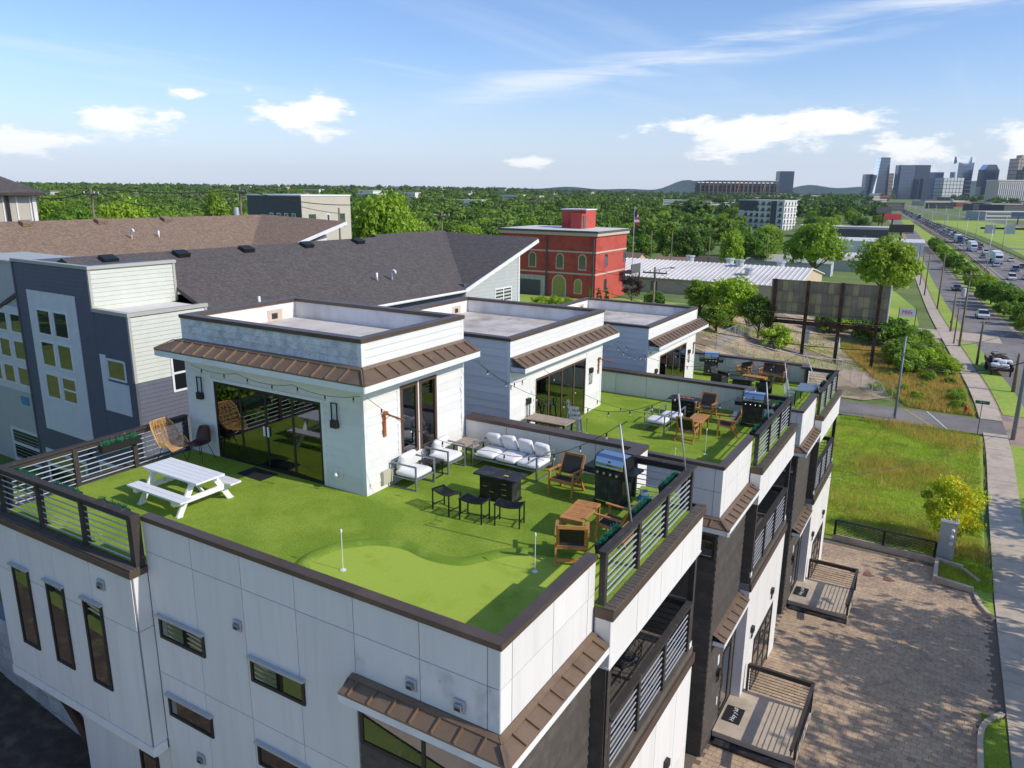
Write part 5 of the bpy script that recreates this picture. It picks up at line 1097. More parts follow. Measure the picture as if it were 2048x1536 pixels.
for y, z in ((3.6,-5.2),(10.5,-5.0),(3.6,zb+1.2),(10.5,zb+1.2)): window(H6, 'x+', 0., y-.5, y+.5, z, z+1.9, 'charcoal_wall', .1, 'glass_far')
BX('rear_balcony', 'charcoal_wall', H6, (0.0,1.9,yr-2.2,yr+1.5,-6.6,-6.35),(1.8,1.9,yr-2.2,yr+1.5,-6.3,-5.2),(1.7,1.9,yr+1.3,yr+1.5,zb,-6.6))
t = thing('flag', 'striped red and white flag on a pole behind the red building', 'flag', PZ(1268,452,125)); MB().tube([(0,0,-8),(0,0,3.2)], .06, 6).build('pole', 'galv', t)
for i in range(5): MB().slab([(.05,.0,.2+.42*i),(.9-.1*i,.25,.2+.42*i),(.9-.1*i,.25,.6+.42*i),(.05,0,.6+.42*i)], .03).build('stripe', 'flag_red' if i % 2 == 0 else 'sign_white', t)
MB().slab([(.04,-.04,1.5),(.45,.08,1.5),(.45,.08,2.35),(.04,-.04,2.35)], .03).build('canton', 'flag_blue', t)
# ---- white metal-roofed warehouse
Q = PZ(1592, 574, 122); base = Tz(Q.x-20, Q.y+4)-Q.z-.3; H7 = thing('warehouse', 'long beige warehouse with white ribbed metal roof beyond the billboard', 'building', (Q.x,Q.y,Q.z), 0)
xl = (at(1255,555,1,Q.y)-Q).x-6; yr = (at(1646,536.4,0,Q.x)-Q).y; yr = min(yr, 34); ym = yr*.5; rz_ = 2.0
BX('wall', 'beige_wall', H7, (xl,0,0,yr,base,-.05)); MB().prism([(0,-.05),(yr,-.05),(ym,rz_-.1)], -.2, 0, 0).build('gable', 'beige_wall', H7)
roofpoly(H7, 'roof_slope', 'white_roof', [(xl-.3,-.4,-.02),(.4,-.4,-.02),(.4,ym,rz_),(xl-.3,ym,rz_)], .12); roofpoly(H7, 'roof_slope', 'white_roof', [(xl-.3,ym,rz_),(.4,ym,rz_),(.4,yr+.4,-.02),(xl-.3,yr+.4,-.02)], .12)
for i in range(44):
    x = lerp(xl, .2, i/43); MB().bar((x,-.38,.03), (x,ym,rz_+.05), .16, .1).build('roof_rib', 'white_roof', H7)
for x, y in ((-6,ym+4),(-15,ym+3),(-22,ym+1),(-38,ym-5),(-9,ym-7),(-12,ym-1.5)): z = rz_*(1-abs(y-ym)/ym); MB().lathe([(.7,-.2),(.7,.9),(.9,.95),(.9,1.2)], 10, (x,y,z)).build('roof_fan', 'galv', H7)
for i, x in enumerate((-24,-31,-44,-50)): window(H7, 'y-', 0, x-.6, x+.6, base+1.0, base+2.6, 'charcoal_wall', .1, 'glass_far')
BX('downpipe', 'charcoal_wall', H7, (-27.1,-26.9,-.15,0,base,-.1))
for i, (a, b) in enumerate(((12,13.2),(13.6,15.2),(15.6,16.8))): BX('wall_lettering', 'sign_red' if i else 'sign_white', H7, (0.0,.05,a,b,-2.2,-.6))
# ---- billboard seen from behind
BBY = 85.4; xa, xb = -15.9, -1.35
zt = at(1543,558,1,BBY).z; zbm = at(1540,624,1,BBY).z; zt2 = at(1780,580,1,BBY).z; 
xa = at(1541,590,1,BBY).x; xb = at(1776,617,1,BBY).x
B = thing('billboard', 'weathered billboard seen from behind on rusty steel posts', 'billboard', (0,0,0))
BX('face_panel', 'sign_white', B, (xa,xb,BBY+.25,BBY+.42,zbm,zt)); BX('edge_trim', 'sign_white', B, (xb,xb+.12,BBY+.1,BBY+.44,zbm-.1,zt+.1))
nc = 20; nr = 3
for i in range(nc):
    for j in range(nr):
        x0 = lerp(xa,xb,i/nc)+.03; x1 = lerp(xa,xb,(i+1)/nc)-.03; z0 = lerp(zbm,zt,j/nr)+.03; z1 = lerp(zbm,zt,(j+1)/nr)-.03
        BX('back_panel', 'board_rib' if (i % 5 in (1,3) and j < 2) or (i+j) % 4 == 0 else 'board_back', B, (x0,x1,BBY+.12+.05*(i % 2),BBY+.24,z0,z1))
for j in range(4): z = lerp(zbm,zt,j/3); BX('stringer', 'board_back', B, (xa,xb,BBY+.02,BBY+.10,z-.05,z+.05))
for k, (px_, py_) in enumerate(((1544,691),(1607,709),(1670,725),(1736.5,741))):
    x = (-14.4,-10.7,-7.0,-3.1)[k]; z = Tz(x,BBY); BX('post', 'rust_steel', B, (x-.17,x+.17,BBY-.35,BBY-.28,z-.4,zt+.1),(x-.17,x+.17,BBY-.06,BBY+.01,z-.4,zt+.1),(x-.03,x+.03,BBY-.28,BBY-.06,z-.4,zt+.1))
BX('catwalk', 'rust_steel', B, (xa,xb-.5,BBY-.9,BBY-.4,zbm-.5,zbm-.42)); BX('catwalk_beam', 'rust_steel', B, (xa,xb-.4,BBY-.02,BBY+.06,zbm-1.2,zbm-.75)); BX('catwalk_rail', 'rust_steel', B, (xa,xb-.5,BBY-.92,BBY-.88,zbm+.4,zbm+.45))
BX('meter_box', 'galv', B, (-10.45,-10.0,BBY-.6,BBY-.36,Tz(-10,BBY)+1.6,Tz(-10,BBY)+3.2))
# ---- small street things
def upole(x, y, h, label, r=.15, m='pole_wood', arm=True, trans=False, lamp=None, lean=(0,0), group='utility poles along the street'):
    z = Tz(x, y)-.2; t = thing('utility_pole', label, 'pole', (x,y,z), 0, group); lx, ly = lean
    MB().tube([(0,0,0),(lx,ly,h)], [r,r*.7], 8).build('shaft', m, t, True)
    if arm: MB().bar((lx-1.3,ly,h-.6), (lx+1.3,ly,h-.6), .12, .14).build('crossarm', m, t); [MB().lathe([(.05,0),(.07,.1),(.03,.2)], 8, (lx+k,ly,h-.52)).build('insulator', 'galv', t) for k in (-1.2,-.5,.5,1.2)]
    if trans: MB().lathe([(.28,h-3.4),(.3,h-3.3),(.3,h-2.4),(.2,h-2.3)], 12, (lx-.45,ly-.3,0)).build('transformer', 'galv', t)
    if lamp: MB().tube([(lx,ly,h-.4),(lx+lamp*.5,ly,h-.1),(lx+lamp,ly,h)], .04, 6).build('lamp_arm', 'galv', t); BX('lamp_head', 'galv', t, (min(lx+lamp,lx+lamp*1.3),max(lx+lamp,lx+lamp*1.3),ly-.12,ly+.12,h-.04,h+.1))
    return t
for (x, y, tp, kw, lb) in ((5.3,109.8,(1940,538),dict(trans=True),'wooden utility pole with crossarm and grey transformer by the street'),(7.3,95.7,(1966,639),dict(arm=False,lamp=1.8),'short wooden lamp pole beside the loaded trailer'),(10.4,80.9,(2034,703),dict(arm=False,lamp=-1.8,r=.2),'thick pale wooden pole on the verge near the side street'),(3.9,125.9,(1910,580),dict(arm=False),'wooden pole beside the mailbox'),(.9,159.8,(1886,507),dict(arm=False),'tall wooden pole on the verge past the driveway crossing'),(-2.6,186,(1870,506),dict(arm=False),'wooden pole on the verge, first of the far line'),(-5.0,214,(1854,499),dict(arm=False),'wooden pole on the verge in the middle of the far line'),(-7.6,246,(1842,490),dict(arm=False,trans=True),'far wooden pole with a pale box on the verge'),(4.6,112,(1915,600),dict(arm=False,r=.1),'thin service pole next to the transformer pole')):
    h = at(*tp, 1, y).z-Tz(x, y); upole(x, y, max(4, h), lb, **kw)
h = at(1799,668,1,63.7).z-Tz(1.1,63.7); upole(1.1,63.7,h,'slim grey-green service pole at the edge of the vacant lot',.11,'pole_steel',False)
upole(9.75,62.3,13,'blue-grey steel pole at the corner of the side street',.17,'pole_steel',False)
for (px_, py_, Z, tpy, lb, kw) in ((189,440,75,372,'wooden utility pole with crossarm rising behind the brown roof',{}),(483,430,88,370,'wooden utility pole with transformer beside the flat-roofed block',dict(trans=True,lamp=1.5)),(680,470,90,412,'short dark pole in front of the beige wall',dict(arm=False)),(884,462,105,420,'pale wooden pole with crossarm past the big round tree',{}),(1306,612,78,528,'wooden pole with crossarm on the lawn by the red building',dict(lamp=1.6)),(1302,500,190,462,'thin pole behind the warehouse roof',dict(arm=False)),(1343,500,190,462,'leaning pole by the white bungalow',dict(arm=False)),(1418,505,190,470,'thin pole between the bungalows',dict(arm=False)),(1534,500,210,470,'thin pole beside the grey shed',dict(arm=False))):
    P0 = PZ(px_, py_, Z); tz = PZ(px_, tpy, Z).z; t = upole(P0.x, P0.y, max(5, tz-Tz(P0.x,P0.y)), lb, group='utility poles behind the houses', **kw)
def cable(pts, label, sag=.6, r=.02):
    path = []
    for a, b in zip(pts[:-1], pts[1:]):
        a = Vector(a); b = Vector(b)
        for i in range(12): u = i/12; p = a.lerp(b,u); p.z -= sag*4*u*(1-u); path.append(p)
    path.append(Vector(pts[-1])); return tag(MB().tube(path, r, 4).build('overhead_cable', 'wire'), label, 'cable', 'overhead cables')
zs = Tz(1.1,63.7)+h
cable([(-30,66,zs+.3),(1.1,63.7,zs-1.5),(9.75,62.3,zs-1.0)], 'black cable crossing in front of the billboard to the service pole', 1.2, .035); cable([(-30,68,zs+1.2),(1.1,63.9,zs-.6),(10.4,80.9,zs-1.0)], 'upper black cable passing the billboard towards the thick pale pole', 1.0, .025); cable([(1.1,63.7,zs-2.2),(10.3,81,Tz(10,81)+3.2)], 'slack pale cable over the sidewalk towards the trailer', 1.2, .03)
cable([(5.3,109.8,Tz(5,110)+8.5),(10.4,80.9,Tz(10,81)+6.3),(11.5,40,-3)], 'cable strung along the street poles', .9, .025)
P0 = PZ(74,395,75); P1 = PZ(189,375,75); P2 = PZ(483,378,88); cable([P0, P1, P2, PZ(700,410,100)], 'white service cable running above the brown roof', .5, .05); cable([PZ(190,380,75), PZ(310,412,80)], 'lower white service cable by the crossarm pole', .4, .05)
cable([PZ(1306,540,78), PZ(1560,625,84), PZ(1800,690,66)], 'thin cable from the lawn pole past the shrubs', .8, .02); cable([PZ(1040,500,90), PZ(1306,560,78)], 'thin cable across the front of the red building', .4, .02); cable([(.35,28.5,-7.0),(8,40.0,-6.4),(16,52,-5)], 'thin service wire crossing the drive from the lowest house', .5, .012)
# street sign, lettered yard sign, meter cabinet, trailer, mailbox, hydrant
x, y = 7.3, 62.2; z = Tz(x,y); t = thing('street_sign', 'dark street-name sign on a thin post at the corner', 'sign', (x,y,z)); MB().tube([(0,0,0),(0,0,2.9)], .03, 6).build('post', 'black_metal', t); BX('blade', 'sign_green', t, (-.5,.5,-.015,.015,2.65,2.92)); textmesh('29TH', .18, 'lettering', 'sign_white', t, (0,-.02,2.785), (R(90),0,0))
Q = Vector((-2.2,124.3,0)); z = Tz(Q.x,Q.y); t = thing('yard_sign', 'white business yard sign lettered in red and black on two posts', 'sign', (Q.x,Q.y,z+.5), R(3))
BX('board', 'sign_white', t, (-1.15,1.15,-.05,.05,1.5,2.75)); [BX('post', 'sign_black', t, (s*1.18-.05,s*1.18+.05,-.05,.05,-.6,2.85)) for s in (-1,1)]; textmesh('Mills', .85, 'lettering', 'sign_red', t, (-.1,-.065,2.15), (R(90),0,0), shear=.2, extrude=.01)
x, y = 5.75, 34.3; z = Tz(x,y); t = thing('meter_cabinet', 'tall grey electric meter cabinet at the end of the boundary railing', 'utility box', (x,y,z)); BX('cabinet', 'galv', t, (-.38,.38,-.15,.15,0,2.2)); BX('cap', 'galv', t, (-.41,.41,-.18,.18,2.2,2.26)); MB().tube([(.25,0,2.26),(.25,0,2.7)], .03, 6).build('conduit', 'galv', t)
for zz in (1.85,1.5,1.15): k = MB().lathe([(.10,0),(.10,.05),(.075,.14)], 14).build('meter', 'sign_white', t); k.location = (.18,-.15,zz); k.rotation_euler = (R(90),0,0)
x, y = 3.8, 129.0; t = thing('mailbox', 'dark mailbox on a post at the verge', 'mailbox', (x,y,Tz(x,y))); BX('post', 'sign_black', t, (-.06,.06,-.06,.06,0,1.1)); MB().prism([(-.16,1.1),(.16,1.1),(.16,1.35),(.08,1.45),(-.08,1.45),(-.16,1.35)], -.28, .28, 1).build('box', 'sign_black', t)
x, y = 6.4, 69.2; t = thing('fire_hydrant', 'small orange hydrant in the dry grass by the side street', 'hydrant', (x,y,Tz(x,y))); MB().lathe([(.16,0),(.16,.05),(.11,.07),(.11,.55),(.14,.58),(.1,.72),(.03,.78)], 12).build('barrel', 'car_red', t, True); MB().tube([(-.2,0,.45),(.2,0,.45)], .055, 8).build('nozzle', 'car_red', t)
t = thing('flatbed_trailer', 'flatbed trailer piled with scrap and white bags parked at the roadside', 'trailer', (9.3,93.0,Tz(9.3,93)), R(4))
BX('bed', 'rust_steel', t, (-1.1,1.1,-3.6,3.2,.75,.95)); BX('side_rail', 'rust_steel', t, (-1.15,-1.05,-3.6,3.2,.95,1.25),(1.05,1.15,-3.6,3.2,.95,1.25)); MB().bar((0,3.2,.8), (0,5.0,.6), .12, .12).build('drawbar', 'black_metal', t)
for s in (-1,1):
    BX('prop_leg', 'black_metal', t, (s*.9-.08,s*.9+.08,-3.4,-3.24,0,.75))
    for yy in (.2,1.2): k = MB().lathe([(.36,-.12),(.4,-.08),(.4,.08),(.36,.12)], 16).build('wheel', 'tyre', t); k.location = (s*1.05,yy,.4); k.rotation_euler = (0,R(90),0)
J = MB(); [J.bar((random.uniform(-.9,.9),random.uniform(-2.5,2.8),random.uniform(1,1.7)), (random.uniform(-.9,.9),random.uniform(-2.5,2.8),random.uniform(1,1.8)), random.uniform(.08,.3), random.uniform(.03,.12)) for _ in range(70)]; J.build('scrap_load', 'rust_steel', t)['kind'] = 'stuff'
for q in ((-.6,-2.9,1.25),(.3,-3.0,1.2),(.1,-2.0,1.5),(.7,-1.6,1.45),(-.3,-1.4,1.5)): MB().cushion(q, .9, .7, .5).build('white_bag', 'sign_white', t, True)
# chain-link fences round the yard
def chain_fence(pts, h, label):
    t = thing('chain_fence', label, 'fence', (0,0,0), 0, 'chain-link fences'); J = MB(); line = resample(pts, 2.4)
    for p in line: z = Tz(*p); MB().tube([(p[0],p[1],z-.2),(p[0],p[1],z+h)], .03, 6).build('post', 'galv', t)
    for a, b in zip(line[:-1], line[1:]):
        za, zb_ = Tz(*a), Tz(*b); L = np.linalg.norm(b-a); MB().tube([(a[0],a[1],za+h),(b[0],b[1],zb_+h)], .022, 5).build('top_rail', 'galv', t); n = int(L/.16)
        for i in range(n+1):
            for s in (0, 1):
                u0 = i/n; u1 = u0+(h/L if s == 0 else -h/L); c = max(0, min(1, u1)); f = 1 if u1 == u0 else abs((c-u0)/(u1-u0))
                if f <= 0: continue
                J.bar((*(a+(b-a)*u0), lerp(za,zb_,u0)), (*(a+(b-a)*c), lerp(za,zb_,c)+h*f), .008, .008)
    J.build('mesh', 'galv', t)['kind'] = 'stuff'
chain_fence([(-17.4,72.5),(-17.3,93)], 1.8, 'chain-link fence running back beside the dirt yard'); chain_fence([(-17.4,72.5),(-9,77),(-5.4,79.0),(-1.6,71.7),(.3,70.2)], 1.7, 'chain-link fence along the front of the dirt yard')
# stone retaining wall and grass under the side bay
S = thing('stone_wall', 'pale cut-stone retaining wall under the side bay', 'wall', (0,0,0)); J = BX('mortar', 'joint', S, (-24,-11.3,1.2,1.6,-11,-5.7)); yy = 0
for r_ in range(11):
    z0 = -10.4+.42*r_; x = -24+random.uniform(0,.5)
    while x < -11.7: w = random.uniform(.5,1.1); BX('stone', 'stone_block', S, (x+.012,min(x+w,-11.3)-.012,1.12+random.uniform(0,.03),1.21,z0+.012,z0+.408)); x += w

# ---- unseen made-up plot uphill: apron added to bounce light, fence to mirror in windows
struct(patch('bounce_apron', [(-16,-14),(6,-14),(6,-4.0),(-16,-6.5)], 'concrete', .06, 1.5))
t = thing('added_rail_fence', 'white horizontal rail fence added out of view for window reflections', 'fence', (0,0,0))
for i in range(10):
    x = -28+2*i; z = Tz(x,-4.6); BX('post', 'black_metal', t, (x-.06,x+.06,-4.66,-4.54,z-.2,z+1.3))
    if i < 9:
        for k in range(7): MB().bar((x,-4.6,z+.2+.16*k), (x+2,-4.6,Tz(x+2,-4.6)+.2+.16*k), .03, .035).build('rail', 'white_paint', t)

struct(strip('added_footpath', resample([(-34,-6.2),(-12,-5.8)], 1.5), -.7, .7, 'concrete', .07, 1))  # unseen path, added to show in the side window reflections
mt('mulch', (.07,.05,.035), .95, .35, 3, bump=.6, bscale=12, c2=(.11,.085,.05), c2sc=1.5)
struct(patch('bare_soil', [(-26,-4.2),(-8,-4.2),(-8,.0),(-11.2,1.15),(-26,1.15)], 'mulch', .03, 1.2))
# ================================================================ vegetation
def crown_mesh(name, rx, rz, nq, leaf, nclump, m, seed, flat=.0, droop=0., cone=False):
    g = np.random.default_rng(seed); P = []; 
    d = g.normal(size=(nclump,3)); d /= np.linalg.norm(d,axis=1)[:,None]; d[:,2] = np.where(d[:,2] < -.7, -d[:,2]*.5, d[:,2])
    rad = g.uniform(.45,1.0,nclump)**.6; sz = g.uniform(.15,.40,nclump)
    c = d*rad[:,None]*np.array([rx,rx,rz])*.80
    if cone: c[:,2] = g.uniform(-rz,rz*.95,nclump); k = (1-(c[:,2]+rz)/(2*rz))**.8*rx*.8; an = g.uniform(0,6.28,nclump); c[:,0] = np.cos(an)*k; c[:,1] = np.sin(an)*k; sz *= .8
    per = nq//nclump; V = []; n = per*nclump
    ci = np.repeat(np.arange(nclump), per); dd = g.normal(size=(n,3)); dd /= np.linalg.norm(dd,axis=1)[:,None]
    pos = c[ci]+dd*(g.uniform(.25,1.,n)**.5)[:,None]*(sz[ci]*rx)[:,None]*np.array([1,1,.75])
    pos[:,2] += rz*1.0
    nrm = dd*.7+g.normal(size=(n,3))*.6+np.array([0,0,.45]); nrm /= np.linalg.norm(nrm,axis=1)[:,None]
    t = np.cross(nrm, g.normal(size=(n,3))); t /= np.linalg.norm(t,axis=1)[:,None]; b = np.cross(nrm,t)
    s = (leaf*g.uniform(.6,1.35,n))[:,None]; q = np.stack([pos-t*s, pos-b*s*.55+t*s*.1, pos+t*s, pos+b*s*.55+t*s*.1],1).reshape(-1,3)
    me = bpy.data.meshes.new(name); f = np.arange(4*n).reshape(-1,4)
    me.vertices.add(4*n); me.vertices.foreach_set('co', q.ravel()); me.loops.add(4*n); me.loops.foreach_set('vertex_index', f.ravel().astype(np.int32)); me.polygons.add(n); me.polygons.foreach_set('loop_start', (np.arange(n)*4).astype(np.int32)); me.update(calc_edges=True); me.validate()
    me.materials.append(MAT[m]); return me
def trunk_mesh(name, h, r, rx, rz, seed, limbs=6):
    rd = random.Random(seed); mb = MB(); mb.tube([(0,0,-.4),(rd.uniform(-.1,.1),rd.uniform(-.1,.1),h*.5),(rd.uniform(-.2,.2),rd.uniform(-.2,.2),h+rz*.9)], [r*1.25,r,r*.35], 7)
    for i in range(limbs):
        a = 6.28*i/limbs+rd.uniform(-.4,.4); z0 = h*.8+rz*.25*rd.random(); mb.tube([(0,0,z0),(math.cos(a)*rx*.35,math.sin(a)*rx*.35,z0+rz*.35),(math.cos(a)*rx*.75,math.sin(a)*rx*.75,z0+rz*.7+rd.random()*rz*.3)], [r*.45,r*.28,r*.1], 5)
    me = mb.mesh(name); me.materials.append(MAT['bark']); return me
PROTO = {}
def proto(key, rx, rz, h, nq, leaf, ncl, m, seed, r=.28, limbs=6, cone=False):
    PROTO[key] = (trunk_mesh('trunk', h, r, rx, rz, seed, limbs), crown_mesh('crown', rx, rz, nq, leaf, ncl, m, seed, cone=cone), h, rx, rz)
proto('wide', 5.2, 3.9, 1.9, 9000, .26, 75, 'leaf_a', 1, .32); proto('round', 4.5, 4.2, 1.5, 8000, .26, 60, 'leaf_b', 2); proto('light', 4.6, 4.4, 1.5, 8000, .27, 62, 'leaf_c', 3); proto('dark', 4.2, 4.6, 1.6, 7000, .27, 55, 'leaf_d', 4); proto('tall', 3.6, 5.4, 1.6, 7000, .26, 55, 'leaf_a', 5)
proto('airy', 5.0, 3.4, 4.0, 3000, .26, 52, 'leaf_a', 12, .22, 8); proto('shrub', 1.7, 1.25, .15, 4200, .11, 40, 'leaf_a', 6, .06, 5); proto('shrub2', 1.6, 1.4, .15, 4200, .11, 36, 'leaf_c', 7, .06, 5); proto('yellow', 1.75, 1.95, .3, 7000, .085, 46, 'leaf_yellow', 8, .06, 7); proto('cone', .8, 1.7, .15, 3000, .09, 40, 'leaf_b', 9, .08, 2, True); proto('purple', 2.0, 2.2, 1.2, 1500, .14, 26, 'leaf_purple', 10, .1, 6); proto('shrub_d', 1.8, 1.5, .15, 4000, .13, 36, 'leaf_b', 11, .07, 5)
def tree(key, x, y, label, group, sc=1., rz=None, name='tree', cat='tree', dz=0.):
    tr, cr_, h, rx, rz_ = PROTO[key]; s = sc if isinstance(sc, tuple) else (sc,sc,sc)
    t = thing(name, label, cat, (x,y,Tz(x,y)-.1+dz), random.uniform(0,6.28) if rz is None else rz, group, s)
    mk('trunk', tr, None, t); c = mk('crown', cr_, None, t); c.location = (0,0,h-rz_*.1); return t
def tree_px(key, px, pyb, pyt, Z, wpx, label, group, **kw):                       # fit a crown to its extent in the picture at a known depth
    tr, cr_, h, rx, rz_ = PROTO[key]; p = PZ(px, pyb, Z); g = Tz(p.x, p.y); top = PZ(px, pyt, Z).z; H = max(1.0, top-g); W = wpx*Z/FPX
    return tree(key, p.x, p.y, label, group, sc=(W/(2*rx*1.02), W/(2*rx*1.02), H/(h+rz_*1.85)), **kw)
NT = 'notable trees'
tree_px('wide', 768, 470, 374, 112, 150, 'large round bright green tree rising past the beige block', NT); tree_px('light', 1766, 580, 466, 150, 132, 'broad leafy tree on the lawn above the billboard', NT); tree_px('wide', 1628, 545, 438, 185, 128, 'broad tree between the grey shed and the warehouse', NT); tree_px('tall', 436, 430, 361, 120, 66, 'tall tree behind the utility pole with transformer', NT); tree_px('light', 1463, 500, 455, 190, 52, 'single pale green tree beside the small bungalow', NT); tree_px('wide', 1440, 690, 560, 104, 150, 'broad leafy tree filling the gap left of the billboard', NT); tree_px('light', 1458, 690, 545, 96, 105, 'tall green tree behind the lowest deck', NT); tree_px('tall', 1398, 640, 548, 98, 75, 'slender tree at the end of the lane behind the penthouses', NT); tree_px('light', 250, 440, 391, 115, 110, 'low broad tree beyond the brown roof ridge', NT); tree_px('round', 1515, 690, 580, 93, 75, 'leafy tree tight against the billboard end', NT); tree_px('tall', 1430, 680, 600, 90, 70, 'dense green shrub tree beside the chain-link fence', NT)
tree('yellow', 5.85, 36.9, 'yellow-green bushy young tree at the edge of the vacant lot', NT, (1.0,1.0,1.12)); tree('shrub2', -13.4, 83.0, 'small bright shrub in the dirt yard below the billboard', NT, 1.25)
for i, (px, Z) in enumerate(((1178,104),(1197,103.5),(1213,103))): tree_px('cone', px, 606, 574, Z, 17, 'conical evergreen planted by the corner of the red building', 'conical evergreens', name='evergreen')
for px, w, yt in ((1078,40,586),(1108,40,586),(1137,26,590)): tree_px('shrub2', px, 606, yt, 96, w, 'round clipped shrub along the drive of the red building', 'clipped shrubs', name='shrub', cat='shrub')
tree_px('purple', 1262, 610, 540, 100, 55, 'sparse purple-leaved tree before the red side wall', NT); tree_px('shrub_d', 1310, 605, 578, 100, 50, 'dark shrub on the lawn beside the red building', NT, name='shrub', cat='shrub')
GB = 'bushes along the street'
for i in range(16):                                                                 # belt beside the sidewalk, beyond the billboard
    x = random.uniform(-12, 2.2); y = 100+random.uniform(-3,10)-(x*.5); tree(random.choice(['shrub','shrub2','shrub_d']), x, y, 'green bush in the thicket between billboard and sidewalk', GB, random.uniform(1.0,1.5)*(.62 if y > 108 and x > -7 else 1), name='bush', cat='bush')
for i in range(9): x = random.uniform(-1,4.4); y = random.uniform(84,100); tree(random.choice(['shrub','shrub2']), x, y, 'green bush in the thicket between billboard and sidewalk', GB, random.uniform(.9,1.35), name='bush', cat='bush')
rl = [p for p in ROADL if 120 < p[1] < 420]
for i in range(46):
    p = rl[int(len(rl)*i/46)]; tree(random.choice(['shrub','shrub_d','shrub2','shrub_d']), p[0]+6.4+random.uniform(-1.1,1.6), p[1]+random.uniform(-3,3), 'bush in the hedge belt between street and highway', 'hedge belt bushes', random.uniform(.8,2.0), name='bush', cat='bush')
for i in range(22): y = random.uniform(70,92); x = random.uniform(-1.5,5.8); tree(random.choice(['shrub','shrub2']), x, y, 'low weedy bush on the dry slope by the side street', 'weeds on the slope', (random.uniform(.35,.6),random.uniform(.35,.6),random.uniform(.25,.5)), name='bush', cat='bush')
# street trees outside the frame: they shade the drive and sidewalk as in the photograph
for x, y, k, s in ((18.0,14.0,'airy',1.0),(16.6,20.5,'airy',.95),(19.5,25.5,'airy',1.1),(18.0,34.0,'airy',.9),(24,44,'airy',1.1)): tree(k, x, y, 'street tree across the road from the paved drive', 'street trees opposite', s)
# unseen uphill trees and bushes, made up to mirror in the windows
for x, y, k in ((-26,-24,'light'),(-38,-20,'round'),(-44,-10,'tall'),(-34,-34,'dark'),(-62,-16,'wide'),(-70,-8,'round'),(-58,-26,'light'),(-78,-20,'dark'),(-66,2,'tall'),(-55,-8,'round'),(-84,-6,'light'),(-90,-30,'round'),(-50,-18,'dark')): tree(k, x, y, 'leafy tree added out of view to mirror in the windows', 'added uphill trees', random.uniform(.9,1.3))
for i in range(26): tree(random.choice(['shrub','shrub2','shrub_d']), random.uniform(-34,-13), random.uniform(-11,-7.0), 'bush added out of view to mirror in the windows', 'added uphill bushes', random.uniform(.8,1.5), name='bush', cat='bush')
# dead twiggy shrub rising at the foot of the side wall
t = thing('bare_shrub', 'bare twiggy shrub rising beside the side wall windows', 'shrub', (-3.2,-1.2,Tz(-3.2,-1.2))); rd = random.Random(5); J = MB()
def twig(p, d, L, r, k):
    q = p+d*L; J.tube([p, p.lerp(q,.5)+Vector((rd.uniform(-1,1),rd.uniform(-1,1),0))*L*.06, q], [r,r*.85,r*.6], 4)
    if k:
        for _ in range(3): twig(p.lerp(q,rd.uniform(.4,1)), (d+Vector((rd.uniform(-.6,.6),rd.uniform(-.6,.6),rd.uniform(-.1,.5)))).normalized(), L*rd.uniform(.45,.7), r*.6, k-1)
for _ in range(5): twig(Vector((rd.uniform(-.2,.2),rd.uniform(-.1,.1),0)), Vector((rd.uniform(-.3,.15),rd.uniform(-.1,.15),1)).normalized(), 2.3, .022, 4)
J.build('branches', 'grey_wood', t)
# ---- woodland
def excluded(x, y):
    if x > -42 and 60 < y < 195 and x < 30: return True
    if -75 < x < -15 and y < 112: return True
    if y < 112 and x > -80: return True
    hx = np.interp(y, [0,206,269,400,545,1200,2300], [24,23,19.5,9,-8,-82,-210])
    if hx-34 < x < hx+150 and y > 150: return True
    if -62 < x < -18 and 105 < y < 170: return True
    return False
def clear_view(px, Z): return (1255 < px < 1700 and Z < 205) or (1480 < px < 1610 and 380 < Z < 560) or (830 < px < 1010 and 130 < Z < 230) or (1560 < px < 1800 and Z < 420)
keys = ['wide','round','light','dark','tall','round','dark','wide']
spots = []
WL = {'wide':'wide-crowned mid-green tree in the woodland beyond the rooftops','round':'rounded deep-green tree in the woodland beyond the rooftops','light':'pale yellow-green tree in the woodland beyond the rooftops','dark':'dark green tree in the woodland beyond the rooftops','tall':'tall narrow mid-green tree in the woodland beyond the rooftops'}
tries = 0
while len(spots) < 290 and tries < 20000:
    tries += 1; px = random.uniform(-60, 1760); Z = 115+585*random.random()**1.35
    p = PZ(px, 500, Z)
    if excluded(p.x, p.y) or clear_view(px, Z): continue
    if any((p.x-a)**2+(p.y-b)**2 < 46 for a, b in spots): continue
    spots.append((p.x, p.y)); k_ = random.choice(keys); tree(k_, p.x, p.y, WL[k_], 'woodland trees', random.uniform(.85,1.4))
def lowtree(seed):
    me = crown_mesh('tmp', 5.0, 4.0, 300, .95, 22, 'leaf_a', seed); n = len(me.vertices); a = np.empty(n*3); me.vertices.foreach_get('co', a); bpy.data.meshes.remove(me); return a.reshape(-1,3)+np.array([0,0,2.2])
LT = [lowtree(40+i) for i in range(5)]
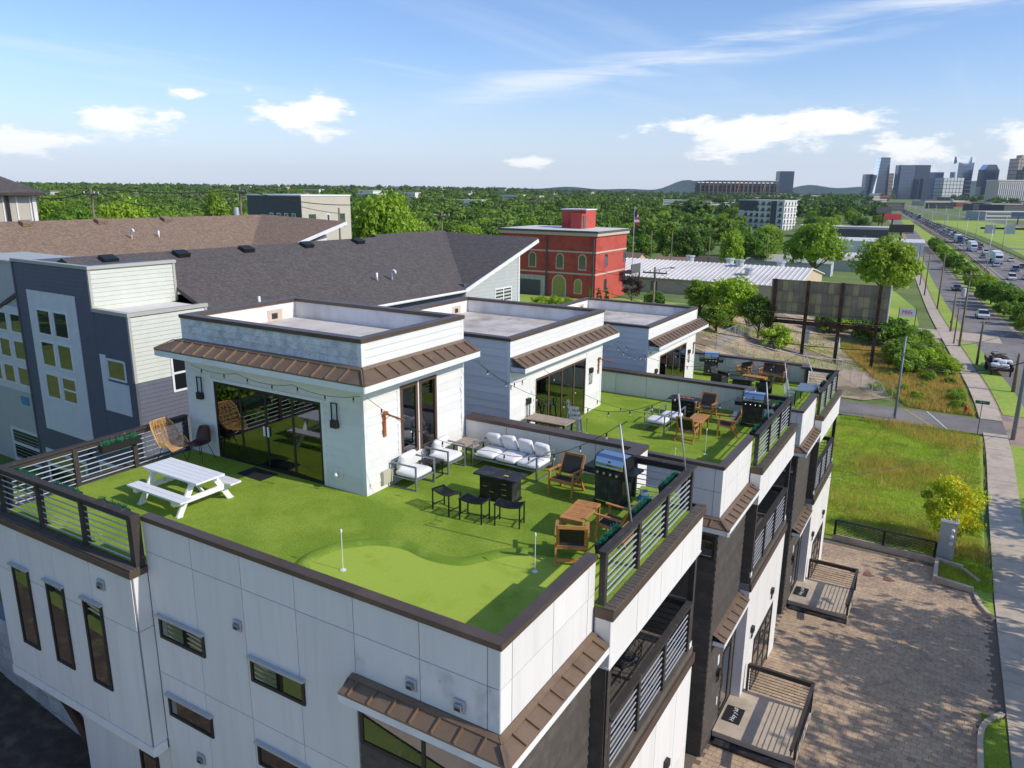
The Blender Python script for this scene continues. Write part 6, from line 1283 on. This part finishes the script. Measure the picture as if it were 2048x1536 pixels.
def forest(name, n, zr, pxr, m, label, keep=lambda p, px, Z: True, size=(.75,1.25)):
    out = []; c = 0; tr_ = 0
    while c < n and tr_ < n*12:
        tr_ += 1; px = random.uniform(*pxr); Z = zr[0]+(zr[1]-zr[0])*random.random()**1.2; p = PZ(px, 430, Z)
        if excluded(p.x, p.y) or clear_view(px, Z) or not keep(p, px, Z): continue
        a = random.uniform(0,6.28); s = random.uniform(*size)*(1+Z/4500); v = LT[c % 5]*s; x = v[:,0]*math.cos(a)-v[:,1]*math.sin(a); y = v[:,0]*math.sin(a)+v[:,1]*math.cos(a)
        out.append(np.column_stack([x+p.x, y+p.y, v[:,2]+Tz(p.x,p.y)])); c += 1
    q = np.concatenate(out); k = len(q)//4; me = bpy.data.meshes.new(name)
    me.vertices.add(len(q)); me.vertices.foreach_set('co', q.ravel()); me.loops.add(len(q)); me.loops.foreach_set('vertex_index', np.arange(len(q)).astype(np.int32)); me.polygons.add(k); me.polygons.foreach_set('loop_start', (np.arange(k)*4).astype(np.int32)); me.update(calc_edges=True)
    me.materials.append(MAT[m]); o = mk(name, me, None); return tag(o, label, 'woodland', kind='stuff')
for nm, c, c2 in (('far_leaf', (.085,.16,.018), (.15,.235,.025)), ('far_leaf2', (.06,.125,.02), (.10,.175,.03))): mt(nm, c, .7, .3, .06, c2=c2, c2sc=.045, c2lo=.42, c2hi=.6, transl=.2)
kp = lambda p, px, Z: px < 1420 or random.random() < .25
forest('far_woodland', 1700, (300,1500), (-80,1720), 'far_leaf', 'mass of distant green treetops spreading to the horizon', kp); forest('far_woodland', 1100, (1300,4200), (-80,2100), 'far_leaf2', 'darker bands of far treetops along the skyline', lambda p, px, Z: px < 1380 or random.random() < .35, (.8,1.35))
# ---- grass blades
def grass(name, n, box, m, label, h=(.12,.4), w=.02, poly=None, keep=None, parent=None):
    x = rng.uniform(box[0], box[1], n); y = rng.uniform(box[2], box[3], n)
    if keep is not None: k = keep(x, y); x, y = x[k], y[k]
    n = len(x); z = T(x, y); hh = rng.uniform(*h, n); a = rng.uniform(0, 6.28, n); l = rng.normal(0,.35,(n,2))*hh[:,None]; dx, dy = np.cos(a)*w, np.sin(a)*w
    q = np.stack([np.column_stack([x-dx,y-dy,z]), np.column_stack([x+dx,y+dy,z]), np.column_stack([x+l[:,0],y+l[:,1],z+hh])],1).reshape(-1,3)
    me = bpy.data.meshes.new(name); me.vertices.add(3*n); me.vertices.foreach_set('co', q.ravel()); me.loops.add(3*n); me.loops.foreach_set('vertex_index', np.arange(3*n).astype(np.int32)); me.polygons.add(n); me.polygons.foreach_set('loop_start', (np.arange(n)*3).astype(np.int32)); me.update(calc_edges=True); me.materials.append(MAT[m])
    return tag(mk(name, me, None), label, 'grass', kind='stuff')
def clumpy(f, thr):
    def k(x, y): return (np.sin(x*f+1.3*np.sin(y*f*.7))+np.cos(y*f*1.1+1.7*np.sin(x*f*.6))+rng.normal(0,.5,len(x))) > thr
    return k
grass('lot_grass', 90000, (-3,7.5,34.6,62.4), 'grass_blade', 'uncut green grass covering the vacant lot', (.05,.20), .022); grass('tall_weeds', 26000, (-3,7.8,35,62.6), 'dry_blade', 'taller straw-coloured weeds in patches over the vacant lot', (.25,.75), .016, keep=clumpy(.45,.75)); grass('slope_grass', 60000, (-8,7.5,68.6,100), 'dry_blade', 'dry golden grass on the slope beyond the side street', (.15,.6), .035, keep=lambda x, y: (x < np.interp(y,[68,79,100],[7.2,6.2,4.6])) & (x > np.interp(y,[68,76,100],[2,-1,-9])))
grass('yard_weeds', 14000, (-22,-1,70,104), 'grass_blade', 'weeds dotting the dirt yard and billboard base', (.1,.5), .04, keep=clumpy(.5,.55))
grass('verge_grass', 12000, (7.15,7.85,8,19.3), 'grass_blade', 'grass tuft strip between kerb and sidewalk', (.04,.14), .012); grass('verge_grass', 5000, (5.6,7.85,31.5,34.5), 'grass_blade', 'rough grass in the corner by the meter cabinet', (.08,.35), .014)
# ================================================================ highway, traffic, town and skyline
HW = smoothline([(25,150),(23,206),(19.5,269),(9,400),(-8,545),(-40,830),(-82,1200),(-210,2300)], 12)
HW2 = smoothline([(104,150),(92,300),(76,480),(48,680),(-10,1000),(-52,1250),(-180,2300)], 14)
struct(strip('highway', HW, -6.6, 6.6, 'asphalt', .07, 4)); struct(strip('highway', HW2, -6.2, 6.2, 'asphalt', .07, 4))
struct(strip('highway_shoulder', HW, -8.2, -6.6, 'road_edge', .06, 1)); struct(strip('highway_shoulder', HW, 6.6, 8.6, 'road_edge', .06, 1))
hl = [p for p in HW if p[1] < 900]
for off in (-5.6, 5.6): mb = MB(); strip('', hl, off-.09, off+.09, '', .085, 1, build=False, mbs=mb); struct(mb.build('painted_line', 'paint_white'))
dl = resample([tuple(p) for p in hl], 3.); nr_ = normals(dl)
for off in (-1.9, 1.9):
    mb = MB()
    for i in range(0, len(dl)-1, 4): strip('', [dl[i], dl[i+1]], off-.08, off+.08, '', .086, 1, build=False, mbs=mb)
    struct(mb.build('painted_line', 'paint_white'))
struct(strip('median', smoothline([(60,150),(55,300),(46,450),(24,640),(-10,830)], 14), -26, 26, 'lawn', .03, 3)); struct(strip('median', smoothline([(12,160),(8,269),(-3,400),(-21,545),(-52,830)], 12), -5.5, 3, 'lawn', .03, 2)); struct(strip('slip_road', smoothline([(13,430),(30,410),(60,402),(110,400)], 8), -3.5, 3.5, 'asphalt', .065, 2))
def guardrail(line, off, label, ymax=760):
    t = thing('guardrail', label, 'guardrail', (0,0,0), 0, 'highway guardrails'); nr = normals(line); pts = [(p+q*off) for p, q in zip(line, nr) if p[1] < ymax]
    MB().tube([(p[0],p[1],Tz(p[0],p[1])+.7) for p in pts], .16, 5).build('rail', 'rust_steel', t); J = MB()
    for p in pts: J.box(p[0]-.08,p[0]+.08,p[1]-.08,p[1]+.08,Tz(p[0],p[1])-.1,Tz(p[0],p[1])+.7)
    J.build('posts', 'rust_steel', t)['kind'] = 'stuff'
guardrail(HW, -8.4, 'dark guardrail on the street side of the highway'); guardrail(HW, 8.9, 'dark guardrail on the median side of the highway')
# ---- cars
def car_proto(key, m, van=False):
    r = bpy.data.objects.new('proto', None); L, W, H = (4.5,1.82,1.45) if not van else (4.9,1.95,1.85); y0 = L/2
    prof = [(-y0,.35),(-y0,.75),(-y0+.9,.92 if not van else 1.05),(y0-.55,.95 if not van else 1.1),(y0,.85),(y0,.35)]
    cab = [(-y0+.95,.90),(-y0+1.75,H),(y0-1.3,H),(y0-.45,.93)] if not van else [(-y0+.95,1.03),(-y0+1.5,H),(y0-.35,H),(y0-.1,1.08)]
    MB().prism(prof, -W/2, W/2, 0).build('body', m, r)
    a = [(x*(W/2-.10-.12*(z > 1.2)), y, z) for x in (-1,1) for y, z in cab]; n = len(cab)
    MB().add(a, [tuple(range(n-1,-1,-1)), tuple(range(n,2*n))]+[(i,(i+1)%n,n+(i+1)%n,n+i) for i in range(n)]).build('glasshouse', 'car_glass', r)
    BX('roof', m, r, (-W/2+.2,W/2-.2,cab[1][0]+.1,cab[2][0]-.05,H-.005,H+.03))
    for x in (-1,1):
        for y in (-y0+.85,y0-.85): o = MB().lathe([(.30,-.1),(.33,-.07),(.33,.07),(.30,.1)], 12).build('wheel', 'tyre', r); o.location = (x*(W/2-.06),y,.33); o.rotation_euler = (0,R(90),0)
        BX('headlight', 'head_lamp', r, (min(x*.5,x*.82),max(x*.5,x*.82),-y0-.02,-y0+.02,.58,.74)); BX('tail_light', 'red_lamp', r, (min(x*.6,x*.85),max(x*.6,x*.85),y0-.02,y0+.02,.65,.85))
    PC[key] = r; return r
PC = {}
for k in ('white','silver','black','grey','blue','red'): car_proto(k, 'car_'+k); car_proto(k+'_van', 'car_'+k, True)
def lorry(m, cabm):
    r = bpy.data.objects.new('proto', None)
    BX('trailer_box', m, r, (-1.3,1.3,-3.2,10.2,1.15,4.05)); BX('chassis', 'black_metal', r, (-.9,.9,-6.2,10.0,.7,1.12))
    MB().prism([(-7.0,.6),(-7.0,1.9),(-6.4,2.1),(-6.0,3.1),(-5.4,3.7),(-3.7,3.8),(-3.7,.6)], -1.2, 1.2, 0).build('cab', cabm, r); MB().slab([(-1.05,-6.45,2.15),(1.05,-6.45,2.15),(1.05,-6.05,3.05),(-1.05,-6.05,3.05)], .02).build('windscreen', 'car_glass', r)
    for y in (-6.0,-3.4,7.6,8.8):
        for x in (-1,1): o = MB().lathe([(.46,-.14),(.5,-.1),(.5,.1),(.46,.14)], 12).build('wheel', 'tyre', r); o.location = (x*1.1,y,.5); o.rotation_euler = (0,R(90),0)
    return r
PC['lorry_w'] = lorry('sign_white','sign_white'); PC['lorry_b'] = lorry('sign_white','car_blue')
def place_car(key, x, y, rz, label, cat='car', group=None):
    r = copytree(PC[key], (x,y,Tz(x,y)+.09), rz); r.name = 'lorry' if 'lorry' in key else ('van' if 'van' in key else 'car'); tag(r, label, cat, group); return r
def along(line, y, off):
    i = min(range(len(line)), key=lambda k: abs(line[k][1]-y)); n = normals(line)[i]; d = line[min(i+1,len(line)-1)]-line[max(i-1,0)]
    q = np.array([np.interp(y,[p[1] for p in line],[p[0] for p in line]), y])+n*off; return q, math.atan2(d[1],d[0])-math.pi/2
cols = ['white']*5+['silver']*3+['black']*4+['grey']*3+['blue','red']
def lab(c, where): return '%s %s' % ({'white':'white','silver':'silver','black':'black','grey':'dark grey','blue':'blue','red':'red'}[c], where)
for (y, off, key) in ((320,-1.6,'lorry_w'),(392,-3.4,'lorry_w'),(455,-3.3,'lorry_b'),(880,2,'lorry_b')):
    q, a = along(HW, y, off); place_car(key, q[0], q[1], a, {320:'white articulated lorry among the nearest highway cars',392:'white box lorry second in the highway queue',455:'blue-cabbed lorry in the highway queue',880:'distant lorry where the highway narrows'}[y], 'lorry', 'lorries on the highway')
ys = []
for lane in (-3.7, 0.1, 3.9):
    y = random.uniform(236,262)
    while y < 1500:
        if not (lane < -3 and any(abs(y-k) < 16 for k in (320,392,455))) and not (lane < 1 and abs(y-320) < 12):
            c = random.choice(cols); v = random.random() < .3; q, a = along(HW, y, lane+random.uniform(-.3,.3)); place_car(c+('_van' if v else ''), q[0], q[1], a, lab(c, 'van driving towards the viewpoint on the highway' if v else 'car driving towards the viewpoint on the highway'), 'van' if v else 'car', lab(c, 'vehicles on the near carriageway'))
        y += random.uniform(16,34)*(1.5 if y < 420 else .62)
for y, off in ((330,-2),(420,2),(470,-1.8),(520,2),(610,-2),(660,1),(760,2)):
    c = random.choice(cols); q, a = along(HW2, y, off); place_car(c, q[0], q[1], a+math.pi, lab(c, 'car on the far carriageway past the median'), 'car', lab(c, 'cars on the far carriageway'))
q, a = along(ROADL, 150, 1.2); place_car('white', q[0], q[1], a, 'white car coming along the street past the lamp pole'); q, a = along(ROADL, 205, 1.4); place_car('black', q[0], q[1], a, 'dark car further along the street in tree shade')
for i, (px, py, Z, c) in enumerate(((1290,505,170,'black'),(1315,505,172,'grey'),(1404,502,185,'silver'),(1420,503,186,'white'))): P0 = PZ(px,py,Z); place_car(c, P0.x, P0.y, R(80), lab(c, 'car parked by the bungalows behind the warehouse'), 'car', 'cars by the bungalows')
for r in PC.values():
    for ch in list(r.children): bpy.data.objects.remove(ch)
    bpy.data.objects.remove(r)
# ---- highway light masts, sign gantry, roadside billboards
for i in range(15):
    y = 215+i*48; q, a = along(HW, y, -9.6 if i % 2 else 9.8); z = Tz(*q); t = thing('light_mast', 'tall slim pale light mast beside the highway', 'lamp post', (q[0],q[1],z), 0, 'highway light masts'); MB().tube([(0,0,0),(0,0,15)], [.16,.09], 6).build('shaft', 'galv', t, True); MB().tube([(0,0,14.6),(1.2 if i % 2 else -1.2,0,15)], .05, 5).build('arm', 'galv', t); BX('lamp', 'galv', t, (1.0 if i % 2 else -1.7,1.7 if i % 2 else -1.0,-.2,.2,14.95,15.1))
q, a = along(HW, 425, 24); z = Tz(*q); t = thing('sign_gantry', 'steel gantry with two sign backs over the slip road', 'sign', (q[0],q[1],z), a); MB().tube([(0,0,0),(0,0,9.5)], .25, 8).build('mast', 'rust_steel', t); MB().bar((0,0,9),(-22,0,9), .4, .9).build('beam', 'rust_steel', t); [BX('sign_panel', 'galv', t, (x-2.2,x+2.2,-.5,-.35,6.6,10.6)) for x in (-10,-18)]
def roadside_board(px, py, Z, w, h, m, label, legs=5, txt=None):
    p = PZ(px, py, Z); t = thing('roadside_billboard', label, 'billboard', (p.x,p.y,p.z), R(25), 'distant billboards'); BX('panel', m, t, (-w/2,w/2,-.3,.3,-h/2,h/2)); MB().tube([(0,.1,-h/2-legs),(0,.1,-h/2)], .35, 8).build('column', 'rust_steel', t); BX('walkway', 'rust_steel', t, (-w/2,w/2,-1,-.3,-h/2-.3,-h/2-.1))
roadside_board(1803,457,255,7.8,2.6,'sign_black','black double billboard above the highway verge'); roadside_board(1786,433,330,7,2.2,'sign_red','red billboard beyond the black one'); roadside_board(1768,420,420,8,3.5,'charcoal_wall','dark green billboard by the far trees'); roadside_board(2038,429,480,9,3,'car_blue','blue billboard past the far carriageway')
# ---- small houses and sheds among the trees
def cottage(px, py, Z, w, d, h, wm, rm, rz, label, group='small houses among the trees', roofh=1.8):
    p = PZ(px, py, Z); z = Tz(p.x,p.y)-.2; t = thing('cottage', label, 'house', (p.x,p.y,z), rz, group)
    BX('wall', wm, t, (-w/2,w/2,-d/2,d/2,0,h)); MB().prism([(-d/2,h),(d/2,h),(0,h+roofh-.1)], -w/2+.02, w/2-.02, 0).build('gable', wm, t)
    for s in (-1,1): pts = [(-w/2-.3,s*(d/2+.35),h-.2),(w/2+.3,s*(d/2+.35),h-.2),(w/2+.3,0,h+roofh),(-w/2-.3,0,h+roofh)]; MB().slab(pts if s < 0 else pts[::-1], .12).build('roof_slope', rm, t)
    for x in (-w/4,w/4): window(t, 'y-', -d/2, x-.5, x+.5, .9, 2.2, 'white_trim', .1, 'glass_far'); window(t, 'x+', w/2, x*.6-.45, x*.6+.45, .9, 2.2, 'white_trim', .1, 'glass_far')
    return t
cottage(1349,492,192,8,8,3.0,'white_board','shingle_brown',R(20),'white bungalow with brown hip roof past the warehouse'); cottage(1430,490,205,9,7,2.8,'beige_panel','shingle_dark',R(10),'grey-roofed bungalow beside the pale green tree'); cottage(1570,495,215,26,9,4,'light_grey_board','beige_panel',R(4),'long grey metal shed with beige roof',roofh=1.5); cottage(1700,510,240,24,12,4,'beige_panel','white_roof',R(3),'ribbed pale shed behind the broad tree'); cottage(1745,470,330,40,22,5,'white_board','white_roof',R(5),'long white flat shed near the black billboard',roofh=.8); cottage(1690,445,430,46,28,6,'charcoal_wall','white_roof',R(5),'large grey-roofed commercial shed amid trees',roofh=1)
for i, (px, py, Z, wm, rm) in enumerate(((868,455,150,'white_board','shingle_dark'),(900,452,155,'white_board','charcoal_wall'),(945,458,160,'white_board','shingle_brown'),(975,448,175,'white_board','shingle_brown'),(1000,452,178,'beige_panel','shingle_dark'),(1020,440,200,'white_board','shingle_brown'),(1222,440,210,'red_stucco','white_roof'),(1245,436,215,'light_grey_board','shingle_dark'),(1262,440,205,'beige_wall','shingle_brown'),(1280,495,165,'white_board','white_roof'))):
    cottage(px,py,Z,8,7,3.2,wm,rm,R(random.uniform(-20,30)),['white cottage with dark roof left of the pale pole','white gabled cottage right of the pale pole','white cottage with a steep brown roof','white twin-gabled brown-roofed cottage','beige cottage among bushes','white cottage half hidden by trees','red-walled flat shop behind the red building','grey house beside the flag','beige house under the tall trees','white shop front at the end of the warehouse'][i])
for i in range(60):
    px = random.uniform(80,1560); Z = random.uniform(700,2600); wm = random.choice(['white_board','beige_panel','beige_wall','cream_trim','beige_wall','white_board']); p = PZ(px,400,Z)
    if excluded(p.x,p.y): continue
    z = Tz(p.x,p.y); w = random.uniform(14,46)*(1+Z/2500); h = random.uniform(6,10)+Z/420; t = thing('far_block', {'white_board':'white','beige_panel':'beige','beige_wall':'tan','cream_trim':'cream','red_stucco':'brick-red'}[wm]+' low building showing among the distant trees', 'building', (p.x,p.y,z), R(random.uniform(-20,20)), 'low buildings in the distant woods')
    BX('wall', wm, t, (-w/2,w/2,-7,7,0,h)); BX('roof', random.choice(['white_roof','shingle_brown','charcoal_wall']), t, (-w/2-.5,w/2+.5,-7.5,7.5,h,h+.9)); [BX('window_band', 'glass_far', t, (-w/2+1,w/2-1,-7.05,-6.99,zz,zz+1.3)) for zz in np.arange(1.5,h-1.5,3.2)]
# ---- white balcony apartments
Q = PZ(1568,420,500); t = thing('apartment_block', 'white apartment block with rows of dark balconies above the woods', 'building', (Q.x,Q.y,Tz(Q.x,Q.y)), R(-18)); hh = PZ(1568,402,500).z-Tz(Q.x,Q.y)
BX('wall', 'white_board', t, (-34,0,0,16,0,hh)); BX('dark_bay', 'charcoal_wall', t, (-9.5,-5.5,-.4,0,0,hh-.2)); BX('dark_bay', 'charcoal_wall', t, (-34,-20,-.3,0,hh*.66,hh+.6)); BX('roof_edge', 'white_trim', t, (-34.4,.4,-.5,16.4,hh,hh+.5))
for i in range(5):
    for j in range(7): x = -2.5-4.3*j; z = .6+hh/5*i; BX('balcony', 'charcoal_wall', t, (x-1.1,x+1.1,-1.2,-.02,z+.2,z+1.2)); BX('balcony_window', 'glass_far', t, (x-1.0,x+1.0,-.03,.02,z+1.2,z+2.5))
    for j in range(4): y = 2+4*j; BX('balcony', 'white_trim', t, (.02,1.2,y-1,y+1,.6+hh/5*i+.2,.6+hh/5*i+1.0)); BX('balcony_window', 'glass_far', t, (-.02,.03,y-.9,y+.9,.6+hh/5*i+1.0,.6+hh/5*i+2.4))
# ---- hills
def ridge(name, Z, pts):
    mb = MB()
    for px, py in pts: p = PZ(px,py,Z); mb.v += [tuple(p), (p.x,p.y,-40)]
    n = len(pts); b = len(mb.v)
    for px, py in pts: p = PZ(px,py+2,Z*1.1); mb.v += [tuple(p)]
    mb.f += [(2*i,2*i+1,2*i+3,2*i+2) for i in range(n-1)]+[(2*i,2*i+2,b+i+1,b+i) for i in range(n-1)]; return struct(mb.build(name, 'hill'))
rd = random.Random(3); hp = []
for px in range(-300,2500,14): hp.append((px, 372-(px-1024)*-.0089*0+2.2*math.sin(px*.021)+1.5*math.sin(px*.053+1)-max(0,9*math.exp(-((px-1355)/30)**2))-max(0,10*math.exp(-((px-1385)/28)**2))-7*math.exp(-((px-1620)/40)**2)-14*math.exp(-((px-1945)/90)**2)-4*math.exp(-((px-2100)/90)**2)))
ridge('hills', 5200, [(p, q+5) for p, q in hp])
# ---- downtown
def tower(px, ytop, Z, wpx, dpt, m, label, parts=(), rz=R(25), yb=402, sub=None):
    p = PZ(px, yb, Z); zt = PZ(px, ytop, Z).z; zg_ = Tz(p.x,p.y); H = zt-zg_; W = wpx*Z/FPX; t = thing('tower', label, 'skyscraper', (p.x,p.y,zg_), rz, 'downtown towers')
    return t, H, W
CITY = R(30.7)
def glazed(t, m, x0, x1, y0, y1, H, step=14, fin='tower_glass_dark'):
    BX('body', m, t, (x0,x1,y0,y1,0,H)); J = MB()
    for z in np.arange(step, H-2, step): J.box(x0-.3,x1+.3,y0-.3,y1+.3,z,z+1.6)
    J.build('floor_bands', fin, t); J = MB()
    for x in np.linspace(x0,x1,7): J.box(x-.5,x+.5,y0-.5,y0,0,H)
    for y in np.linspace(y0,y1,5): J.box(x1,x1+.5,y-.5,y+.5,0,H)
    J.build('fins', fin, t)
for (px, yt, Z, w, m, lb) in ((1755,316,3050,27,'tower_glass','tallest slanting blue glass tower'),(1733,349,3100,20,'tower_glass','low blue glass tower beside the tallest one'),(1771,347,3150,14,'cream_trim','narrow pale tower touching the tallest one'),(1802,331,3000,28,'tower_glass','blue glass tower, first of a close pair'),(1829,331,3020,32,'tower_glass_dark','darker blue glass tower, second of a close pair'),(1861,345,3200,26,'tower_glass','mid-height glass tower behind the pair'),(1968,330,3050,28,'tower_glass_dark','dark tower with a chamfered crown'),(2033,318,3000,36,'beige_wall','brown stone tower beside the frame edge'),(2046,340,2900,30,'charcoal_wall','dark slab behind the brown stone tower'),(1565,343,2700,28,'tower_glass_dark','lone dark square tower behind the stadium'),(1846,358,2950,16,'tower_glass_dark','short dark tower at the foot of the pair'),(1893,356,3000,40,'white_board','white low tower under the twin-spired one')):
    t, H, W = tower(px, yt, Z, w, 0, m, lb, rz=CITY); W2 = W/2
    if 'slanting' in lb: MB().prism([(-W2,0),(W2,0),(W2*.8,H),(-W2*.55,H)], -W2*.7, W2*.7, 1).build('body', m, t); J = MB(); [J.box(-W2*.9,W2*.9,-W2*.72,-W2*.7,z,z+1.5) for z in np.arange(10,H-6,12)]; J.build('floor_bands', 'tower_glass_dark', t)
    elif 'chamfered' in lb: glazed(t, m, -W2,W2,-W2*.8,W2*.8,H*.86); MB().prism([(-W2,H*.86),(W2,H*.86),(W2*.55,H),(-W2*.55,H)], -W2*.7, W2*.7, 1).build('crown', m, t)
    else: glazed(t, m, -W2,W2,-W2*.8,W2*.8,H)
    if 'brown stone' in lb: BX('crown', m, t, (-W2*.5,W2*.3,-W2*.5,W2*.5,H,H*1.08))
t, H, W = tower(1914, 326, 3100, 32, 0, '', 'twin-spired glass tower with a notched crown', rz=CITY); W2 = W/2
MB().prism([(-W2,0),(W2,0),(W2*.92,H*.35),(W2*1.0,H),(W2*.45,H*.98),(0,H*.93),(-W2*.45,H*.98),(-W2*.95,H),(-W2*.9,H*.35)], -W2*.8, W2*.8, 1).build('body', 'tower_glass', t); [MB().prism([(s*W2*.75,H*.97),(s*W2,H*.97),(s*W2*.98,H*1.16)], -6, 6, 1).build('spire', 'tower_glass_dark', t) for s in (-1,1)]; MB().prism([(-W2*.5,H*.55),(W2*.5,H*.55),(0,H*.4)], -W2*.83, -W2*.8, 1).build('notch_panel', 'tower_glass_dark', t); J = MB(); [J.box(-W2*.9,W2*.9,-W2*.82,-W2*.801,z,z+1.5) for z in np.arange(10,H*.9,13)]; J.build('floor_bands', 'tower_glass_dark', t); J = MB(); [J.box(W2*.25,W2*1.02,-W2*.86,-W2*.81,z,z+2.5) for z in np.arange(8,H*.5,16)]; J.build('scaffold_bands', 'cream_trim', t)
# stadium under construction
P0 = PZ(1478,386,2450); zg_ = Tz(P0.x,P0.y); hs = PZ(1478,363,2450).z-zg_; t = thing('stadium', 'long unfinished stadium frame with dark decks below the skyline', 'stadium', (P0.x,P0.y,zg_), CITY); Wd = 155*2450/FPX/2
BX('core', 'rust_steel', t, (-Wd+4,Wd-4,6,90,0,hs*.9)); [BX('deck', 'rust_steel' if i % 2 else 'charcoal_wall', t, (-Wd,Wd,0,92,hs*i/5-1.4,hs*i/5+1.2)) for i in range(1,6)]; [BX('column', 'rust_steel' if k % 4 == 1 else 'charcoal_wall', t, (x-2.2,x+2.2,-.6,3,0,hs)) for k, x in enumerate(np.linspace(-Wd,Wd,19))]; BX('roof_edge', 'galv', t, (-Wd*.75,Wd,-2,94,hs+1.3,hs+3))
for x, h in ((-12,58),(70,52)): MB().bar((x,-8,0),(x+10,-8,h), 1.6, 1.6).build('crane_boom', 'teak', t)
# low city fabric
rd = random.Random(11)
for i in range(120):
    px = rd.uniform(1400,2080); Z = rd.uniform(650,2600)*(1 if px > 1700 else 1.0); p = PZ(px,395,Z); hx = np.interp(p.y,[206,545,1200,2300],[23,-8,-82,-210])
    if hx-26 < p.x < hx+(110 if p.y < 900 else 60): continue
    wm = rd.choice(['white_board','beige_wall','red_stucco','charcoal_wall','light_grey_board','cream_trim','tower_glass_dark','beige_panel']); w = rd.uniform(18,60); d = rd.uniform(14,40); h = rd.uniform(5,12)+max(0,(Z-1500)/75)*rd.random()
    t = thing('city_block', {'white_board':'white','beige_wall':'tan','red_stucco':'brick-red','charcoal_wall':'charcoal','light_grey_board':'grey','cream_trim':'cream','tower_glass_dark':'dark glass','beige_panel':'beige'}[wm]+' low block in the built-up area before downtown', 'building', (p.x,p.y,Tz(p.x,p.y)), CITY+R(rd.uniform(-15,15)), 'low blocks before downtown')
    BX('wall', wm, t, (-w/2,w/2,-d/2,d/2,0,h)); BX('roof', rd.choice(['white_roof','charcoal_wall','membrane']), t, (-w/2-.4,w/2+.4,-d/2-.4,d/2+.4,h,h+.8)); [BX('window_band', 'glass_far', t, (-w/2+1,w/2-1,-d/2-.06,-d/2+.01,zz,zz+1.4)) for zz in np.arange(1.5,h-2,3.6)]
P0 = PZ(2030,400,1500); t = thing('civic_block', 'broad cream office block with vertical fins at the frame edge', 'building', (P0.x,P0.y,Tz(P0.x,P0.y)), CITY); hc = PZ(2030,362,1500).z-Tz(P0.x,P0.y); BX('wall', 'cream_trim', t, (-38,60,0,40,0,hc)); [BX('fin', 'white_trim', t, (x-.7,x+.7,-1.2,0,hc*.25,hc-3)) for x in np.arange(-36,58,4)]; BX('roof', 'white_roof', t, (-39,61,-1,41,hc,hc+2)); J = MB(); [J.box(x-1.2,x+1.2,-.3,-.05,hc*.25,hc-3) for x in np.arange(-34,58,4)]; J.build('window_strips', 'glass_far', t)
P0 = PZ(1905,386,1700); t = thing('overpass', 'pale concrete overpass crossing before downtown', 'bridge', (P0.x,P0.y,Tz(P0.x,P0.y)), CITY); BX('deck', 'concrete', t, (-75,75,0,12,7,9)); [BX('pier', 'concrete', t, (x-1,x+1,4,8,0,7)) for x in np.arange(-70,71,20)]
forest('city_trees', 420, (600,2600), (1380,2100), 'far_leaf2', 'green tree clumps between the blocks before downtown', lambda p, px, Z: True, (.9,1.6))
# ================================================================ air
mh = bpy.data.materials.new('haze_air'); mh.use_nodes = True; nd = mh.node_tree.nodes; nd.clear(); om = nd.new('ShaderNodeOutputMaterial'); pvn = nd.new('ShaderNodeVolumePrincipled'); pvn.inputs['Color'].default_value = (.80,.89,1,1); pvn.inputs['Density'].default_value = 3.4e-5; pvn.inputs['Anisotropy'].default_value = .1; mh.node_tree.links.new(pvn.outputs[0], om.inputs['Volume'])
hz = BX('haze', mh, None, (-6900,6900,-2900,6700,-60,235)); hz['kind'] = 'stuff'; hz['label'] = 'thin pale blue air between the rooftops and downtown'; hz['category'] = 'haze'
